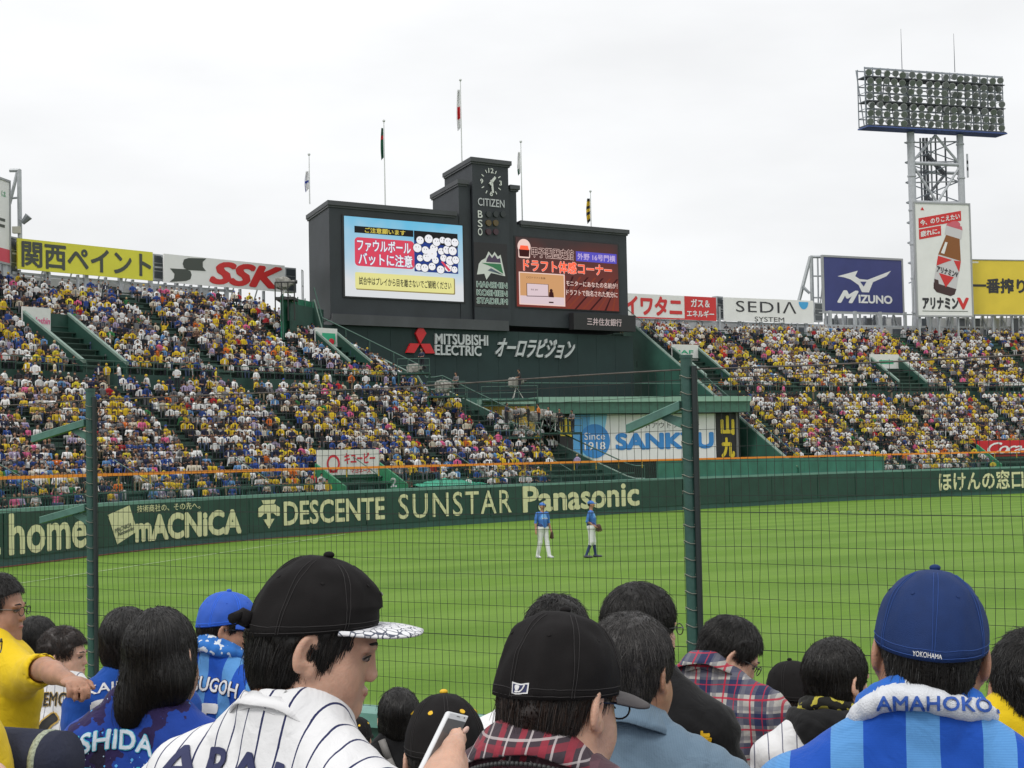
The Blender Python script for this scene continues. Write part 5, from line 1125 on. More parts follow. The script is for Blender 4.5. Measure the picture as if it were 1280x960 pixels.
# low relief template figures: roles 0 skin 1 shirt 2 trousers 3 head cover
def tmpl(kind):
    mb = MB()
    def seg(a, b, r0, r1, role, n=4): mb.bar(a, b, r0, n, role, r1, rot=pi / 4)
    st = kind == 'stand'; z = 0.42 if st else 0.0; lean = 0.10 if kind == 'lean' else 0.03
    mb.prism([(-.15, -.09, z), (.15, -.09, z), (.15, .11, z), (-.15, .11, z)], [(-.165, -.08 + lean, z + .45), (.165, -.08 + lean, z + .45), (.15, .10 + lean, z + .43), (-.15, .10 + lean, z + .43)], 1)
    mb.prism([(-.165, -.08 + lean, z + .45), (.165, -.08 + lean, z + .45), (.15, .10 + lean, z + .43), (-.15, .10 + lean, z + .43)], [(-.06, -.03 + lean, z + .55), (.06, -.03 + lean, z + .55), (.06, .07 + lean, z + .54), (-.06, .07 + lean, z + .54)], 1)
    mb.prism([(-.05, .112, z + .02), (.05, .112, z + .02), (.05, .118, z + .02), (-.05, .118, z + .02)], [(-.035, .108 + lean, z + .44), (.035, .108 + lean, z + .44), (.035, .115 + lean, z + .44), (-.035, .115 + lean, z + .44)], 4)
    mb.ball((0, .05 + lean, z + .64), .070, .080, .10, 6, 4, 0); mb.ball((0, .03 + lean, z + .675), .086, .098, .088, 6, 4, 3)
    for s_ in (-1, 1):
        if kind == 'cheer': seg((s_ * .2, lean, z + .43), (s_ * .27, lean + .12, z + .60), .05, .045, 1); seg((s_ * .27, lean + .12, z + .6), (s_ * .18, lean + .16, z + .82), .035, .04, 0)
        else: seg((s_ * .2, lean, z + .43), (s_ * .25, lean + .06, z + .18), .055, .045, 1); seg((s_ * .25, lean + .06, z + .18), (s_ * .09, lean + .27, z + .13 + (.12 if kind == 'lean' else 0)), .035, .04, 0)
        if st: seg((s_ * .09, .0, z + .02), (s_ * .11, .0, -.42), .09, .055, 2)
        else: seg((s_ * .09, .0, .07), (s_ * .12, .43, .09), .09, .07, 2); seg((s_ * .12, .43, .11), (s_ * .12, .46, -.38), .065, .045, 2)
    V = np.array(mb.v); role = np.zeros(len(V), int)
    for f, m in zip(mb.f, mb.m):
        for i in f: role[i] = m
    return V, mb.f, role
TM = {k: tmpl(k) for k in ('sit', 'lean', 'cheer', 'stand')}
# finer shared figures for the nearest 300
def fig(kind):
    s = SDF(); st = kind == 'stand'; z = 0.42 if st else 0.0; le = 0.10 if kind == 'lean' else 0.03
    s.cone((0, 0, z + .08), (0, le, z + .34), .125, .135, 1, .05).cone((-.12, le, z + .42), (.12, le, z + .42), .06, .06, 1, .05).cone((0, .075 + le * .3, z + .10), (0, .082 + le, z + .38), .065, .05, 4, .01)
    s.cone((0, le, z + .46), (0, le + .03, z + .60), .05, .05, 0, .02).ell((0, le + .05, z + .66), (.075, .09, .11), mid=0, k=.02).ell((0, le + .025, z + .70), (.09, .10, .095), mid=3, k=.01)
    for q in (-1, 1):
        if kind == 'cheer': s.cone((q * .18, le, z + .43), (q * .27, le + .12, z + .60), .05, .045, 1).cone((q * .27, le + .12, z + .6), (q * .18, le + .16, z + .82), .035, .035, 0).ell((q * .175, le + .165, z + .85), (.035, .03, .05), mid=0)
        else: hz = z + .13 + (.12 if kind == 'lean' else 0); s.cone((q * .18, le, z + .43), (q * .25, le + .06, z + .18), .055, .045, 1).cone((q * .25, le + .06, z + .18), (q * .09, le + .27, hz), .036, .03, 0).ell((q * .07, le + .30, hz), (.04, .045, .03), mid=0)
        if st: s.cone((q * .09, .0, z + .04), (q * .11, .02, z - .42), .095, .06, 2).cone((q * .11, .02, z - .42), (q * .12, .0, -.36), .06, .045, 2).cone((q * .12, .0, -.385), (q * .13, .14, -.395), .04, .03, 3)
        else: s.cone((q * .09, .0, .09), (q * .12, .43, .10), .09, .07, 2).cone((q * .12, .43, .10), (q * .12, .46, -.32), .065, .045, 2).cone((q * .12, .46, -.375), (q * .13, .58, -.385), .04, .035, 3)
    return s
DUM = mat('cloth_base', (0.5, 0.5, 0.5), 0.8)
FIG = {k: sdf_mesh('person', fig(k), 0.034, [DUM] * 5) for k in ('sit', 'lean', 'cheer', 'stand')}
CM = {}
def cmat(kind, key, col, jit):
    k = (kind, key, jit)
    if k not in CM: f = (0.82, 1.0, 1.15)[jit]; CM[k] = mat('%s_%s_%d' % (kind, key.replace(' ', '_'), jit), tuple(min(.9, c * f) for c in col), 0.85, noise=0.18, nscale=6)
    return CM[k]
CSKIN = [mat('crowd_skin_%d' % i, c, 0.6) for i, c in enumerate([(0.42, 0.23, 0.15), (0.34, 0.18, 0.115), (0.26, 0.13, 0.085)])]
ORD = ['zeroth', 'first', 'second', 'third', 'fourth', 'fifth', 'sixth', 'seventh', 'eighth', 'ninth', 'tenth', 'eleventh', 'twelfth', 'thirteenth', 'fourteenth', 'fifteenth', 'sixteenth', 'seventeenth', 'eighteenth', 'nineteenth', 'twentieth', 'twenty-first', 'twenty-second', 'twenty-third', 'twenty-fourth', 'twenty-fifth']
crr = random.Random(11)
from mathutils import noise as mnoise
people = []
for key in 'LR':
    lim = STANDS[key + 'lim']
    for k, (t, z, tier) in enumerate(ROWS):
        a, b = lim[k]; s_ = a + .4; cnt_ = 0; last = None
        while s_ < b - .6:
            s_ += crr.uniform(.40, .51)
            near = min(abs(s_ - q) for q in AISLES[key])
            if near < .62: continue
            if any(g0 < s_ < g1 and t0_ < t < t1_ for g0, g1, t0_, t1_ in GANG): continue
            p = wp(s_, t + .12 + crr.uniform(-.10, .10), z + .42); px, py = proj(p)
            if px < -60 or px > 1340: continue
            clump = mnoise.noise(Vector((s_ * .22, t * .5, 3.0 if key == 'L' else 9.0)))
            pr = (.92 if tier else .90) + .5 * clump
            if key == 'L':
                if px > 690 and k < 13: pr = .03
                elif px > 640 and k < 3: pr *= .8
                elif px > 560 and 9 <= k: pr *= .35
                if k < 2: pr *= .75
            else:
                if px < 1015 and k < 9 and (px - 925) < (9 - k) * 11: pr = 0.02
                elif px < 1090 and k < 3: pr = .03
                pr += .06
            if crr.random() > pr: continue
            kind = crr.choices(['sit', 'lean', 'cheer', 'stand'], [55, 36, 5, 3.2])[0]
            W_ = dict(WL_[key])
            if key == 'L' and k < 4 and px < 420: W_['blue'] = 34; W_['light blue'] = 8
            if key == 'L' and 9 <= k <= 11 and px < 100: W_['pink'] = 8
            cl = mnoise.noise(Vector((s_ * .12, t * .25, 20.0)));
            if cl > .25: W_['yellow'] *= 1.8
            if cl < -.25: W_['white'] *= 1.6
            ai = sum(1 for q in AISLES[key] if q < s_)
            people.append(dict(key=key, k=k, s=s_, p=p, px=px, py=py, d=(p - CAM).length, kind=kind, shirt=pick(W_, crr), hat=pick(HW, crr), tr=pick(dict(dark=50, denim=20, khaki=12, white=8, grey=10), crr), j=crr.randrange(3), sk=crr.randrange(3), yaw=crr.gauss(0, .42), sc=crr.uniform(.84, 1.08), ai=ai))
            people[-1]['in'] = crr.choice([SHIRTS['black'], SHIRTS['black'], SHIRTS['white'], SHIRTS['navy'], SHIRTS['grey'], SHIRTS[people[-1]['shirt']], SHIRTS[people[-1]['shirt']]])
# a few people standing on the walkway between the tiers
for key, n_ in (('L', 70), ('R', 60)):
    a, b = STANDS[key + 'lim'][16]
    for i in range(n_):
        s_ = crr.uniform(a, b); p = wp(s_, 14.9, 8.95 + .42); px, py = proj(p)
        if -30 < px < 1310: people.append(dict(key=key, k=16, s=s_, p=p, px=px, py=py, d=(p - CAM).length, kind='stand', shirt=pick(WL_[key], crr), hat=pick(HW, crr), tr=crr.choice(['denim', 'dark', 'khaki']), j=1, sk=crr.randrange(3), yaw=crr.uniform(-2, 2), sc=1.0, ai=0, **{'in': SHIRTS['white']}))
vis = [q for q in people if 0 < q['px'] < 1280 and q['key'] == 'L' and q['k'] < 16]
vis.sort(key=lambda q: q['d']); near300 = vis[:285]; ids = set(id(q) for q in near300)
TARGET = Vector((6, 14, 0))
def face_yaw(p, j): d = TARGET - p; return math.atan2(-d.x, d.y) + j
seatno = {}
first_ai = min(q['ai'] for q in near300)
for q in sorted(near300, key=lambda q: q['s']):
    c_ = (q['ai'], q['k']); seatno[c_] = seatno.get(c_, 0) + 1
    o = link(bpy.data.objects.new('person', FIG[q['kind']])); o.location = q['p']; o.rotation_euler = (0, 0, face_yaw(q['p'], q['yaw'])); o.scale = (q['sc'],) * 3
    for i, m in enumerate((CSKIN[q['sk']], cmat('shirt', q['shirt'], SHIRTS[q['shirt']], q['j']), cmat('trousers', q['tr'], TROUS[q['tr']], 1), cmat('head', q['hat'], HATS[q['hat']], 1), cmat('shirt', *crr.choice([('black', SHIRTS['black']), ('white', SHIRTS['white']), (q['shirt'], SHIRTS[q['shirt']]), (q['shirt'], SHIRTS[q['shirt']])]), 1))):
        o.material_slots[i].link = 'OBJECT'; o.material_slots[i].material = m
    nb = seatno[c_]; al = 'before first aisle' if q['ai'] == first_ai else 'past %s aisle' % ORD[q['ai'] - first_ai]
    tag(o, '%s in %s shirt with %s, %s row, %s %s' % ({'sit': 'fan', 'lean': 'leaning fan', 'cheer': 'cheering fan', 'stand': 'standing fan'}[q['kind']], q['shirt'], q['hat'], ORD[q['k'] + 1], ORD[nb], al), 'person', 'nearest spectators in the lower rows of the left stand')
CMAT = bpy.data.materials.new('crowd_clothes'); CMAT.use_nodes = True; _t = CMAT.node_tree; _a = _t.nodes.new('ShaderNodeAttribute'); _a.attribute_name = 'cloth_colour'
_t.links.new(_a.outputs['Color'], _t.nodes['Principled BSDF'].inputs['Base Color']); _t.nodes['Principled BSDF'].inputs['Roughness'].default_value = .85
for key in 'LR':
    Vs = []; Fs = []; Cs = []; base = 0
    for q in people:
        if q['key'] != key or id(q) in ids: continue
        V, F, role = TM[q['kind']]; yw = face_yaw(q['p'], q['yaw']); c, s_ = cos(yw), sin(yw); sc_ = q['sc']
        W = np.empty_like(V); W[:, 0] = (V[:, 0] * c - V[:, 1] * s_) * sc_ + q['p'].x; W[:, 1] = (V[:, 0] * s_ + V[:, 1] * c) * sc_ + q['p'].y; W[:, 2] = V[:, 2] * sc_ + q['p'].z
        jf = (.82, 1, 1.15)[q['j']]
        pal = np.array([[(0.42, 0.23, 0.15), (0.34, 0.18, 0.115), (0.26, 0.13, 0.085)][q['sk']], tuple(x * jf for x in SHIRTS[q['shirt']]), TROUS[q['tr']], HATS[q['hat']], q['in']])
        Vs.append(W); Cs.append(pal[role]); Fs.extend([tuple(i + base for i in f) for f in F]); base += len(V)
    V = np.concatenate(Vs); C_ = np.concatenate(Cs); me = bpy.data.meshes.new('crowd'); me.from_pydata(V.tolist(), [], Fs); me.materials.append(CMAT)
    at_ = me.attributes.new('cloth_colour', 'FLOAT_COLOR', 'POINT'); at_.data.foreach_set('color', np.concatenate([C_, np.ones((len(C_), 1))], 1).astype(np.float32).ravel())
    o = link(bpy.data.objects.new('crowd', me)); o['kind'] = 'stuff'; o['label'] = 'dense crowd of seated fans filling the %s stand' % ('left' if key == 'L' else 'right')
print('crowd', len(people))

# ================================================================== PLAYERS ON THE GRASS
PBLUE = mat('player_blue', (0.045, 0.16, 0.50), .7, noise=.2, nscale=8); PLB = mat('player_light_blue', (0.12, 0.34, 0.66), .7, noise=.25, nscale=12); PNAVY = mat('player_navy', (0.02, 0.035, 0.13), .7)
PWH = mat('player_white', (0.66, 0.66, 0.68), .7, noise=.1, nscale=9); PSH = mat('shoe_white', (0.6, 0.6, 0.65), .5); PSD = mat('shoe_dark', (0.05, 0.05, 0.07), .5); LEA = mat('glove_leather', (0.07, 0.028, 0.018), .5, noise=.3, nscale=20); PRD = mat('sleeve_red', (0.60, 0.03, 0.03), .6)
def player(px, py, lab, yaw, P):
    gp = ground_hit(px, py); s = SDF(); z = 0
    r = thing('person', lab, 'person', gp); r.scale = (1.18, 1.18, 1.16); R = Matrix.Rotation(yaw, 4, 'Z'); r.rotation_euler = (0, 0, yaw)
    mats_ = [SKIN2, PBLUE, PLB, PWH, P['shoe'], P['sock'], P['arm'], HAIRM]
    s.ell((0, 0, 1.26), (.165, .115, .20), mid=1, k=.05).cone((0, .0, 1.05), (0, 0, 1.2), .145, .155, 1, .05).ell((0, .075, 1.22), (.12, .06, .2), mid=2, k=.02).cone((-.15, -.01, 1.42), (.15, -.01, 1.42), .068, .068, 1, .06)
    s.cone((0, -.01, 1.45), (0, .01, 1.58), .055, .052, 0, .03).ell((0, .02, 1.66), (.075, .092, .11), mid=0, k=.02).cone((0, .105, 1.66), (0, .115, 1.635), .012, .016, 0, .01).ell((0, -.01, 1.68), (.081, .095, .085), mid=7, k=.01)
    for q in (-1, 1):
        s.ell((q * .08, 0.015, 1.655), (.012, .02, .03), mid=0, k=.01)
        el, ha = P['arms'][0 if q < 0 else 1]
        sh = (q * .185, -.01, 1.41); mdp = tuple((np.array(sh) + np.array(el)) / 2)
        s.cone(sh, mdp, .066, .062, 1, .03).cone(mdp, el, .05, .045, P['upper'], .02).cone(el, ha, .042, .028, 0 if (q > 0 or P['upper'] != 6) else 6, .02)
        hd = (np.array(ha) - np.array(el)); hd /= np.linalg.norm(hd); s.cone(ha, tuple(np.array(ha) + hd * .09), .032, .028, 0, .02)
        for f_ in range(4): st_ = np.array(ha) + hd * .08 + np.array([0, (f_ - 1.5) * .018, 0]); s.cone(tuple(st_), tuple(st_ + hd * (.07 - .01 * abs(f_ - 1.4)) + np.array([0, .012, 0])), .011, .009, 0, .008)
        s.cone(tuple(np.array(ha) + hd * .03), tuple(np.array(ha) + hd * .075 + np.array([0, .05, 0])), .013, .010, 0, .008)
        kn, an = P['legs'][0 if q < 0 else 1]; hip = (q * .085, 0, .93)
        s.cone(hip, kn, .105, .075, 3, .04); ka = np.array(kn); aa = np.array(an)
        if P['sock_high']: md = tuple(ka + (aa - ka) * .18); s.cone(kn, md, .073, .062, 3, .03).cone(md, an, .056, .038, 5, .02)
        else: s.cone(kn, an, .072, .062, 3, .03)
        s.cone((an[0], an[1] - .04, .045), (an[0] + q * .02, an[1] + .17, .035), .045, .036, 4, .03)
    s.cone((-.07, 0, .96), (.07, 0, .96), .13, .13, 3, .05).cone((-.06, 0, 1.04), (.06, 0, 1.04), .128, .128, 5, .01)
    o = obj('body', sdf_mesh('body', s, .016, mats_), r)
    c = SDF().ell((0, -.004, 1.715), (.089, .106, .075), mid=0, k=.01); c.p.append(('e', v3(0, 0, 1.60), v3(.3, .3, .088), None, 0, 0, .01, 'sub')); c.ell((0, .13, 1.705), (.065, .075, .009), mid=0, k=.015)
    obj('cap', sdf_mesh('cap', c, .008, [PBLUE]), r)
    gl = SDF(); g0 = np.array(P['glove']); gl.ell(tuple(g0), (.035, .075, .10), mid=0, k=.02)
    for f_ in range(5): gl.cone(tuple(g0 + np.array([0, (f_ - 2) * .03, -.02])), tuple(g0 + np.array([.01, (f_ - 2) * .048, -.15 + .012 * abs(f_ - 2)])), .022, .017, 0, .012)
    obj('baseball_glove', sdf_mesh('baseball_glove', gl, .012, [LEA]), r)
    mb = MB(); letter(mb, lambda u, v, w_: Vector((-.10 + .2 * (u), .142 + w_, 1.24 + .07 * v)), 'BayStars', 1, 0, 0, 1, 0.004, 0, bold=0.02, dw=.0003)
    me = bpy.data.meshes.new('lettering'); me.from_pydata([tuple(q) for q in mb.v], [], mb.f); me.materials.append(PWH); obj('lettering', me, r)
    return r
player(679, 697.5, 'baseball player in blue top and long white trousers, glove at side, left of the pair', radians(-148), dict(shoe=PSH, sock=PNAVY, arm=PNAVY, upper=1, sock_high=False, arms=[((-.25, -.02, 1.12), (-.27, .06, .90)), ((.25, -.02, 1.13), (.28, .04, .90))], legs=[((-.12, .06, .50), (-.13, .16, .08)), ((.10, -.01, .50), (.14, -.10, .08))], glove=(-.285, .10, .76)))
player(740, 697, 'baseball player in blue top with red sleeve and knee-high navy socks, right of the pair', radians(-100), dict(shoe=PSD, sock=PNAVY, arm=PRD, upper=1, sock_high=True, arms=[((-.23, -.04, 1.12), (-.16, .16, 1.0)), ((.22, -.10, 1.14), (.12, .10, 1.0))], legs=[((-.10, .05, .50), (-.11, .10, .08)), ((.10, .0, .50), (.12, -.16, .09))], glove=(.05, .24, .96)))

# ================================================================== WIRE SAFETY FENCE IN FRONT OF THE SEATS
FP0 = Vector((at(864, 700, 10.0).x, 10.0, 0)); FD = Vector((-1.57, 1, 0)).normalized()        # runs away to the left
def fpt(u, z, w_=0.0): n_ = Vector((FD.y, -FD.x, 0)); q = FP0 + FD * u + n_ * w_; return Vector((q.x, q.y, z))
FTOP, FBOT = 4.82, 2.56
FPOST = mat('post_green', (0.026, 0.082, 0.066), 0.45, noise=0.2, nscale=5, bump=.15, bscale=25); FBACK = mat('post_back_dark', (0.012, 0.02, 0.02), .5); FWIRE = mat('fence_wire', (0.014, 0.018, 0.016), 0.55); FRUST = mat('top_wire', (0.10, 0.085, 0.075), .6, metal=.3, noise=.5, nscale=12)
fence = thing('safety_fence', 'tall green wire safety fence between the front seats and the field', 'fence', fpt(0, FBOT))
u_left = ((Vector((at(113, 650, 12.85).x, 12.85, 0)) - FP0)).dot(FD); SPN = u_left
wr = random.Random(5)
for k in (-1, 0, 1, 2):
    u = SPN * k; top = FTOP + .07
    MB().bar(fpt(u, 1.2), fpt(u, top), .037, 20).build('post', FPOST, fence, smooth=False)
    MB().bar(fpt(u - .056, 1.2, -.008), fpt(u - .056, top - .05, -.008), .019, 10).build('backing_tube', FBACK, fence)  # near-black tube up the right side of each post
    MB().bar(fpt(u, top, 0), fpt(u, top + .02, 0), .041, 20).build('post_cap', FPOST, fence)
    for z in np.arange(FBOT + .05, FTOP, .103):
        pts = [fpt(u + .043 * cos(a), z + .01 * sin(a * 2), -.043 * abs(sin(a))) for a in np.linspace(-.5, pi + .5, 9)]; 
        MB().tube(pts, .0028, 4).build('wire_tie', mat('tie_wire', (.20, .20, .17), .5, metal=.4), fence) if k in (0, 1) else None
    for z, ln, dz in (((4.62, .36, .14),) if k == 0 else ((4.66, .56, .12), (3.98, .46, .10))):        # angled brackets reaching out to the left
        a = fpt(u + .04, z, -.01); b = fpt(u + .04 + ln * .92, z - dz, -.10); wv = Vector((FD.y, -FD.x, 0)) * .026; sdv = Vector((0, 0, 1))
        MB().prism([a + wv, a - wv, a - wv - sdv * .05, a + wv - sdv * .05], [b + wv, b - wv, b - wv - sdv * .05, b + wv - sdv * .05]).build('bracket_arm', mat('bracket_green', (0.07, 0.17, 0.135), .5, noise=.25, nscale=12), fence)
        MB().prism([a + wv * 1.05 + sdv * .004, a - wv * 1.05 + sdv * .004, a - wv * 1.05, a + wv * 1.05], [b + wv * 1.05 + sdv * .004, b - wv * 1.05 + sdv * .004, b - wv * 1.05, b + wv * 1.05]).build('bracket_lit_top', mat('lit_top_mint', (0.22, 0.40, 0.33), .5), fence)  # thin paler strip: light on the arm's top put into the colour
        c1, c2 = fpt(u + .04, z - .17), fpt(u + .22, z - .02 - dz * .45, -.04); MB().prism([c1, c1 + sdv * .07, c1 + sdv * .07 + wv * .2, c1 + wv * .2], [c2, c2 + sdv * .03, c2 + sdv * .03 + wv * .2, c2 + wv * .2]).build('gusset', MATS['bracket_green'], fence)
def wav(u, z, a=.004): return a * sin(u * 2.3 + z * 7.1) + a * .6 * sin(u * 9.7 + z * 3.3)
u0, u1 = -SPN, SPN * 2
mb = MB(); VV = []; FF = []
for i, u in enumerate(np.arange(u0, u1, .0565)):
    zs = np.linspace(FBOT, FTOP, 9); ph = wr.uniform(0, 6)
    for j, z in enumerate(zs):
        c = fpt(u + .005 * sin(z * 5 + ph) + .003 * sin(z * 13 + ph * 2), z, .003 + wav(u, z)); b0 = len(VV)
        for a in (0, 2.094, 4.189): VV.append((c.x + .0019 * cos(a), c.y + .0019 * sin(a), c.z))
        if j: FF += [(b0 - 3, b0 - 2, b0 + 1, b0), (b0 - 2, b0 - 1, b0 + 2, b0 + 1), (b0 - 1, b0 - 3, b0, b0 + 2)]
mesh_obj('vertical_wires', VV, FF, FWIRE, fence, kind='stuff')
VV = []; FF = []
for z in np.arange(FBOT + .02, FTOP - .02, .1035):
    ph = wr.uniform(0, 6); thick =   .0030 if int(round((z - FBOT) / .1035)) % 8 == 5 else .0017
    for i, u in enumerate(np.arange(u0, u1 + .2, .2)):
        c = fpt(u, z + .006 * sin(u * 1.7 + ph) - .010 * sin(pi * ((u / SPN) % 1)), -.001 + wav(u, z)); b0 = len(VV)
        for a in (0, 2.094, 4.189): VV.append((c.x + thick * .3 * cos(a), c.y + thick * cos(a), c.z + thick * sin(a)))
        if i: FF += [(b0 - 3, b0 - 2, b0 + 1, b0), (b0 - 2, b0 - 1, b0 + 2, b0 + 1), (b0 - 1, b0 - 3, b0, b0 + 2)]
mesh_obj('horizontal_wires', VV, FF, FWIRE, fence, kind='stuff')
MB().tube([fpt(u, FTOP + .004 * sin(u * 2) - .02 * sin(pi * ((u / SPN) % 1)), .0) for u in np.arange(u0, u1, .25)], .0055, 6).build('top_cable', FRUST, fence)
cb = thing('fence_curb', 'pale green capped low wall carrying the safety fence', 'wall', fpt(0, 1.2))
a, b = fpt(u0, 0), fpt(u1, 0); nn_ = Vector((FD.y, -FD.x, 0))
def cbox(w0, w1, z0, z1): return MB().plan([tuple((a + nn_ * w0)[:2]), tuple((b + nn_ * w0)[:2]), tuple((b + nn_ * w1)[:2]), tuple((a + nn_ * w1)[:2])], z0, z1)
cbox(-.12, .12, 0.3, 2.44).build('wall_body', PAD, cb); cbox(-.16, .16, 2.445, 2.54).build('coping', mat('curb_mint', (0.13, 0.30, 0.25), .5, noise=.15), cb)

# camera operators on the platforms
for n_, (px, py, ci_) in enumerate(HUTOPS):
    p = at(px, py, 117.6 if n_ < 7 else 121.5 if n_ == 7 else 116.5); o = link(bpy.data.objects.new('person', FIG['stand'])); o.location = (p.x, p.y, p.z + .42); o.rotation_euler = (0, 0, random.uniform(1.5, 4.5))
    for i, m in enumerate((CSKIN[1], mat('crew_' + OPS[ci_][0], OPS[ci_][1], .8), cmat('trousers', 'dark', TROUS['dark'], 1), cmat('head', 'black cap', HATS['black cap'], 1), cmat('shirt', 'black', SHIRTS['black'], 1))): o.material_slots[i].link = 'OBJECT'; o.material_slots[i].material = m
    tag(o, 'standing camera operator in %s, %s' % (OPS[ci_][0], ('leftmost of the lower platform', 'second of the lower platform', 'third of the lower platform', 'middle of the platform cluster', 'fifth of the platform cluster', 'sixth of the platform cluster', 'rightmost beside the SANKYU board', 'on the middle platform', 'on the topmost stair platform', 'on the lower stair platform')[n_]), 'person', 'camera crew on the green platforms')
# ================================================================== CLOTH MATERIALS OF THE NEAR SPECTATORS
def cloth_nodes(name, base, rough=.85, weave=420, wbump=.16, fold=.55):
    m = bpy.data.materials.new(name); m.use_nodes = True; t = m.node_tree; b = t.nodes['Principled BSDF']; b.inputs['Roughness'].default_value = rough; b.inputs['Specular IOR Level'].default_value = .25
    b.inputs['Sheen Weight'].default_value = .08
    tcn = t.nodes.new('ShaderNodeTexCoord'); sp = t.nodes.new('ShaderNodeSeparateXYZ'); t.links.new(tcn.outputs['Object'], sp.inputs[0])
    n = t.nodes.new('ShaderNodeTexNoise'); n.inputs['Scale'].default_value = weave; t.links.new(tcn.outputs['Object'], n.inputs['Vector'])
    n2 = t.nodes.new('ShaderNodeTexNoise'); n2.inputs['Scale'].default_value = 14; n2.inputs['Detail'].default_value = 3; n2.inputs['Distortion'].default_value = 1.2; t.links.new(tcn.outputs['Object'], n2.inputs['Vector'])
    b1 = t.nodes.new('ShaderNodeBump'); b1.inputs['Strength'].default_value = fold; b1.inputs['Distance'].default_value = .012; t.links.new(n2.outputs[0], b1.inputs['Height'])
    b2 = t.nodes.new('ShaderNodeBump'); b2.inputs['Strength'].default_value = wbump; b2.inputs['Distance'].default_value = .002; t.links.new(n.outputs[0], b2.inputs['Height']); t.links.new(b1.outputs[0], b2.inputs['Normal']); t.links.new(b2.outputs[0], b.inputs['Normal'])
    rgb = t.nodes.new('ShaderNodeRGB'); rgb.outputs[0].default_value = tuple(base) + (1,)
    n3 = t.nodes.new('ShaderNodeTexNoise'); n3.inputs['Scale'].default_value = 30; t.links.new(tcn.outputs['Object'], n3.inputs['Vector'])
    return m, t, b, sp, tcn, rgb.outputs[0]
def mth(t, op, a, b_=None, c=None):
    n = t.nodes.new('ShaderNodeMath'); n.operation = op
    for i, x in enumerate((a, b_, c)):
        if x is None: continue
        if isinstance(x, (int, float)): n.inputs[i].default_value = x
        else: t.links.new(x, n.inputs[i])
    return n.outputs[0]
def stripe_mask(t, coord, period, off, width, soft=0.0):   # 1 inside a stripe
    f = mth(t, 'FRACT', mth(t, 'DIVIDE', mth(t, 'ADD', coord, off + 50 * period), period)); return mth(t, 'LESS_THAN', f, width / period)
def mixc(t, fac, a, col):
    n = t.nodes.new('ShaderNodeMix'); n.data_type = 'RGBA'
    if isinstance(fac, (int, float)): n.inputs[0].default_value = fac
    else: t.links.new(fac, n.inputs[0])
    t.links.new(a, n.inputs[6])
    if isinstance(col, tuple): n.inputs[7].default_value = tuple(col) + (1,)
    else: t.links.new(col, n.inputs[7])
    return n.outputs[2]
def striped(name, base, stripes, rough=.85, warp=.006, **k):
    m, t, b, sp, tcn, c = cloth_nodes(name, base, rough, **k)
    nn = t.nodes.new('ShaderNodeTexNoise'); nn.inputs['Scale'].default_value = 6; t.links.new(tcn.outputs['Object'], nn.inputs['Vector'])
    wv = mth(t, 'MULTIPLY', mth(t, 'SUBTRACT', nn.outputs[0], .5), warp * 2)
    for ax, per, off, wd, col, al in stripes:
        co = mth(t, 'ADD', sp.outputs[ax], wv); mk = stripe_mask(t, co, per, off, wd)
        if al < 1: mk = mth(t, 'MULTIPLY', mk, al)
        c = mixc(t, mk, c, col)
    t.links.new(c, b.inputs['Base Color']); return m
NAVYP = (0.02, 0.025, 0.09)
J_PIN = striped('pinstripe_jersey', (0.72, 0.72, 0.73), [(0, .036, .0165, .0034, NAVYP, 1)])
J_PIN2 = striped('pinstripe_jersey_fine', (0.72, 0.72, 0.73), [(0, .044, .0165, .0034, NAVYP, .85)])
J_WHITE = striped('white_jersey', (0.74, 0.74, 0.75), [])
J_BLUE = striped('blue_jersey', (0.012, 0.075, 0.36), [])
J_BLUE2 = striped('blue_striped_jersey', (0.010, 0.075, 0.42), [(0, .118, .026, .052, (0.10, 0.29, 0.60), 1), (2, .0035, 0, .0014, (0.01, 0.06, .30), .14)], warp=.004)
J_YEL = striped('yellow_jersey', (0.72, 0.50, 0.01), [])
J_BLK = striped('black_top', (0.008, 0.008, 0.009), [])
J_DEN = striped('denim_jacket', (0.135, 0.20, 0.265), [(0, .0035, 0, .0014, (0.08, 0.13, 0.19), .3)], fold=.6, wbump=.4)
J_MAR = striped('maroon_jacket', (0.115, 0.055, 0.070), [(0, .055, 0, .022, (0.055, 0.035, 0.045), .5), (2, .055, .01, .022, (0.055, 0.035, 0.045), .5), (0, .055, .03, .003, (0.20, 0.14, 0.16), .5), (2, .055, .035, .003, (0.20, 0.14, .16), .5)], fold=.6)
J_TAR = striped('tartan_collar', (0.05, 0.035, 0.045), [(0, .034, 0, .010, (0.30, 0.03, 0.05), .8), (2, .034, 0, .010, (0.30, 0.03, 0.05), .6), (0, .034, .018, .003, (.5, .45, .45), .8), (2, .034, .018, .003, (.5, .45, .45), .7)])
J_PLD = striped('plaid_shirt', (0.40, 0.385, 0.36), [(0, .098, 0, .040, (0.012, 0.02, 0.075), .84), (2, .098, .010, .040, (0.012, 0.02, 0.075), .84), (0, .098, .052, .014, (0.14, 0.14, 0.17), .6), (2, .098, .060, .014, (0.14, 0.14, 0.17), .6), (0, .098, .018, .006, (0.42, 0.02, 0.05), .9), (2, .098, .028, .006, (0.42, 0.02, 0.05), .9), (0, .098, .074, .0035, (0.42, 0.02, 0.05), .8), (2, .098, .085, .0035, (0.42, 0.02, 0.05), .8)])
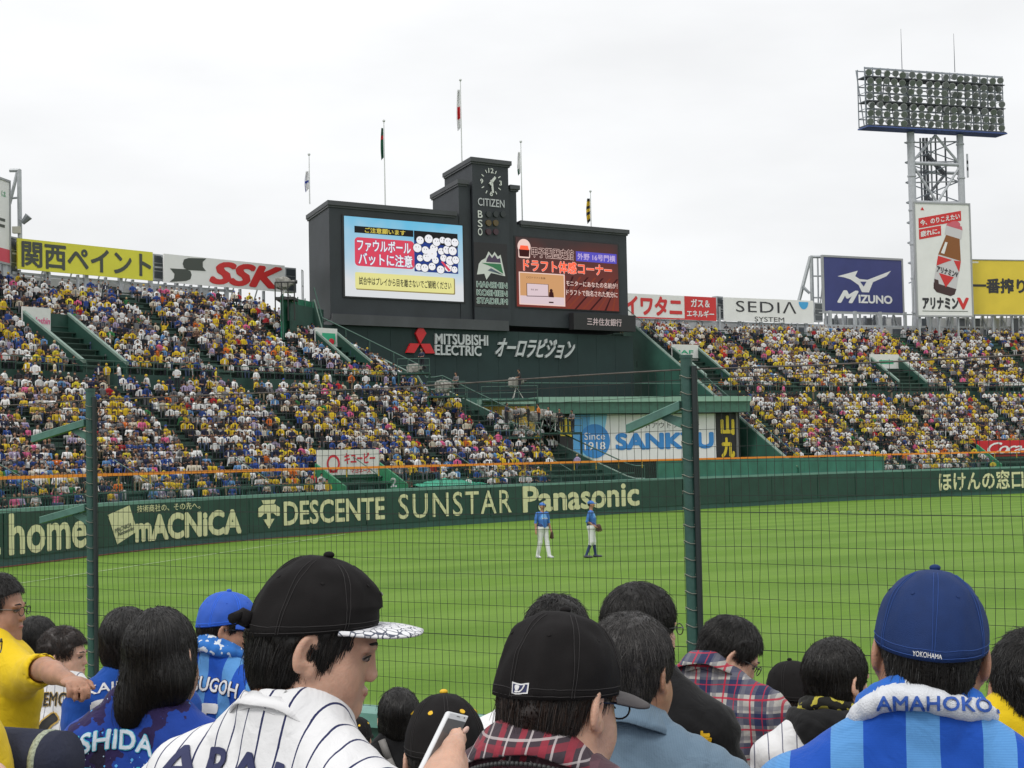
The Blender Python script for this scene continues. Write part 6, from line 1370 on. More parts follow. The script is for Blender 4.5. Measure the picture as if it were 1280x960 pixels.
def galaxy():
    m, t, b, sp, tcn, c = cloth_nodes('galaxy_jersey', (0.012, 0.05, 0.30))
    n = t.nodes.new('ShaderNodeTexNoise'); n.inputs['Scale'].default_value = 9; n.inputs['Detail'].default_value = 5; t.links.new(tcn.outputs['Object'], n.inputs['Vector'])
    c = mixc(t, mth(t, 'GREATER_THAN', n.outputs[0], .50), c, (0.022, 0.014, 0.07)); c = mixc(t, mth(t, 'GREATER_THAN', n.outputs[0], .60), c, (0.015, 0.012, 0.03))
    for sc_, th, col in ((38, .10, (0.10, 0.40, 0.80)), (24, .085, (0.03, 0.15, .55)), (60, .06, (.5, .7, .9))):
        v = t.nodes.new('ShaderNodeTexVoronoi'); v.distance = 'MANHATTAN'; v.inputs['Scale'].default_value = sc_; t.links.new(tcn.outputs['Object'], v.inputs['Vector'])
        n5 = t.nodes.new('ShaderNodeTexNoise'); n5.inputs['Scale'].default_value = 7; t.links.new(tcn.outputs['Object'], n5.inputs['Vector'])
        c = mixc(t, mth(t, 'MULTIPLY', mth(t, 'LESS_THAN', v.outputs['Distance'], th * 2.2), mth(t, 'GREATER_THAN', n5.outputs[0], .53)), c, col)
    t.links.new(c, b.inputs['Base Color']); return m
J_GAL = galaxy()
TROUSM = mat('dark_trousers', (0.03, 0.035, 0.05), .85); NAVYSH = mat('navy_shorts', (0.016, 0.02, 0.045), .8, bump=.2, bscale=60)
T_BLUE = striped('blue_towel', (0.02, 0.13, 0.52), [(0, .16, .03, .045, (.72, .74, .78), 1)], wbump=.6, weave=260, warp=.02); T_BLK = striped('black_yellow_towel', (0.02, 0.02, 0.016), [], wbump=.5, weave=260)
def spot_towel():
    m, t, b, sp, tcn, c = cloth_nodes('spotted_towel', (0.015, 0.015, 0.013)); n = t.nodes.new('ShaderNodeTexNoise'); n.inputs['Scale'].default_value = 34; n.inputs['Detail'].default_value = 1; t.links.new(tcn.outputs['Object'], n.inputs['Vector'])
    c = mixc(t, mth(t, 'GREATER_THAN', n.outputs[0], .56), c, (0.48, 0.42, .06)); t.links.new(c, b.inputs['Base Color']); return m
T_SPOT = spot_towel()
def logo_towel():
    m, t, b, sp, tcn, c = cloth_nodes('logo_towel', (0.03, 0.16, 0.50)); n = t.nodes.new('ShaderNodeTexNoise'); n.inputs['Scale'].default_value = 45; n.inputs['Detail'].default_value = 1; t.links.new(tcn.outputs['Object'], n.inputs['Vector'])
    c = mixc(t, mth(t, 'GREATER_THAN', n.outputs[0], .60), c, (0.65, .70, .75)); t.links.new(c, b.inputs['Base Color']); return m
T_LOGO = logo_towel()
CAPBLK = mat('black_cap_cloth', (0.009, 0.0078, 0.008), .85, spec=.2, noise=.15, nscale=30, bump=.12, bscale=500); CAPBLU = mat('navy_blue_cap_cloth', (0.006, 0.026, 0.11), .75, spec=.3, noise=.12, nscale=30, bump=.2, bscale=600)
CAPRB = mat('royal_blue_cap_cloth', (0.015, 0.09, 0.48), .7, noise=.1, nscale=30, bump=.1, bscale=400); YTH = mat('yellow_thread', (0.70, 0.42, 0.01), .6); GREYB = mat('grey_brim', (0.075, 0.065, 0.065), .8)
WTH = mat('white_thread', (0.72, 0.72, 0.72), .6); NTH = mat('navy_print', NAVYP, .7); GTH = mat('gold_outline', (0.55, 0.36, 0.08), .6); BKT = mat('black_twill', (0.015, 0.015, 0.015), .7); AQT = mat('aqua_outline', (0.05, 0.45, 0.62), .6); SILT = mat('pale_silver_print', (0.55, 0.62, 0.70), .6)
HG = mat('grey_hair', (0.030, 0.027, 0.026), .45); HB = mat('brown_hair', (0.016, 0.009, 0.007), .45)
GLS = mat('black_frame', (0.01, 0.01, 0.01), .25); EYEW = mat('eye_white', (.24, .19, .17), .3); EYED = mat('eye_iris', (.015, .01, .008), .15); LIPS = mat('lips', (0.42, 0.16, 0.13), .45)
def marble():
    m = bpy.data.materials.new('crackled_brim'); m.use_nodes = True; t = m.node_tree; b = t.nodes['Principled BSDF']; b.inputs['Roughness'].default_value = .55
    tcn = t.nodes.new('ShaderNodeTexCoord'); v = t.nodes.new('ShaderNodeTexVoronoi'); v.feature = 'DISTANCE_TO_EDGE'; v.inputs['Scale'].default_value = 75; t.links.new(tcn.outputs['Object'], v.inputs['Vector'])
    n = t.nodes.new('ShaderNodeTexNoise'); n.inputs['Scale'].default_value = 60; t.links.new(tcn.outputs['Object'], n.inputs['Vector'])
    r = t.nodes.new('ShaderNodeMix'); r.data_type = 'RGBA'; r.inputs[6].default_value = (.07, .08, .12, 1); r.inputs[7].default_value = (.74, .74, .76, 1)
    t.links.new(mth(t, 'GREATER_THAN', mth(t, 'ADD', v.outputs['Distance'], mth(t, 'MULTIPLY', n.outputs[0], .12)), .125), r.inputs[0]); t.links.new(r.outputs[2], b.inputs['Base Color']); return m
MARB = marble()

# ================================================================== NEAR SPECTATORS
def rot_lean(v, th):
    x, y, z = v; return (x, y * cos(th) + z * sin(th), z * cos(th) - y * sin(th))
C7Z = 1.02
def wrinkle(P, amp, sc=1.0, seed=0.0):
    x, y, z = P[..., 0] * sc, P[..., 1] * sc, P[..., 2] * sc
    w1 = x * 16 + z * 9 + 1.6 * np.sin(z * 13 + seed + 2 * np.sin(x * 9)); w2 = z * 34 - x * 21 + 1.9 * np.sin(x * 23 + seed * 1.7 + y * 12); w3 = x * 47 + z * 19 + y * 31 + 2.1 * np.sin(z * 27 + seed)
    r = lambda w_: 1 - 2 * np.abs(np.sin(w_)) ** .8
    return amp * (.75 * r(w1) * (.5 + .5 * np.sin(z * 7 + seed)) + .55 * r(w2) * (.5 + .5 * np.sin(x * 11 + z * 5 + seed)) + .3 * r(w3))
def curves_obj(name, P, r0, r1, m, parent):
    n, k, _ = P.shape; h = bpy.data.hair_curves.new(name); h.add_curves([k] * n); h.points.foreach_set('position', P.astype(np.float32).ravel())
    ra = h.attributes.new('radius', 'FLOAT', 'POINT') if 'radius' not in h.attributes else h.attributes['radius']
    ra.data.foreach_set('value', np.tile(np.linspace(r0, r1, k), n).astype(np.float32)); h.materials.append(m)
    o = link(bpy.data.objects.new(name, h)); o.parent = parent; return o
def split_tris(V, F, lim):
    T = []
    for f in F:
        for i in range(1, len(f) - 1): T.append((V[f[0]], V[f[i]], V[f[i + 1]]))
    out = []
    while T:
        a, b, c = T.pop(); L = [np.linalg.norm(a - b), np.linalg.norm(b - c), np.linalg.norm(c - a)]; i = int(np.argmax(L))
        if L[i] <= lim: out.append((a, b, c)); continue
        p, q, r = ((a, b, c), (b, c, a), (c, a, b))[i]; m = (p + q) / 2; T.append((p, m, r)); T.append((m, q, r))
    return out
def print_on(bvh, M, dirv, items, name, mats_, parent, lim=.016):
    """items: (text, cx, cz, w, h, bold, mat index, lift, arc) laid on a plane at M, pressed onto the cloth along dirv"""
    mb = MB()
    for (body, cx, cz, w_, h_, bold, mi, lift, arc) in items:
        V, F = text_mesh(body, 0, 0, 1.04); lo, hi = V[:, :2].min(0), V[:, :2].max(0)
        offs = [(0, 0)] if bold < .004 else [(bold * cos(k * pi / 4), bold * sin(k * pi / 4)) for k in range(8)]
        for n_, (ox, oy) in enumerate(offs):
            q = (V[:, :2] + np.array([ox, oy]) - lo) / (hi - lo); Q = np.stack([cx + (q[:, 0] - .5) * w_, cz + (q[:, 1] - .5) * h_ + arc * (1 - (2 * q[:, 0] - 1) ** 2)], 1)
            for tri in split_tris(Q, F, lim):
                P = []
                for p in tri:
                    o = M @ Vector((p[0], -0.6, p[1])); hit = bvh.ray_cast(o, dirv, 2.0)
                    if hit[0] is None: P = None; break
                    nn = hit[1] if hit[1].dot(dirv) < 0 else -hit[1]; P.append(hit[0] + nn * (lift + n_ * .00012))
                if P: mb.add(P, [(0, 1, 2)], mi)
    if mb.f:
        me = bpy.data.meshes.new(name); me.from_pydata([tuple(v) for v in mb.v], [], mb.f)
        for m in mats_: me.materials.append(m)
        me.polygons.foreach_set('material_index', mb.m); obj(name, me, parent)
def lmesh(name, mb, mats_, parent, smooth=False):
    me = bpy.data.meshes.new(name); me.from_pydata([tuple(v) for v in mb.v], [], mb.f)
    for m in (mats_ if isinstance(mats_, (list, tuple)) else [mats_]): me.materials.append(m)
    me.polygons.foreach_set('material_index', mb.m)
    if smooth: me.polygons.foreach_set('use_smooth', [True] * len(me.polygons))
    return obj(name, me, parent)
def head_sdf(s, H, hs, face=1.0):
    """add the head to s. H maps head coordinates to person coordinates; hs head scale"""
    R3 = np.array(H.to_3x3().normalized()); T = lambda x, y, z: tuple(H @ Vector((x * hs, y * hs, z * hs)))
    E = lambda c, r, k=.02, op='add', RR=None, mid=0: s.ell(T(*c), tuple(q * hs for q in r), R3 if RR is None else R3 @ RR, mid, k * hs, op)
    C = lambda a, b, r0, r1, k=.015, op='add', mid=0: s.cone(T(*a), T(*b), r0 * hs, r1 * hs, mid, k * hs, op)
    E((0, -.012, .032), (.076, .097, .088), .02); E((0, .022, -.035), (.064, .066, .078 * face), .045); E((0, .048, -.080), (.036, .036, .030), .035)
    for q in (-1, 1):
        E((q * .042, .045, -.045), (.026, .032, .032), .03); C((q * .060, .0, -.045), (q * .03, .055, -.092), .014, .015, .03)
        E((q * .032, .098, .004), (.017, .012, .011), .015, 'sub'); C((q * .018, .090, .022), (q * .048, .080, .020), .008, .007, .012)
        RR = np.array(Matrix.Rotation(q * radians(24), 3, 'Z') @ Matrix.Rotation(radians(-12), 3, 'X'))
        E((q * .084, -.012, -.004), (.0085, .020, .034), .008, 'add', RR); E((q * .0935, -.007, .002), (.0095, .0115, .023), .003, 'sub', RR); E((q * .086, -.003, -.006), (.009, .007, .011), .003, 'sub', RR); C((q * .078, .002, -.028), (q * .080, .0, -.034), .009, .008, .008)
    C((0, .088, .012), (0, .098, -.022), .0065, .0090, .012); E((0, .098, -.026), (.0105, .0095, .0075), .008)
    for q in (-1, 1): E((q * .010, .097, -.029), (.007, .009, .007), .006)
    E((0, .088, -.052), (.022, .012, .006), .006); E((0, .086, -.062), (.019, .012, .006), .006); E((0, .102, -.057), (.022, .006, .0015), .004, 'sub'); E((0, .078, -.085), (.018, .014, .014), .02)
HAIRLINE = {'arai': ([-.2, -.072, -.058, -.02, .02, .05, .12], [-.03, -.02, .026, .036, .043, .055, .3], -.092), 'short': ([-.2, -.03, -.018, .040, .062, .12], [-.030, -.018, .016, .040, .092, .3], -.083), 'side': ([-.2, -.04, -.025, .015, .050, .12], [-.022, -.008, .032, .045, .098, .3], -.088), 'bob': ([-.2, -.09, -.03, .03, .06, .12], [.035, .04, .05, .065, .11, .3], -.115), 'crop': ([-.2, -.02, -.01, .05, .08, .12], [-.03, -.02, .008, .035, .10, .3], -.068)}
def add_hair(P, H, hs, style, m, root, n, thick=.012, length=.05, capline=None, rad=.0005, seed=1, messy=1.0, ext=None):
    s = SDF(); R3 = np.array(H.to_3x3().normalized()); Hn = np.array(H); Hi = np.array(H.inverted())
    zs, ys, nape = HAIRLINE[style]
    s.ell((0, -.014, .034), (.076 + thick, .098 + thick, .089 + thick), None, 0, .02); s.ell((0, -.046, -.045), (.054 + thick * .6, .046 + thick * .5, .055), None, 0, .04)
    if style in ('bob', 'side', 'arai'):
        for q in (-1, 1): s.ell((q * .046, -.012, -.030), ((.036 if style == 'bob' else .028) + thick * .4, .05, .055), None, 0, .03)
    if ext: ext(s)
    def base(Q): return s(Q)
    def fn(Q):
        q = Q / hs; d = base(q) + .0022 * np.sin(q[..., 0] * 210 + 3 * np.sin(q[..., 2] * 40)) * np.sin(q[..., 1] * 190 + 2 * np.sin(q[..., 2] * 37 + 1))
        d = d + .0045 * np.sin(q[..., 0] * 62 + 2 * np.sin(q[..., 2] * 33 + seed)) * np.sin(q[..., 2] * 49 + 1.7 * np.sin(q[..., 1] * 41 + seed)) * messy
        if style in ('short', 'side', 'crop', 'arai'):
            ex_ = np.sqrt((np.abs(q[..., 0]) - .088) ** 2 * .55 + (q[..., 1] + .008) ** 2 * 1.25 + ((q[..., 2] + .008) * .72) ** 2); d = np.maximum(d, .026 - ex_)
        d = np.maximum(d, (q[..., 1] - np.interp(q[..., 2], zs, ys)) * .8); d = np.maximum(d, (nape if not ext else -.6) - q[..., 2] + .012 * np.sin(q[..., 0] * 60) ** 2)
        if capline is not None: d = np.maximum(d, q[..., 2] - (capline(q[..., 1])))
        return d * hs
    lo, hi = s.bounds(.012); V, F = surface_nets(fn, lo * hs, hi * hs, .006 * hs if n > 4000 else .008 * hs)
    V2 = V @ Hn[:3, :3].T + Hn[:3, 3]; me = fast_mesh('hair', V2, F, [m]); o = obj('hair', me, root)
    rg = np.random.default_rng(seed); tri = V[F].mean(1) / hs; pick_ = rg.integers(0, len(tri), n); p = tri[pick_] + rg.normal(0, .0022, (n, 3))
    wh = np.array([.012, -.045, .13]); k = 7; out = np.empty((n, k, 3)); L = length * rg.uniform(.55, 1.25, n)[:, None]; clump = rg.normal(0, 1, (60, 3)); ci = (np.abs(np.sin(p[:, 0] * 90 + p[:, 1] * 60 + p[:, 2] * 20)) * 59).astype(int); lift = rg.uniform(.0008, .0095 * messy, n) * rg.uniform(.3, 1, n); lift[:max(4, n // 45)] += rg.uniform(.004, .014, max(4, n // 45))
    p = p.astype(np.float32)
    for i in range(k):
        out[:, i] = p; e = .002
        g = np.stack([base(p + np.float32([e, 0, 0])) - base(p - np.float32([e, 0, 0])), base(p + np.float32([0, e, 0])) - base(p - np.float32([0, e, 0])), base(p + np.float32([0, 0, e])) - base(p - np.float32([0, 0, e]))], 1); g /= np.linalg.norm(g, axis=1)[:, None] + 1e-9
        d = (p - wh) if capline is None else np.stack([p[:, 0] * .7, -.10 + 0 * p[:, 0], -1.0 + 0 * p[:, 0]], 1) * .12; d[:, 2] -= (.06 + .08 * i / k) * (1 if capline is None else 3); d += clump[ci] * .034 * messy + rg.normal(0, .010 * messy, (n, 3)); d -= g * (d * g).sum(1)[:, None]; d /= np.linalg.norm(d, axis=1)[:, None] + 1e-9
        if ext: low = p[:, 2] < -.04; d[low] = d[low] * .25 + np.array([.02, -.02, -1.0]); d /= np.linalg.norm(d, axis=1)[:, None]
        p = p + d * L / (k - 1); sd = base(p.astype(np.float32)); tgt = lift * (i + 1) / k; p = (p - g * (np.clip(sd - tgt, -.02, .02))[:, None]).astype(np.float32)
    if capline is not None: keep = (out[:, :, 2] < (capline(out[:, :, 1]) - .004)).all(1); out = out[keep]
    yl = np.interp(out[:, 0, 2], zs, ys); keep = (out[:, 0, 1] < yl + .006) & (out[:, 0, 2] > (nape if not ext else -.6) - .004) & ((np.hypot((out[:, 0, 1] + .008) * 1.1, (out[:, 0, 2] + .008) * .72) > .024) | (np.abs(out[:, 0, 0]) < .05) | (style == 'bob')); out = out[keep]
    keep = np.linalg.norm(out[:, -1] - out[:, 0], axis=1) > .5 * L[:len(out), 0].min(); out = out[keep]
    if style != 'bob': keep = (out[:, :, 1] - np.interp(out[:, :, 2], zs, ys)).max(1) < (.014 if capline is not None else .034); out = out[keep]
    W = (out * hs) @ Hn[:3, :3].T + Hn[:3, 3]
    curves_obj('hair_strands', W, rad * 1.15, rad * .35, strand_of(m), root); return o
def add_cap(root, H, hs, m, brim_m, opts):
    a, b, Hh = opts.get('a', .090), opts.get('b', .108), opts.get('h', .142); back, front = opts.get('back', -.002), opts.get('front', .045); nt_, nh = 72, 20; sd = opts.get('seed', 1)
    c0 = np.array([0, -.012, 0])
    def dome(th, h, off=0.0):                                # th 0 = front, clockwise seen from above
        zb = front + (back - front) * (1 - cos(th)) / 2; ex = opts.get('ex', 2.5); rho = max(0.0, 1 - h ** ex) ** .5
        rho *= 1 - .010 * math.exp(-((((th + pi / 6) % (pi / 3)) - pi / 6) / .03) ** 2) * (1 if h > .02 else 0)
        if h > .3 and cos(th) > .3: rho *= 1 + opts.get('puff', .05) * (cos(th) - .3)
        w_ = opts.get('wr', .004) * .42; q = Vector((sin(th) * rho * 3.4, cos(th) * rho * 3.4, h * 2.2 + sd)); dn = mnoise.noise(q) * w_ * (1 if 0.05 < h else .2) * 2 + mnoise.noise(q * 2.5) * w_ * .5
        x, y = (a * rho + dn + off) * sin(th), (b * rho + dn + off) * cos(th) + c0[1] + opts.get('slope', 0) * h; z = zb + (Hh - zb) * h + dn * .5 + off * h
        return H @ Vector((x * hs, y * hs, z * hs))
    V = []; F = []
    hsq = [(j / nh) ** .8 if j < nh else 1.0 for j in range(nh + 1)]
    for h in hsq:
        for i in range(nt_): V.append(dome(2 * pi * i / nt_, h))
    for j in range(nh):
        for i in range(nt_): F.append((j * nt_ + i, (j + 1) * nt_ + i, (j + 1) * nt_ + (i + 1) % nt_, j * nt_ + (i + 1) % nt_))
    # turned-in sweatband
    b0 = len(V)
    for i in range(nt_): V.append(dome(2 * pi * i / nt_, 0.0, -.004))
    for i in range(nt_): F.append((i, (i + 1) % nt_, b0 + (i + 1) % nt_, b0 + i))
    me = bpy.data.meshes.new('cap'); me.from_pydata([tuple(v) for v in V], [], F); me.materials.append(m); me.polygons.foreach_set('use_smooth', [True] * len(F)); cap_ = obj('cap', me, root)
    V = []; F = []; ns, nr = 26, 8; L_ = opts.get('brim', .072); cv = opts.get('curve', .018); A = radians(66)
    for side_ in (0, 1):
        for i in range(ns + 1):
            s_ = -1 + 2 * i / ns; th = A * s_; zb = front + (back - front) * (1 - cos(th)) / 2
            xi, yi = a * .985 * sin(th), b * .985 * cos(th) + c0[1]; xo, yo = a * 1.03 * math.sin(A * s_ * 1.03) * 1.0, b * cos(A) + c0[1] + (b * (1 - cos(A)) + L_) * (max(0, 1 - abs(s_) ** 2.6)) ** .5
            for j in range(nr + 1):
                q = j / nr; x = xi + (xo - xi) * q; y = yi + (yo - yi) * q; z = zb - cv * s_ * s_ * (.3 + .7 * q) * 1.0 - opts.get('dip', .10) * (y - yi) + .004 * sin(q * pi) - (.0032 if side_ else 0)
                V.append(H @ Vector((x * hs, y * hs, z * hs)))
    n1 = (ns + 1) * (nr + 1)
    for i in range(ns):
        for j in range(nr):
            p = i * (nr + 1) + j; F.append((p, p + nr + 1, p + nr + 2, p + 1)); F.append((n1 + p, n1 + p + 1, n1 + p + nr + 2, n1 + p + nr + 1))
    for i in range(ns): p = i * (nr + 1) + nr; F.append((p, p + nr + 1, n1 + p + nr + 1, n1 + p))
    me = bpy.data.meshes.new('brim'); me.from_pydata([tuple(v) for v in V], [], F); me.materials.append(brim_m); me.polygons.foreach_set('use_smooth', [True] * len(F)); bo = obj('brim', me, cap_)
    top = dome(0, 1.0); lmesh('button', MB().ball(H @ Vector((0, (c0[1] + opts.get('slope', 0)) * hs, (Hh + .002) * hs)), .0095 * hs, .0095 * hs, .006 * hs, 12, 6), opts.get('button', m), cap_, True)
    mb = MB()
    for k in range(6):
        th = pi / 6 + k * pi / 3; c = dome(th, .68, .0); n_ = (c - H @ Vector((0, c0[1] * hs, .03 * hs))).normalized(); mb.bar(c - n_ * .002, c + n_ * .0009, opts.get('eye_r', .0032) * hs, 10)
    lmesh('eyelets', mb, opts.get('eyelet', m), cap_)['kind'] = 'stuff'
    mb = MB()
    for k in range(6):
        for dth in (-.022, .022):
            mb.tube([dome(k * pi / 3 + dth * (1 + 3 * h * h), h, .0004) for h in np.linspace(.02, .93, 18)], .0006, 4)
    for hh in (.035, .11): mb.tube([dome(2 * pi * i / 60, hh, .0004) for i in range(61)], .0006, 4)
    lmesh('seam_stitching', mb, mat('stitch_' + m.name, tuple(min(1, c_ * 2.2 + .004) for c_ in m.node_tree.nodes['Principled BSDF'].inputs['Base Color'].default_value[:3]), .8), cap_)['kind'] = 'stuff'
    return cap_, dome
def cap_text(cap_, dome, items, mats_):
    mb = MB()
    for (body, th0, h0, dth, dh, bold, mi, lift) in items:
        if body == '#':
            for i in range(8):
                for j in range(4):
                    f = lambda u, v: dome(th0 + dth * (u - .5), h0 + dh * (v - .5), lift); mb.add([f(i / 8, j / 4), f((i + 1) / 8, j / 4), f((i + 1) / 8, (j + 1) / 4), f(i / 8, (j + 1) / 4)], [(0, 1, 2, 3)], mi)
        else: letter(mb, lambda u, v, w_: dome(th0 - dth * (u - .5), h0 + dh * (v - .5), lift + w_), body, 0, 0, 1, 1, 0, mi, bold=bold, dw=.00008)
    lmesh('lettering', mb, mats_, cap_)
def hand_sdf(s, wrist, dirv, up, sc_, curl=.5, mid=0, side_=1):
    d = Vector(dirv).normalized(); u = Vector(up); u = (u - d * u.dot(d)).normalized(); r_ = d.cross(u) * side_; w_ = Vector(wrist)
    pal = w_ + d * .05 * sc_; Rm = np.array([list(r_), list(d), list(u)]).T
    s.ell(tuple(pal), (.042 * sc_, .052 * sc_, .016 * sc_), Rm, mid, .015)
    for i, (x, L) in enumerate(((-.03, .062), (-.010, .075), (.011, .070), (.030, .055))):
        p0 = pal + r_ * x * sc_ + d * .042 * sc_; c1 = curl * (1 + .12 * i); p1 = p0 + (d * cos(c1 * .6) - u * sin(c1 * .6)) * L * .45 * sc_; p2 = p1 + (d * cos(c1 * 1.5) - u * sin(c1 * 1.5)) * L * .32 * sc_; p3 = p2 + (d * cos(c1 * 2.3) - u * sin(c1 * 2.3)) * L * .25 * sc_
        s.chain([tuple(p0), tuple(p1), tuple(p2), tuple(p3)], [.0095 * sc_, .0088 * sc_, .0082 * sc_, .0072 * sc_], mid, .006)
    t0 = pal - r_ * .030 * sc_ - d * .022 * sc_; t1 = t0 - r_ * .022 * sc_ + d * .030 * sc_ - u * .008 * sc_; t2 = t1 + d * .030 * sc_ - r_ * .004 * sc_ - u * .012 * sc_
    s.chain([tuple(t0), tuple(t1), tuple(t2)], [.014 * sc_, .011 * sc_, .009 * sc_], mid, .008)
def collar_band(root, base, R, m, prof, rx=.072, ry=.078, tilt=radians(-18), name='collar', open_front=.35):
    V = []; F = []; nn = 40; k = len(prof); T_ = Matrix.Rotation(tilt, 3, 'X')
    for i in range(nn + 1):
        a = pi * 1.5 - (pi - open_front) + 2 * (pi - open_front) * i / nn + 0
        for j, (dr, z) in enumerate(prof):
            q = T_ @ Vector(((rx + dr) * cos(a), (ry + dr) * sin(a), z + .002 * sin(a * 7 + j))); V.append(base + R @ q)
    for i in range(nn):
        for j in range(k - 1): p = i * k + j; F.append((p, p + k, p + k + 1, p + 1))
    me = bpy.data.meshes.new(name); me.from_pydata([tuple(v) for v in V], [], F); me.materials.append(m); me.polygons.foreach_set('use_smooth', [True] * len(F)); o = obj(name, me, root)
    md = o.modifiers.new('thick', 'SOLIDIFY'); md.thickness = .003; return o

def near_person(lab, head, d, hyaw, hpitch, neck, byaw, shirt, hairs=None, cap=None, hroll=0, lean=12, sc_=1.0, skin=None, res=.018, shirt_res=.010, glasses=False, arms=None, collar=None, towel=None, prints=None, curl=None, female=False, sleeve=.75, dneck=0.045, bulk=1.0, face=1.0, trous=None, hand_hi=None, extra=None, legs=None, wr=.0048):
    skin = skin or SKIN; hc = at(head[0], head[1], d); c7 = at(neck[0], neck[1], d - dneck)
    root = thing('person', lab, 'person', (c7.x, c7.y, c7.z - C7Z * sc_)); root.rotation_euler = (0, 0, radians(byaw)); RB = Matrix.Rotation(radians(byaw), 3, 'Z')
    W2L = (Matrix.Translation(root.location) @ RB.to_4x4()).inverted(); hl = W2L @ hc; th = radians(lean); B = Vector((0, 0, C7Z * sc_))
    hp = radians(hpitch); H = Matrix.Translation(hl) @ Matrix.Rotation(radians(hyaw - byaw), 4, 'Z') @ Matrix.Rotation(hp, 4, 'X') @ Matrix.Rotation(radians(hroll), 4, 'Y')
    Hn = np.array(H); hs = sc_
    def T(x, y, z): q = rot_lean((x, y, z), th); return (q[0] * sc_ + B.x, q[1] * sc_ + B.y, q[2] * sc_ + B.z)
    RL = np.array(Matrix.Rotation(-th, 3, 'X')); sw = (.155 if female else .178) * (.5 + .5 * bulk) * 1.05; cb = .5 + .5 * bulk
    def torso(s, g, mid, pel):
        s.ell(T(0, .085, -.20), ((.150 if female else .168) * cb + g, .112 * cb + g, .20 + g), RL, mid, .05)
        for q in (-1, 1): s.cone(T(q * .035, .012, .010), T(q * (sw - .045), .020, -.098), .036 + g, .046 * cb + g, mid, .035); s.cone(T(q * (sw - .045), .025, -.115), T(q * sw, .03, -.130), .052 * cb + g, .050 * cb + g, mid, .05); s.ell(T(q * .072, .025, -.195), (.080 + g, .052 + g, .12 + g), RL, mid, .05)
        s.ell(T(0, .075, -.40), (.148 * cb + g, .112 * cb + g, .18 + g), RL, mid, .06); s.ell(T(0, .055, -.55), (.165 * cb + g, .13 * cb + g, .11 + g), RL, pel, .05)
    # arms
    A = {}
    for q in (-1, 1):
        sh = Vector(T(q * sw, .03, -.130))
        if arms and q in arms:
            el, wr_ = arms[q]; el = W2L @ el; wr_ = W2L @ wr_
        else: el = Vector(T(q * (sw + .055), .13, -.34)); wr_ = Vector(T(q * .10, .34, -.36))
        A[q] = (sh, el, wr_)
    body = SDF(); neck_top = H @ Vector((0, -.022 * hs, -.045 * hs))
    nr_ = (.050 if female else .060) * sc_ * (.55 + .45 * bulk)
    body.cone(T(0, .038, -.03), tuple(neck_top), nr_ * 1.04, nr_ * .96, 0, .02); head_sdf(body, H, hs, face)
    torso(body, 0, 0, 1)
    for q in (-1, 1):
        sh, el, wr_ = A[q]; body.cone(tuple(sh), tuple(el), .047 * sc_ * cb, .038 * sc_, 0, .04); mid_ = el.lerp(wr_, .35); body.cone(tuple(el), tuple(mid_), .038 * sc_, .039 * sc_, 0, .02); body.cone(tuple(mid_), tuple(wr_), .038 * sc_, .026 * sc_, 0, .02)
        if hand_hi and q in hand_hi: hand_hi[q](body, wr_, W2L)
        else: hand_sdf(body, wr_, wr_ - el, Vector((0, 0, 1)), sc_, (curl or {}).get(q, .45), 0, q)
        if legs and q in legs: kn, an = [W2L @ x for x in legs[q]]
        else: kn = Vector(T(0, 0, 0)) + Vector((q * .13, .34, -.56)) * sc_ + Vector((0, rot_lean((0, .05, -.55), th)[1] * sc_ + .06, .03)); an = kn + Vector((0, .04, -.40)) * sc_
        hpv = Vector(T(q * .09, .07, -.55)); kq = hpv.lerp(kn, .96); body.cone(tuple(hpv), tuple(kq), .088 * sc_, .066 * sc_, 1, .05); body.cone(tuple(kq), tuple(kn), .062 * sc_, .058 * sc_, 2 if trous else 1, .02); body.cone(tuple(kn), tuple(an), .060 * sc_, .042 * sc_, 2 if trous else 1, .03); body.cone(tuple(an), tuple(an + Vector((0, .14 * sc_, -.03))), .042 * sc_, .032 * sc_, 3, .03)
    mats_ = [skin, trous or TROUSM, skin, BLK]
    ncut = B.z - .045 * sc_; lo, hi = body.bounds(.03)
    regs = []
    cutn = Vector(T(0, .03, -.035)); nrm = Vector(rot_lean((0, -.25, 1), th)).normalized(); cn = np.array(nrm, np.float32); c0_ = np.array(cutn, np.float32)
    hcn = np.array(hl, np.float32)
    rc_ = (c0_ + np.array(hl, np.float32)) / 2
    def zone(P): return np.minimum((P - c0_) @ cn, .23 - np.hypot(P[..., 0] - rc_[0], P[..., 1] - rc_[1]))
    hq = [q for q in (-1, 1) if hand_hi and q in hand_hi]; hcs = [np.array(A[q][2] + (A[q][2] - A[q][1]).normalized() * .09, np.float32) for q in hq]
    def low(P):
        d_ = np.maximum(body(P), zone(P))
        for c_ in hcs: d_ = np.maximum(d_, .125 - np.linalg.norm(P - c_, axis=-1))
        return d_
    def high(P): return np.maximum(body(P), -zone(P))
    hl_ = np.array(hl); hb0 = np.minimum(hl_ - .155 * hs, np.array(cutn) - .10); hb1 = np.maximum(hl_ + .155 * hs, np.array(cutn) + .10); hb1[2] = hl_[2] + .14 * hs
    topz = max(hb0[2] + .15, T(0, 0, .02)[2] + .06, max(A[q][i][2] for q in (-1, 1) for i in (1, 2)) + .12)
    hr = .0036 if d < 3 else .0055 if d < 5 else .007
    V1, F1 = surface_nets(low, lo, np.array([hi[0], hi[1], topz]), res)
    V2, F2 = surface_nets(high, hb0, hb1, hr)
    V = np.concatenate([V1, V2]); F = np.concatenate([F1, F2 + len(V1)])
    for c_ in hcs:
        V3, F3 = surface_nets(lambda P: np.maximum(body(P), np.linalg.norm(P - c_, axis=-1) - .125), c_ - .135, c_ + .135, .0034); F = np.concatenate([F, F3 + len(V)]); V = np.concatenate([V, V3])
    mid = body.ids(V[F].mean(1).astype(np.float32)); mid[len(F1):] = 0
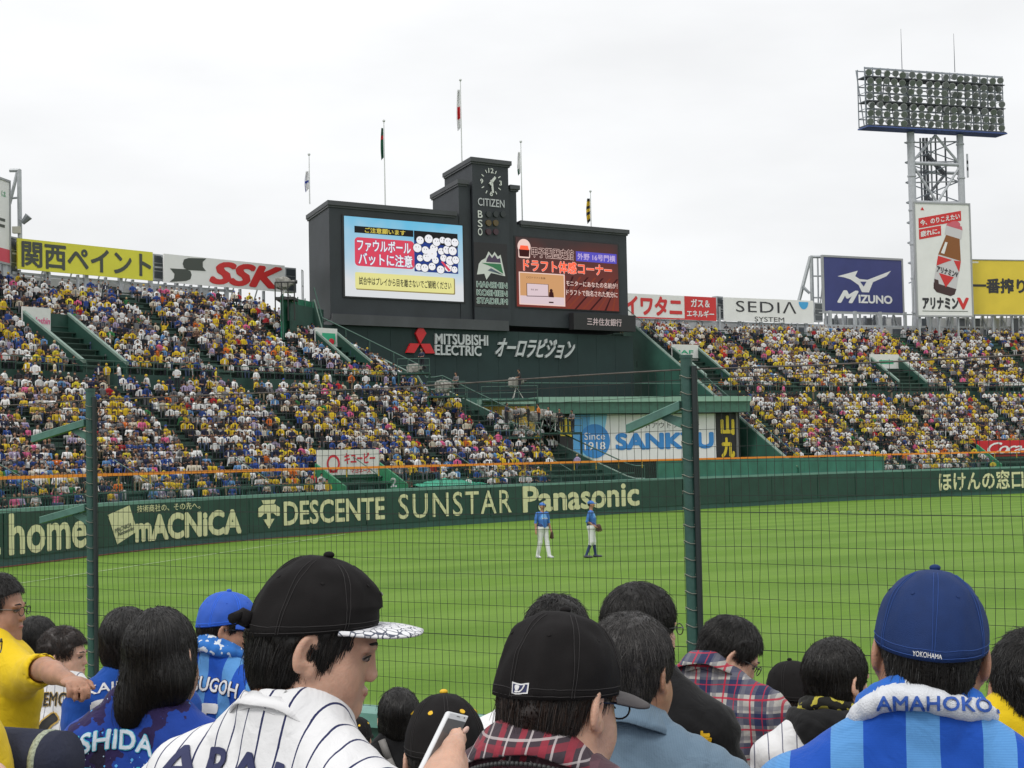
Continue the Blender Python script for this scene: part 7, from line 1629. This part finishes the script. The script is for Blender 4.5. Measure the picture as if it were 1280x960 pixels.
    obj('body', fast_mesh('body', V, F, mats_, mid), root)
    # shirt
    s = SDF(); g = .014; torso(s, g, 0, 0)
    for q in (-1, 1):
        sh, el, wr_ = A[q]; rr0 = .060 * cb * sc_
        if sleeve <= 1: e2 = sh.lerp(el, sleeve); s.cone(tuple(sh), tuple(e2), rr0, .060 * sc_, 0, .05)
        else: s.cone(tuple(sh), tuple(el), rr0, .056 * sc_, 0, .05); s.cone(tuple(el), tuple(el.lerp(wr_, sleeve - 1)), .054 * sc_, .042 * sc_, 0, .03)
    nb_ = Vector(T(0, .036, -.02)); s.cone(T(0, .030, -.085), tuple(nb_.lerp(neck_top, .28)), nr_ * 1.30, nr_ * 1.34, 0, .03); dn_ = (neck_top - nb_).normalized(); cs_ = nb_ + dn_ * ((.125 if towel else .084) * sc_); s.cone(tuple(cs_), tuple(cs_ + dn_ * .35), nr_ * 1.16, nr_ * 1.8, 0, .008, 'sub')
    for q in (-1, 1):
        sh, el, wr_ = A[q]
        if sleeve <= 1: e2 = sh.lerp(el, sleeve); e3 = e2 + (el - sh).normalized() * .09; s.cone(tuple(e2 + (el - sh).normalized() * .015), tuple(e3), .049 * sc_, .07 * sc_, 0, .008, 'sub')
    sfn = lambda P: s(P) + wrinkle(P, wr, 1.0, lab.__len__() * .7) + wrinkle(P, wr * .9, .45, 2.0)
    lo, hi = s.bounds(.025); V, F = surface_nets(sfn, lo, hi, shirt_res); sh_me = fast_mesh('shirt', V, F, [shirt]); so = obj('shirt', sh_me, root)
    bvh = BVHTree.FromPolygons([tuple(v) for v in V.tolist()], [tuple(f) for f in F.tolist()])
    if prints:
        Mx = Matrix.Translation(Vector(T(0, 0, 0))) @ Matrix.Rotation(-th, 4, 'X'); dv = (Matrix.Rotation(-th, 3, 'X') @ Vector((0, 1, 0)))
        for items, ms in prints: print_on(bvh, Mx, dv, items, 'lettering', ms, root)
    R3 = Matrix.Rotation(-th, 3, 'X'); cbase = Vector(T(0, .034, -.004))
    if collar == 'band': collar_band(root, cbase, R3, extra.get('collar_m', shirt) if extra else shirt, [(.010, -.016), (.004, .008), (.009, .010), (.019, -.016)], nr_ * 1.22, nr_ * 1.36)
    if collar == 'fold': collar_band(root, cbase, R3, extra.get('collar_m', shirt) if extra else shirt, [(.006, -.03), (.000, .030), (.004, .040), (.012, .036), (.030, -.012), (.034, -.030)], nr_ * 1.22, nr_ * 1.40)
    if towel:
        tw_ = SDF(); mtl, rad_, wid = towel; n_ = 18; T2 = Matrix.Rotation(radians(-16), 3, 'X')
        for lay, (ra, rz) in enumerate(((.010, .030), (.024, .002))):
            pts = []
            for i in range(n_ + 1):
                a = -pi / 2 - 2.6 + 5.2 * i / n_; q = T2 @ Vector(((nr_ * 1.1 + ra) * cos(a) * 1.1, (nr_ * 1.22 + ra) * sin(a), rz + .006 * sin(a * 3 + lay))); pts.append(tuple(cbase + R3 @ q + Vector((0, 0, .010))))
            tw_.chain(pts, [rad_ * (.55 + .45 * sin(pi * (i + .6) / (n_ + 1.2))) for i in range(n_ + 1)], lay, .008)
        fnt = lambda P: tw_(P) + wrinkle(P, .004, 1.3, 5.0)
        lo, hi = tw_.bounds(.02); V_, F_ = surface_nets(fnt, lo, hi, .006); tid = tw_.ids(V_[F_].mean(1).astype(np.float32)); obj('towel', fast_mesh('towel', V_, F_, [mtl, (extra or {}).get('towel2', mtl)], tid), root)
        tb = BVHTree.FromPolygons([tuple(v) for v in V_.tolist()], [tuple(f) for f in F_.tolist()])
        if extra and 'towel_print' in extra: print_on(tb, Matrix.Translation(Vector(T(0, 0, 0))) @ Matrix.Rotation(-th, 4, 'X'), R3 @ Vector((0, 1, 0)), extra['towel_print'][0], 'lettering', extra['towel_print'][1], root, .01)
    capl = None
    if cap:
        co = dict(cap[2]); co.setdefault('seed', d * 3); bk, fr = co.get('back', -.002), co.get('front', .045)
        capl = lambda y: np.clip(bk + (fr - bk) * (np.asarray(y) + .12) / .22, min(bk, fr), max(bk, fr)) + .012
    if hairs:
        h_ = dict(hairs); st = h_.pop('style'); m_ = h_.pop('m', HAIRM); n_ = h_.pop('n', 4000); add_hair(None, H, hs, st, m_, root, n_, capline=capl, **h_)
    if cap:
        c_, dome = add_cap(root, H, hs, cap[0], cap[1], co)
        if len(cap) > 3: cap_text(c_, dome, cap[3], cap[4])
    HT = lambda x, y, z: H @ Vector((x * hs, y * hs, z * hs))
    for q in (-1, 1):
        lmesh('eye', MB().ball(HT(q * .032, .0755, .002), .0125 * hs, .0125 * hs, .0058 * hs, nu=12, nv=8, mi=0, R=H.to_3x3()).ball(HT(q * .032, .0835, .0015), .0060 * hs, .0058 * hs, .0048 * hs, nu=8, nv=6, mi=1, R=H.to_3x3()), [EYEW, EYED], root, True)
        lmesh('eyelash', MB().tube([HT(q * x, y, z) for x, y, z in ((.016, .0885, .003), (.030, .0895, .008), (.047, .0790, .002))], .0015 * hs, 5), HAIRM, root, True)
        lmesh('eyebrow', MB().tube([HT(q * x, y, z) for x, y, z in ((.016, .095, .024), (.030, .094, .029), (.048, .082, .025))], .0026 * hs, 5), HAIRM, root, True)
    lmesh('lips', MB().ball(HT(0, .0885, -.0565), .019 * hs, .0115 * hs, .008 * hs, 12, 8, R=H.to_3x3()), LIPS, root, True)
    if glasses:
        mb = MB()
        for q in (-1, 1):
            c = (q * .034, .108, .002); pts = [HT(c[0] + .023 * cos(a), c[1] - .004 * abs(c[0] + .023 * cos(a)) / .05, c[2] + .016 * sin(a)) for a in np.linspace(0, 2 * pi, 17)]; mb.tube(pts, .0016 * hs, 5)
            mb.tube([HT(q * .057, .104, .008), HT(q * .074, .085, .010), HT(q * .082, .0, .008), HT(q * .082, -.022, -.008)], .0020 * hs, 5)
        mb.tube([HT(-.011, .109, .006), HT(.011, .109, .006)], .0016 * hs, 5); lmesh('glasses', mb, GLS, root)
    if extra and 'fn' in extra: extra['fn'](root, W2L, T, H, hs, bvh, th)
    return root, W2L, T, H

exec_people = True
# ------------------------------------------------------------------ terrace the near spectators sit on
row_d = [2.0, 2.75, 3.5, 4.3, 5.1, 6.0, 6.9, 7.8, 8.7]
NCONC = mat('terrace_concrete', (0.22, 0.22, 0.21), .9, noise=.3, nscale=4); 
terr = thing('near_terrace', 'grey stepped terrace under the nearest spectators', 'terrace', (0, 2, 0))
for i, y in enumerate(row_d):
    z = 3.05 - .19 * i; MB().box(-4 - y * .35, 4 + y * .35, y - .45, y + .35 if i < 8 else y + 1.6, z - .8, z).build('step', NCONC, terr)

def flap(root, W2L, T, H, hs, bvh, th):
    HT = lambda x, y, z: H @ Vector((x * hs, y * hs, z * hs))
    lmesh('strap_flap', MB().tube([HT(.02, -.108, .020), HT(.03, -.128, .026), HT(.045, -.138, .020)], lambda i: (.014, .009)[i] * hs, 8), CAPBLK, root, True)
    q = Vector(T(0, .03, .01)); mb = MB(); pts = []
    for i in range(25): a = pi - .2 + (pi + .4) * i / 24; v = Matrix.Rotation(radians(-22), 3, 'X') @ Vector((.083 * cos(a), .092 * sin(a), .046)); pts.append(q + Matrix.Rotation(-th, 3, 'X') @ v)
    for dz in (0, .004, .008, .012): mb.tube([p + Vector((0, 0, dz)) for p in pts], .0042, 6)
near_person('young man in pinstripe jersey lettered ARAI and black cap with crackled white brim', (394, 808), 2.6, -84, -14, (352, 906), -38, J_PIN,
    dict(style='arai', n=14000, length=.075, thick=.007, rad=.00055, seed=3), (CAPBLK, MARB, dict(h=.146, a=.091, b=.103, back=-.004, front=.056, curve=.002, dip=-.10, brim=.074, wr=.006, ex=2.3, puff=.07), [('T', .0, .42, .35, .26, .03, 0, .0015)], [WTH]),
    lean=20, bulk=1.30, res=.016, shirt_res=.008, collar='band', face=1.05, extra=dict(fn=flap, collar_m=J_WHITE), wr=.004,
    prints=[([('ARAI', -.055, -.095, .26, .060, .02, 0, .0025, .012), ('1', 0, -.33, .10, .2, .03, 0, .0025, 0)], [NTH])])
def longhair(s):
    for x, y, z, rx, ry, rz in ((0, -.035, -.045, .082, .06, .075), (.045, -.05, -.070, .040, .036, .050), (-.038, -.062, -.085, .052, .034, .060), (-.064, -.080, -.128, .036, .022, .048)): s.ell((x, y, z), (rx, ry, rz), None, 0, .04)
near_person('woman with long straight black hair in dark galaxy blue jersey lettered ISHIDA 14', (204, 824), 4.3, -18, -6, (180, 874), -8, J_GAL,
    dict(style='bob', n=15000, length=.11, thick=.012, rad=.0006, seed=5, messy=.45, ext=longhair), lean=10, female=True, shirt_res=.010, collar='band', hroll=-6, sc_=1.02,
    prints=[([('ISHIDA', -.055, -.125, .205, .048, .05, 1, .003, .022), ('ISHIDA', -.055, -.125, .205, .048, .02, 0, .0045, .022), ('14', -.05, -.27, .17, .17, .05, 1, .003, 0), ('14', -.05, -.27, .17, .17, .02, 0, .0045, 0)], [SILT, AQT])])
near_person('person with short black hair in plain blue jersey numbered 3 behind the long haired woman', (160, 806), 5.7, -14, -4, (164, 838), 8, J_BLUE,
    dict(style='bob', n=7000, length=.09, thick=.012, rad=.0007, seed=6, messy=.5), lean=8, female=True, shirt_res=.012, collar='band',
    prints=[([('KAJITANI', -.02, -.075, .25, .040, .02, 0, .003, .02), ('3', -.07, -.20, .11, .19, .04, 0, .003, 0)], [WTH])])
near_person('man with brown hair in pinstripe jersey numbered 6 sitting below the green post', (81, 820), 7.5, -92, -4, (80, 852), -14, J_PIN2,
    dict(style='short', m=HB, n=4500, length=.045, thick=.014, rad=.0009, seed=8, messy=1.5), lean=10, shirt_res=.013, sc_=1.0,
    prints=[([('UMEMOTO', -.01, -.10, .30, .06, .045, 1, .004, .02), ('UMEMOTO', -.01, -.10, .30, .06, .015, 0, .006, .02), ('6', -.03, -.25, .13, .20, .055, 1, .004, 0), ('6', -.03, -.25, .13, .20, .03, 0, .006, 0)], [BKT, GTH])])
near_person('dark haired person mostly hidden behind the outstretched bare arm', (47, 803), 8.2, -40, -5, (44, 845), 0, J_BLK, dict(style='short', n=2500, length=.05, rad=.001, seed=9), shirt_res=.016, res=.018, glasses=True)
# standing man in yellow, arm laid out to the right
fa = at(28, 818, 6.0); fe = at(56, 836, 5.75); fw = at(86, 850, 5.5); g0 = at(-40, 900, 6.2); g1 = at(-15, 960, 6.0)
near_person('man with glasses in yellow jersey, one bare arm stretched out', (-3, 762), 6.1, -94, -4, (-20, 797), -38, J_YEL,
    dict(style='crop', n=5000, length=.035, thick=.011, rad=.0008, seed=10, messy=1.7), skin=SKIN2, glasses=True, lean=4, arms={1: (fe, fw), -1: (g0, g1)}, sleeve=.8, res=.009, shirt_res=.012, curl={-1: 1.5, 1: .9}, collar='band', bulk=1.12, sc_=1.02, extra=dict(collar_m=J_BLK))
def shorts_band(root, W2L, T, H, hs, bvh, th): pass
kn = at(66, 968, 3.82); an = at(95, 1150, 3.7)
r_, W2L, T, H = near_person('person at the lower left corner in yellow jersey, black sleeve and navy shorts, knee raised', (-62, 808), 3.7, -84, -4, (-98, 880), -62, J_YEL, dict(style='short', n=3000, length=.04, rad=.0006, seed=12), glasses=True, lean=4,
    arms={1: (at(-14, 975, 3.5), at(22, 1010, 3.4)), -1: (at(-75, 975, 4.0), at(-20, 1010, 3.9))}, legs={1: (kn, an), -1: (at(10, 1000, 4.3), at(20, 1190, 4.3))}, trous=NAVYSH, sleeve=.62, res=.010)
lmesh('shorts_leg', MB().bar(W2L @ at(-70, 952, 3.9), W2L @ at(82, 953, 3.76), .092, 22, r2=.072), NAVYSH, r_, True)
lmesh('patterned_tape', MB().bar(W2L @ at(60, 952.8, 3.778), W2L @ at(67, 952.9, 3.772), .0765, 22, r2=.0755), mat('pale_tape', (.36, .40, .30), .7, noise=.5, nscale=160), r_, True)
near_person('man in royal blue cap, spotted blue towel and striped blue jersey lettered TSUTSUGOH', (284, 787), 6.1, -82, -8, (266, 822), -30, J_BLUE2,
    dict(style='short', n=5000, length=.03, thick=.010, rad=.0008, seed=13), (CAPRB, CAPRB, dict(h=.145, back=-.004, front=.050, brim=.062, curve=.018, wr=.004), [('B', .15, .45, .3, .2, .03, 0, .002)], [WTH]), skin=SKIN2, glasses=True,
    towel=(T_LOGO, .020, 0), shirt_res=.012, prints=[([('TSUTSUGOH', 0, -.12, .36, .05, .06, 1, .003, .02), ('TSUTSUGOH', 0, -.12, .36, .05, .02, 0, .0045, .02), ('25', .0, -.26, .2, .17, .03, 0, .004, 0)], [WTH, NTH])])
near_person('child in small black cap with yellow dots low beside the fence', (446, 926), 8.3, -8, -4, (446, 955), 0, J_BLK, dict(style='short', n=1500, length=.03, rad=.001), (CAPBLK, CAPBLK, dict(button=YTH, eyelet=YTH, eye_r=.008, h=.145)), sc_=.86, shirt_res=.016, res=.018)
def strap(root, W2L, T, H, hs, bvh, th):
    pts = [Vector(T(x, -.062 - .03 * abs(x) / .2, z)) for x, z in ((-.07, .0), (-.04, -.08), (.0, -.17), (.05, -.28), (.1, -.4))]; lmesh('bag_strap', MB().tube(pts, .016, 6), mat('grey_strap', (.20, .19, .18), .7), root, True)
near_person('person with round black hair, black top and grey bag strap, left of the phone', (499, 899), 7.0, 4, -4, (499, 925), 0, J_BLK, dict(style='bob', n=5000, length=.07, thick=.014, rad=.0009, messy=.5), shirt_res=.014, res=.018, extra=dict(fn=strap), female=True)
near_person('person in black cap with yellow button and eyelets, partly behind the phone', (557, 950), 3.55, 6, -14, (560, 1000), 0, J_BLK, dict(style='short', n=4000, length=.03), (CAPBLK, CAPBLK, dict(button=YTH, eyelet=YTH, eye_r=.0062, h=.145, back=-.012, ex=2.3)))
near_person('dark haired person in white jersey, head showing above the plain black cap', (697, 806), 4.3, -5, -2, (690, 872), 12, J_WHITE, dict(style='short', n=6000, length=.055, thick=.011, rad=.0007, seed=21, messy=1.6), shirt_res=.012)
# phone and hand
PH = at(556, 925, 2.12); pax = (at(577, 889, 2.12) - at(537, 973, 2.02)).normalized(); pr_ = (at(594, 893, 2.16) - at(559, 884.5, 2.10)).normalized(); pn = pr_.cross(pax).normalized()
if pn.y > 0: pn = -pn
phone = thing('smartphone', 'white smartphone with grey screen held up in a hand at the bottom of the view', 'phone', PH)
def pp(x, y, z): return PH + pr_ * x + pax * y + pn * z
def pbox_(x0, x1, y0, y1, z0, z1, nm, m): return MB().prism([pp(x0, y0, z0), pp(x1, y0, z0), pp(x1, y1, z0), pp(x0, y1, z0)], [pp(x0, y0, z1), pp(x1, y0, z1), pp(x1, y1, z1), pp(x0, y1, z1)]).build(nm, m, phone)
PWHT = mat('phone_white', (.66, .67, .68), .25); o = pbox_(-.026, .026, -.10, .052, -.004, .004, 'case', PWHT); bv = o.modifiers.new('b', 'BEVEL'); bv.width = .003; bv.segments = 3
pbox_(-.0225, .0225, -.085, .038, .0042, .0046, 'screen', mat('phone_screen', (.13, .13, .13), .12)); pbox_(-.004, .004, .0445, .0455, .0042, .0045, 'earpiece', BLK); pbox_(.014, .0165, .044, .0465, .0042, .0045, 'front_camera', BLK)
def phone_hand(s, wr_, W2L):
    L = lambda x, y, z: tuple(W2L @ pp(x, y, z)); s.chain([tuple(wr_), L(.020, -.075, .012), L(.026, -.040, .008)], [.026, .026, .021], 0, .02); s.ell(L(.024, -.047, .004), (.024, .032, .020), None, 0, .02)
    s.chain([L(.006, -.050, .024), L(-.006, -.018, .024), L(.002, .012, .015)], [.0155, .0125, .0105], 0, .01)                       # thumb across the screen
    for i, (y, x1) in enumerate(((.020, .040), (.001, .045), (-.018, .043), (-.036, .038))): s.chain([L(.026, y - .018, .004), L(x1, y - .004, -.002), L(x1 - .002, y + .006, -.012), L(.008, y + .008, -.014)], [.0105, .0095, .0090, .0085], 0, .006)
mh = at(552, 985, 2.05); me_ = at(600, 1100, 2.15)
def thumbnail(root, W2L, T, H, hs, bvh, th): lmesh('thumbnail', MB().ball(W2L @ pp(.0035, .016, .0245), .0062, .0075, .0022, 10, 6, R=(W2L.to_3x3() @ Matrix((pr_, pax, pn)).transposed())), mat('nail', (.62, .40, .33), .3), root, True); zipper(root, T, th)
def zipper(root, T, th):
    mb = MB(); R3 = Matrix.Rotation(-th, 3, 'X'); base = Vector(T(0, .032, -.022))
    for i in range(60):
        a = -pi / 2 - 1.7 + 3.4 * i / 59; q = Matrix.Rotation(radians(-18), 3, 'X') @ Vector((.116 * cos(a), .124 * sin(a), -.022)); mb.ball(base + R3 @ q, .0042, nu=6, nv=4)
    lmesh('zip_edge', mb, BLK, root, True)['kind'] = 'stuff'
near_person('man in black cap with small square emblem and maroon plaid jacket holding the phone', (700, 878), 2.5, -42, -12, (664, 958), -16, J_MAR,
    dict(style='short', m=HB, n=12000, length=.05, thick=.007, rad=.00055, seed=23), (CAPBLK, GREYB, dict(h=.140, a=.091, b=.106, back=-.004, front=.03, wr=.007, ex=2.8, puff=.02, brim=.075, curve=.01), [('#', pi - .17, .12, .33, .115, 0, 0, .0012), ('#', pi - .17, .12, .28, .085, 0, 1, .0018), ('!', pi - .11, .12, .05, .07, .05, 0, .0024), ('ノ', pi - .21, .12, .10, .07, .07, 0, .0024)], [WTH, NTH]),
    skin=SKIN, glasses=True, shirt_res=.008, res=.014, sleeve=1.85, collar='fold', arms={-1: (me_, mh)}, hand_hi={-1: phone_hand}, lean=16, bulk=1.2, extra=dict(fn=thumbnail, collar_m=J_TAR), wr=.006)
def denim(root, W2L, T, H, hs, bvh, th):
    mb = MB(); R3 = Matrix.Rotation(-th, 3, 'X')
    for zz_, am in ((-.115, .0), (-.121, .0)):
        pts = []
        for i in range(60):
            x = -.19 + .38 * i / 59; o = Vector(T(x, -.5, zz_ - .03 * abs(x) / .19)); h = bvh.ray_cast(o, R3 @ Vector((0, 1, 0)), 2)
            if h[0] is not None: pts.append(h[0] - R3 @ Vector((0, .0012, 0)))
        for i in range(0, len(pts) - 1, 2): mb.bar(pts[i], pts[i + 1], .0011, 4)
    o = lmesh('stitching', mb, mat('pale_thread', (.40, .42, .42), .7), root); o['kind'] = 'stuff'
near_person('man with greying hair in pale blue denim jacket', (791, 842), 3.6, -34, -6, (776, 912), -14, J_DEN, dict(style='short', m=HG, n=13000, length=.045, thick=.013, rad=.0006, seed=25, messy=.9), skin=SKIN2, shirt_res=.009, sleeve=1.8, collar='fold', lean=14, extra=dict(fn=denim), wr=.005, bulk=1.30)
def tiger(root, W2L, T, H, hs, bvh, th):
    p = W2L @ at(871, 917, 4.45); mb = MB(); r2 = random.Random(4)
    for i in range(16): q = p + Vector((r2.uniform(-.03, .03), 0, r2.uniform(-.05, .05))); o = W2L @ (at(871, 917, 4.0)); h = bvh.ray_cast(Vector((q.x, q.y - .4, q.z)), Vector((0, 1, 0)), 1.2)
    items = []
near_person('young man with glasses, thick black hair and black T-shirt behind the denim jacket', (803, 787), 4.7, -66, -2, (806, 850), -24, J_BLK, dict(style='side', n=9000, length=.065, thick=.014, rad=.0007, seed=27, messy=1.2), glasses=True, shirt_res=.011, lean=8, bulk=1.05, sleeve=.9,
    prints=[([('虎', .19, -.17, .05, .07, .03, 0, .004, 0), ('●', .175, -.20, .022, .03, 0, 1, .006, 0)], [YTH, PRED])])
near_person('man with glasses in red white and navy plaid shirt bending his head down', (912, 820), 5.5, -84, -30, (882, 842), -24, J_PLD, dict(style='short', n=8000, length=.05, thick=.010, rad=.0007, seed=29, messy=1.3), glasses=True, shirt_res=.010, sleeve=1.8, collar='fold', lean=22, bulk=1.30, wr=.005)
near_person('woman in black cap with yellow front panel and brown hair beside the plaid shirt', (990, 877), 5.9, 24, -8, (990, 915), 8, J_BLK, dict(style='bob', m=HB, n=5000, length=.09, thick=.011, rad=.0008, seed=31), (CAPBLK, CAPBLK, dict(h=.150, back=-.004), [('#', .5, .62, 1.1, .30, 0, 0, .002)], [YTH]), female=True, shirt_res=.014)
def hood(root, W2L, T, H, hs, bvh, th):
    s = SDF(); pts = [Vector(T(.10 * cos(a) + .01, .03 + .085 * sin(a), -.015 + .015 * sin(a))) for a in np.linspace(-pi - .5, .5, 12)]; s.chain([tuple(p) for p in pts], [.034] * 12, 0, .02); s.ell(T(.01, -.050, -.055), (.11, .045, .06), None, 0, .03)
    f = lambda P: s(P) + wrinkle(P, .006, 1.0, 3.0); lo, hi = s.bounds(.02); V_, F_ = surface_nets(f, lo, hi, .008); obj('hood', fast_mesh('hood', V_, F_, [J_BLK]), root)
near_person('person with black hood and spotted yellow scarf over pinstripe jersey lettered TORI', (1047, 852), 5.1, -56, -4, (1036, 893), -6, J_PIN2, dict(style='side', n=9000, length=.055, thick=.010, rad=.0007, seed=33, messy=.6, m=HAIRM), shirt_res=.011, towel=(T_SPOT, .017, 0), lean=10, extra=dict(fn=hood), female=True, sc_=1.04,
    prints=[([('TORI', -.045, -.15, .16, .055, .045, 1, .004, .0), ('TORI', -.045, -.15, .16, .055, .015, 0, .006, .0), ('1', -.14, -.25, .07, .17, .05, 0, .004, 0)], [BKT, GTH])])
near_person('man in navy blue YOKOHAMA cap, white and blue towel and striped blue jersey', (1163, 818), 2.66, -12, -10, (1152, 906), -12, J_BLUE2,
    dict(style='short', n=12000, length=.022, thick=.008, rad=.0005, seed=35, messy=.6), (CAPBLU, CAPBLU, dict(h=.140, a=.091, b=.106, back=-.018, front=.05, wr=.0035, ex=2.4, puff=.02), [('YOKOHAMA', pi + .10, .06, .50, .05, .006, 0, .0010)], [WTH]), hroll=5,
    skin=SKIN2, shirt_res=.008, res=.016, towel=(T_BLUE, .0165, 0), lean=12, bulk=1.14, face=1.0, wr=.004,
    prints=[([('GOMEZ', 0, -.175, .34, .065, .035, 0, .003, .012), ('GOMEZ', 0, -.175, .34, .065, .012, 1, .0045, .012)], [WTH, NTH])],
    extra=dict(towel2=mat('towel_white', (.66, .68, .72), .9, bump=.3, bscale=300), towel_print=([('AMAHOKOY', .03, .030, .20, .020, .02, 0, .002, 0)], [mat('towel_blue_ink', (.03, .10, .42), .8)])))
def miz(root, W2L, T, H, hs, bvh, th): pass
near_person('man with short dark hair in bright yellow shirt at the right edge', (1289, 862), 3.6, -12, -4, (1276, 902), 0, J_YEL, dict(style='short', n=11000, length=.035, thick=.011, rad=.0006, seed=37, messy=1.6), shirt_res=.010, lean=10, skin=SKIN2, bulk=1.0,
    prints=[([('〜', -.085, -.045, .05, .012, .04, 0, .003, 0)], [BKT])])
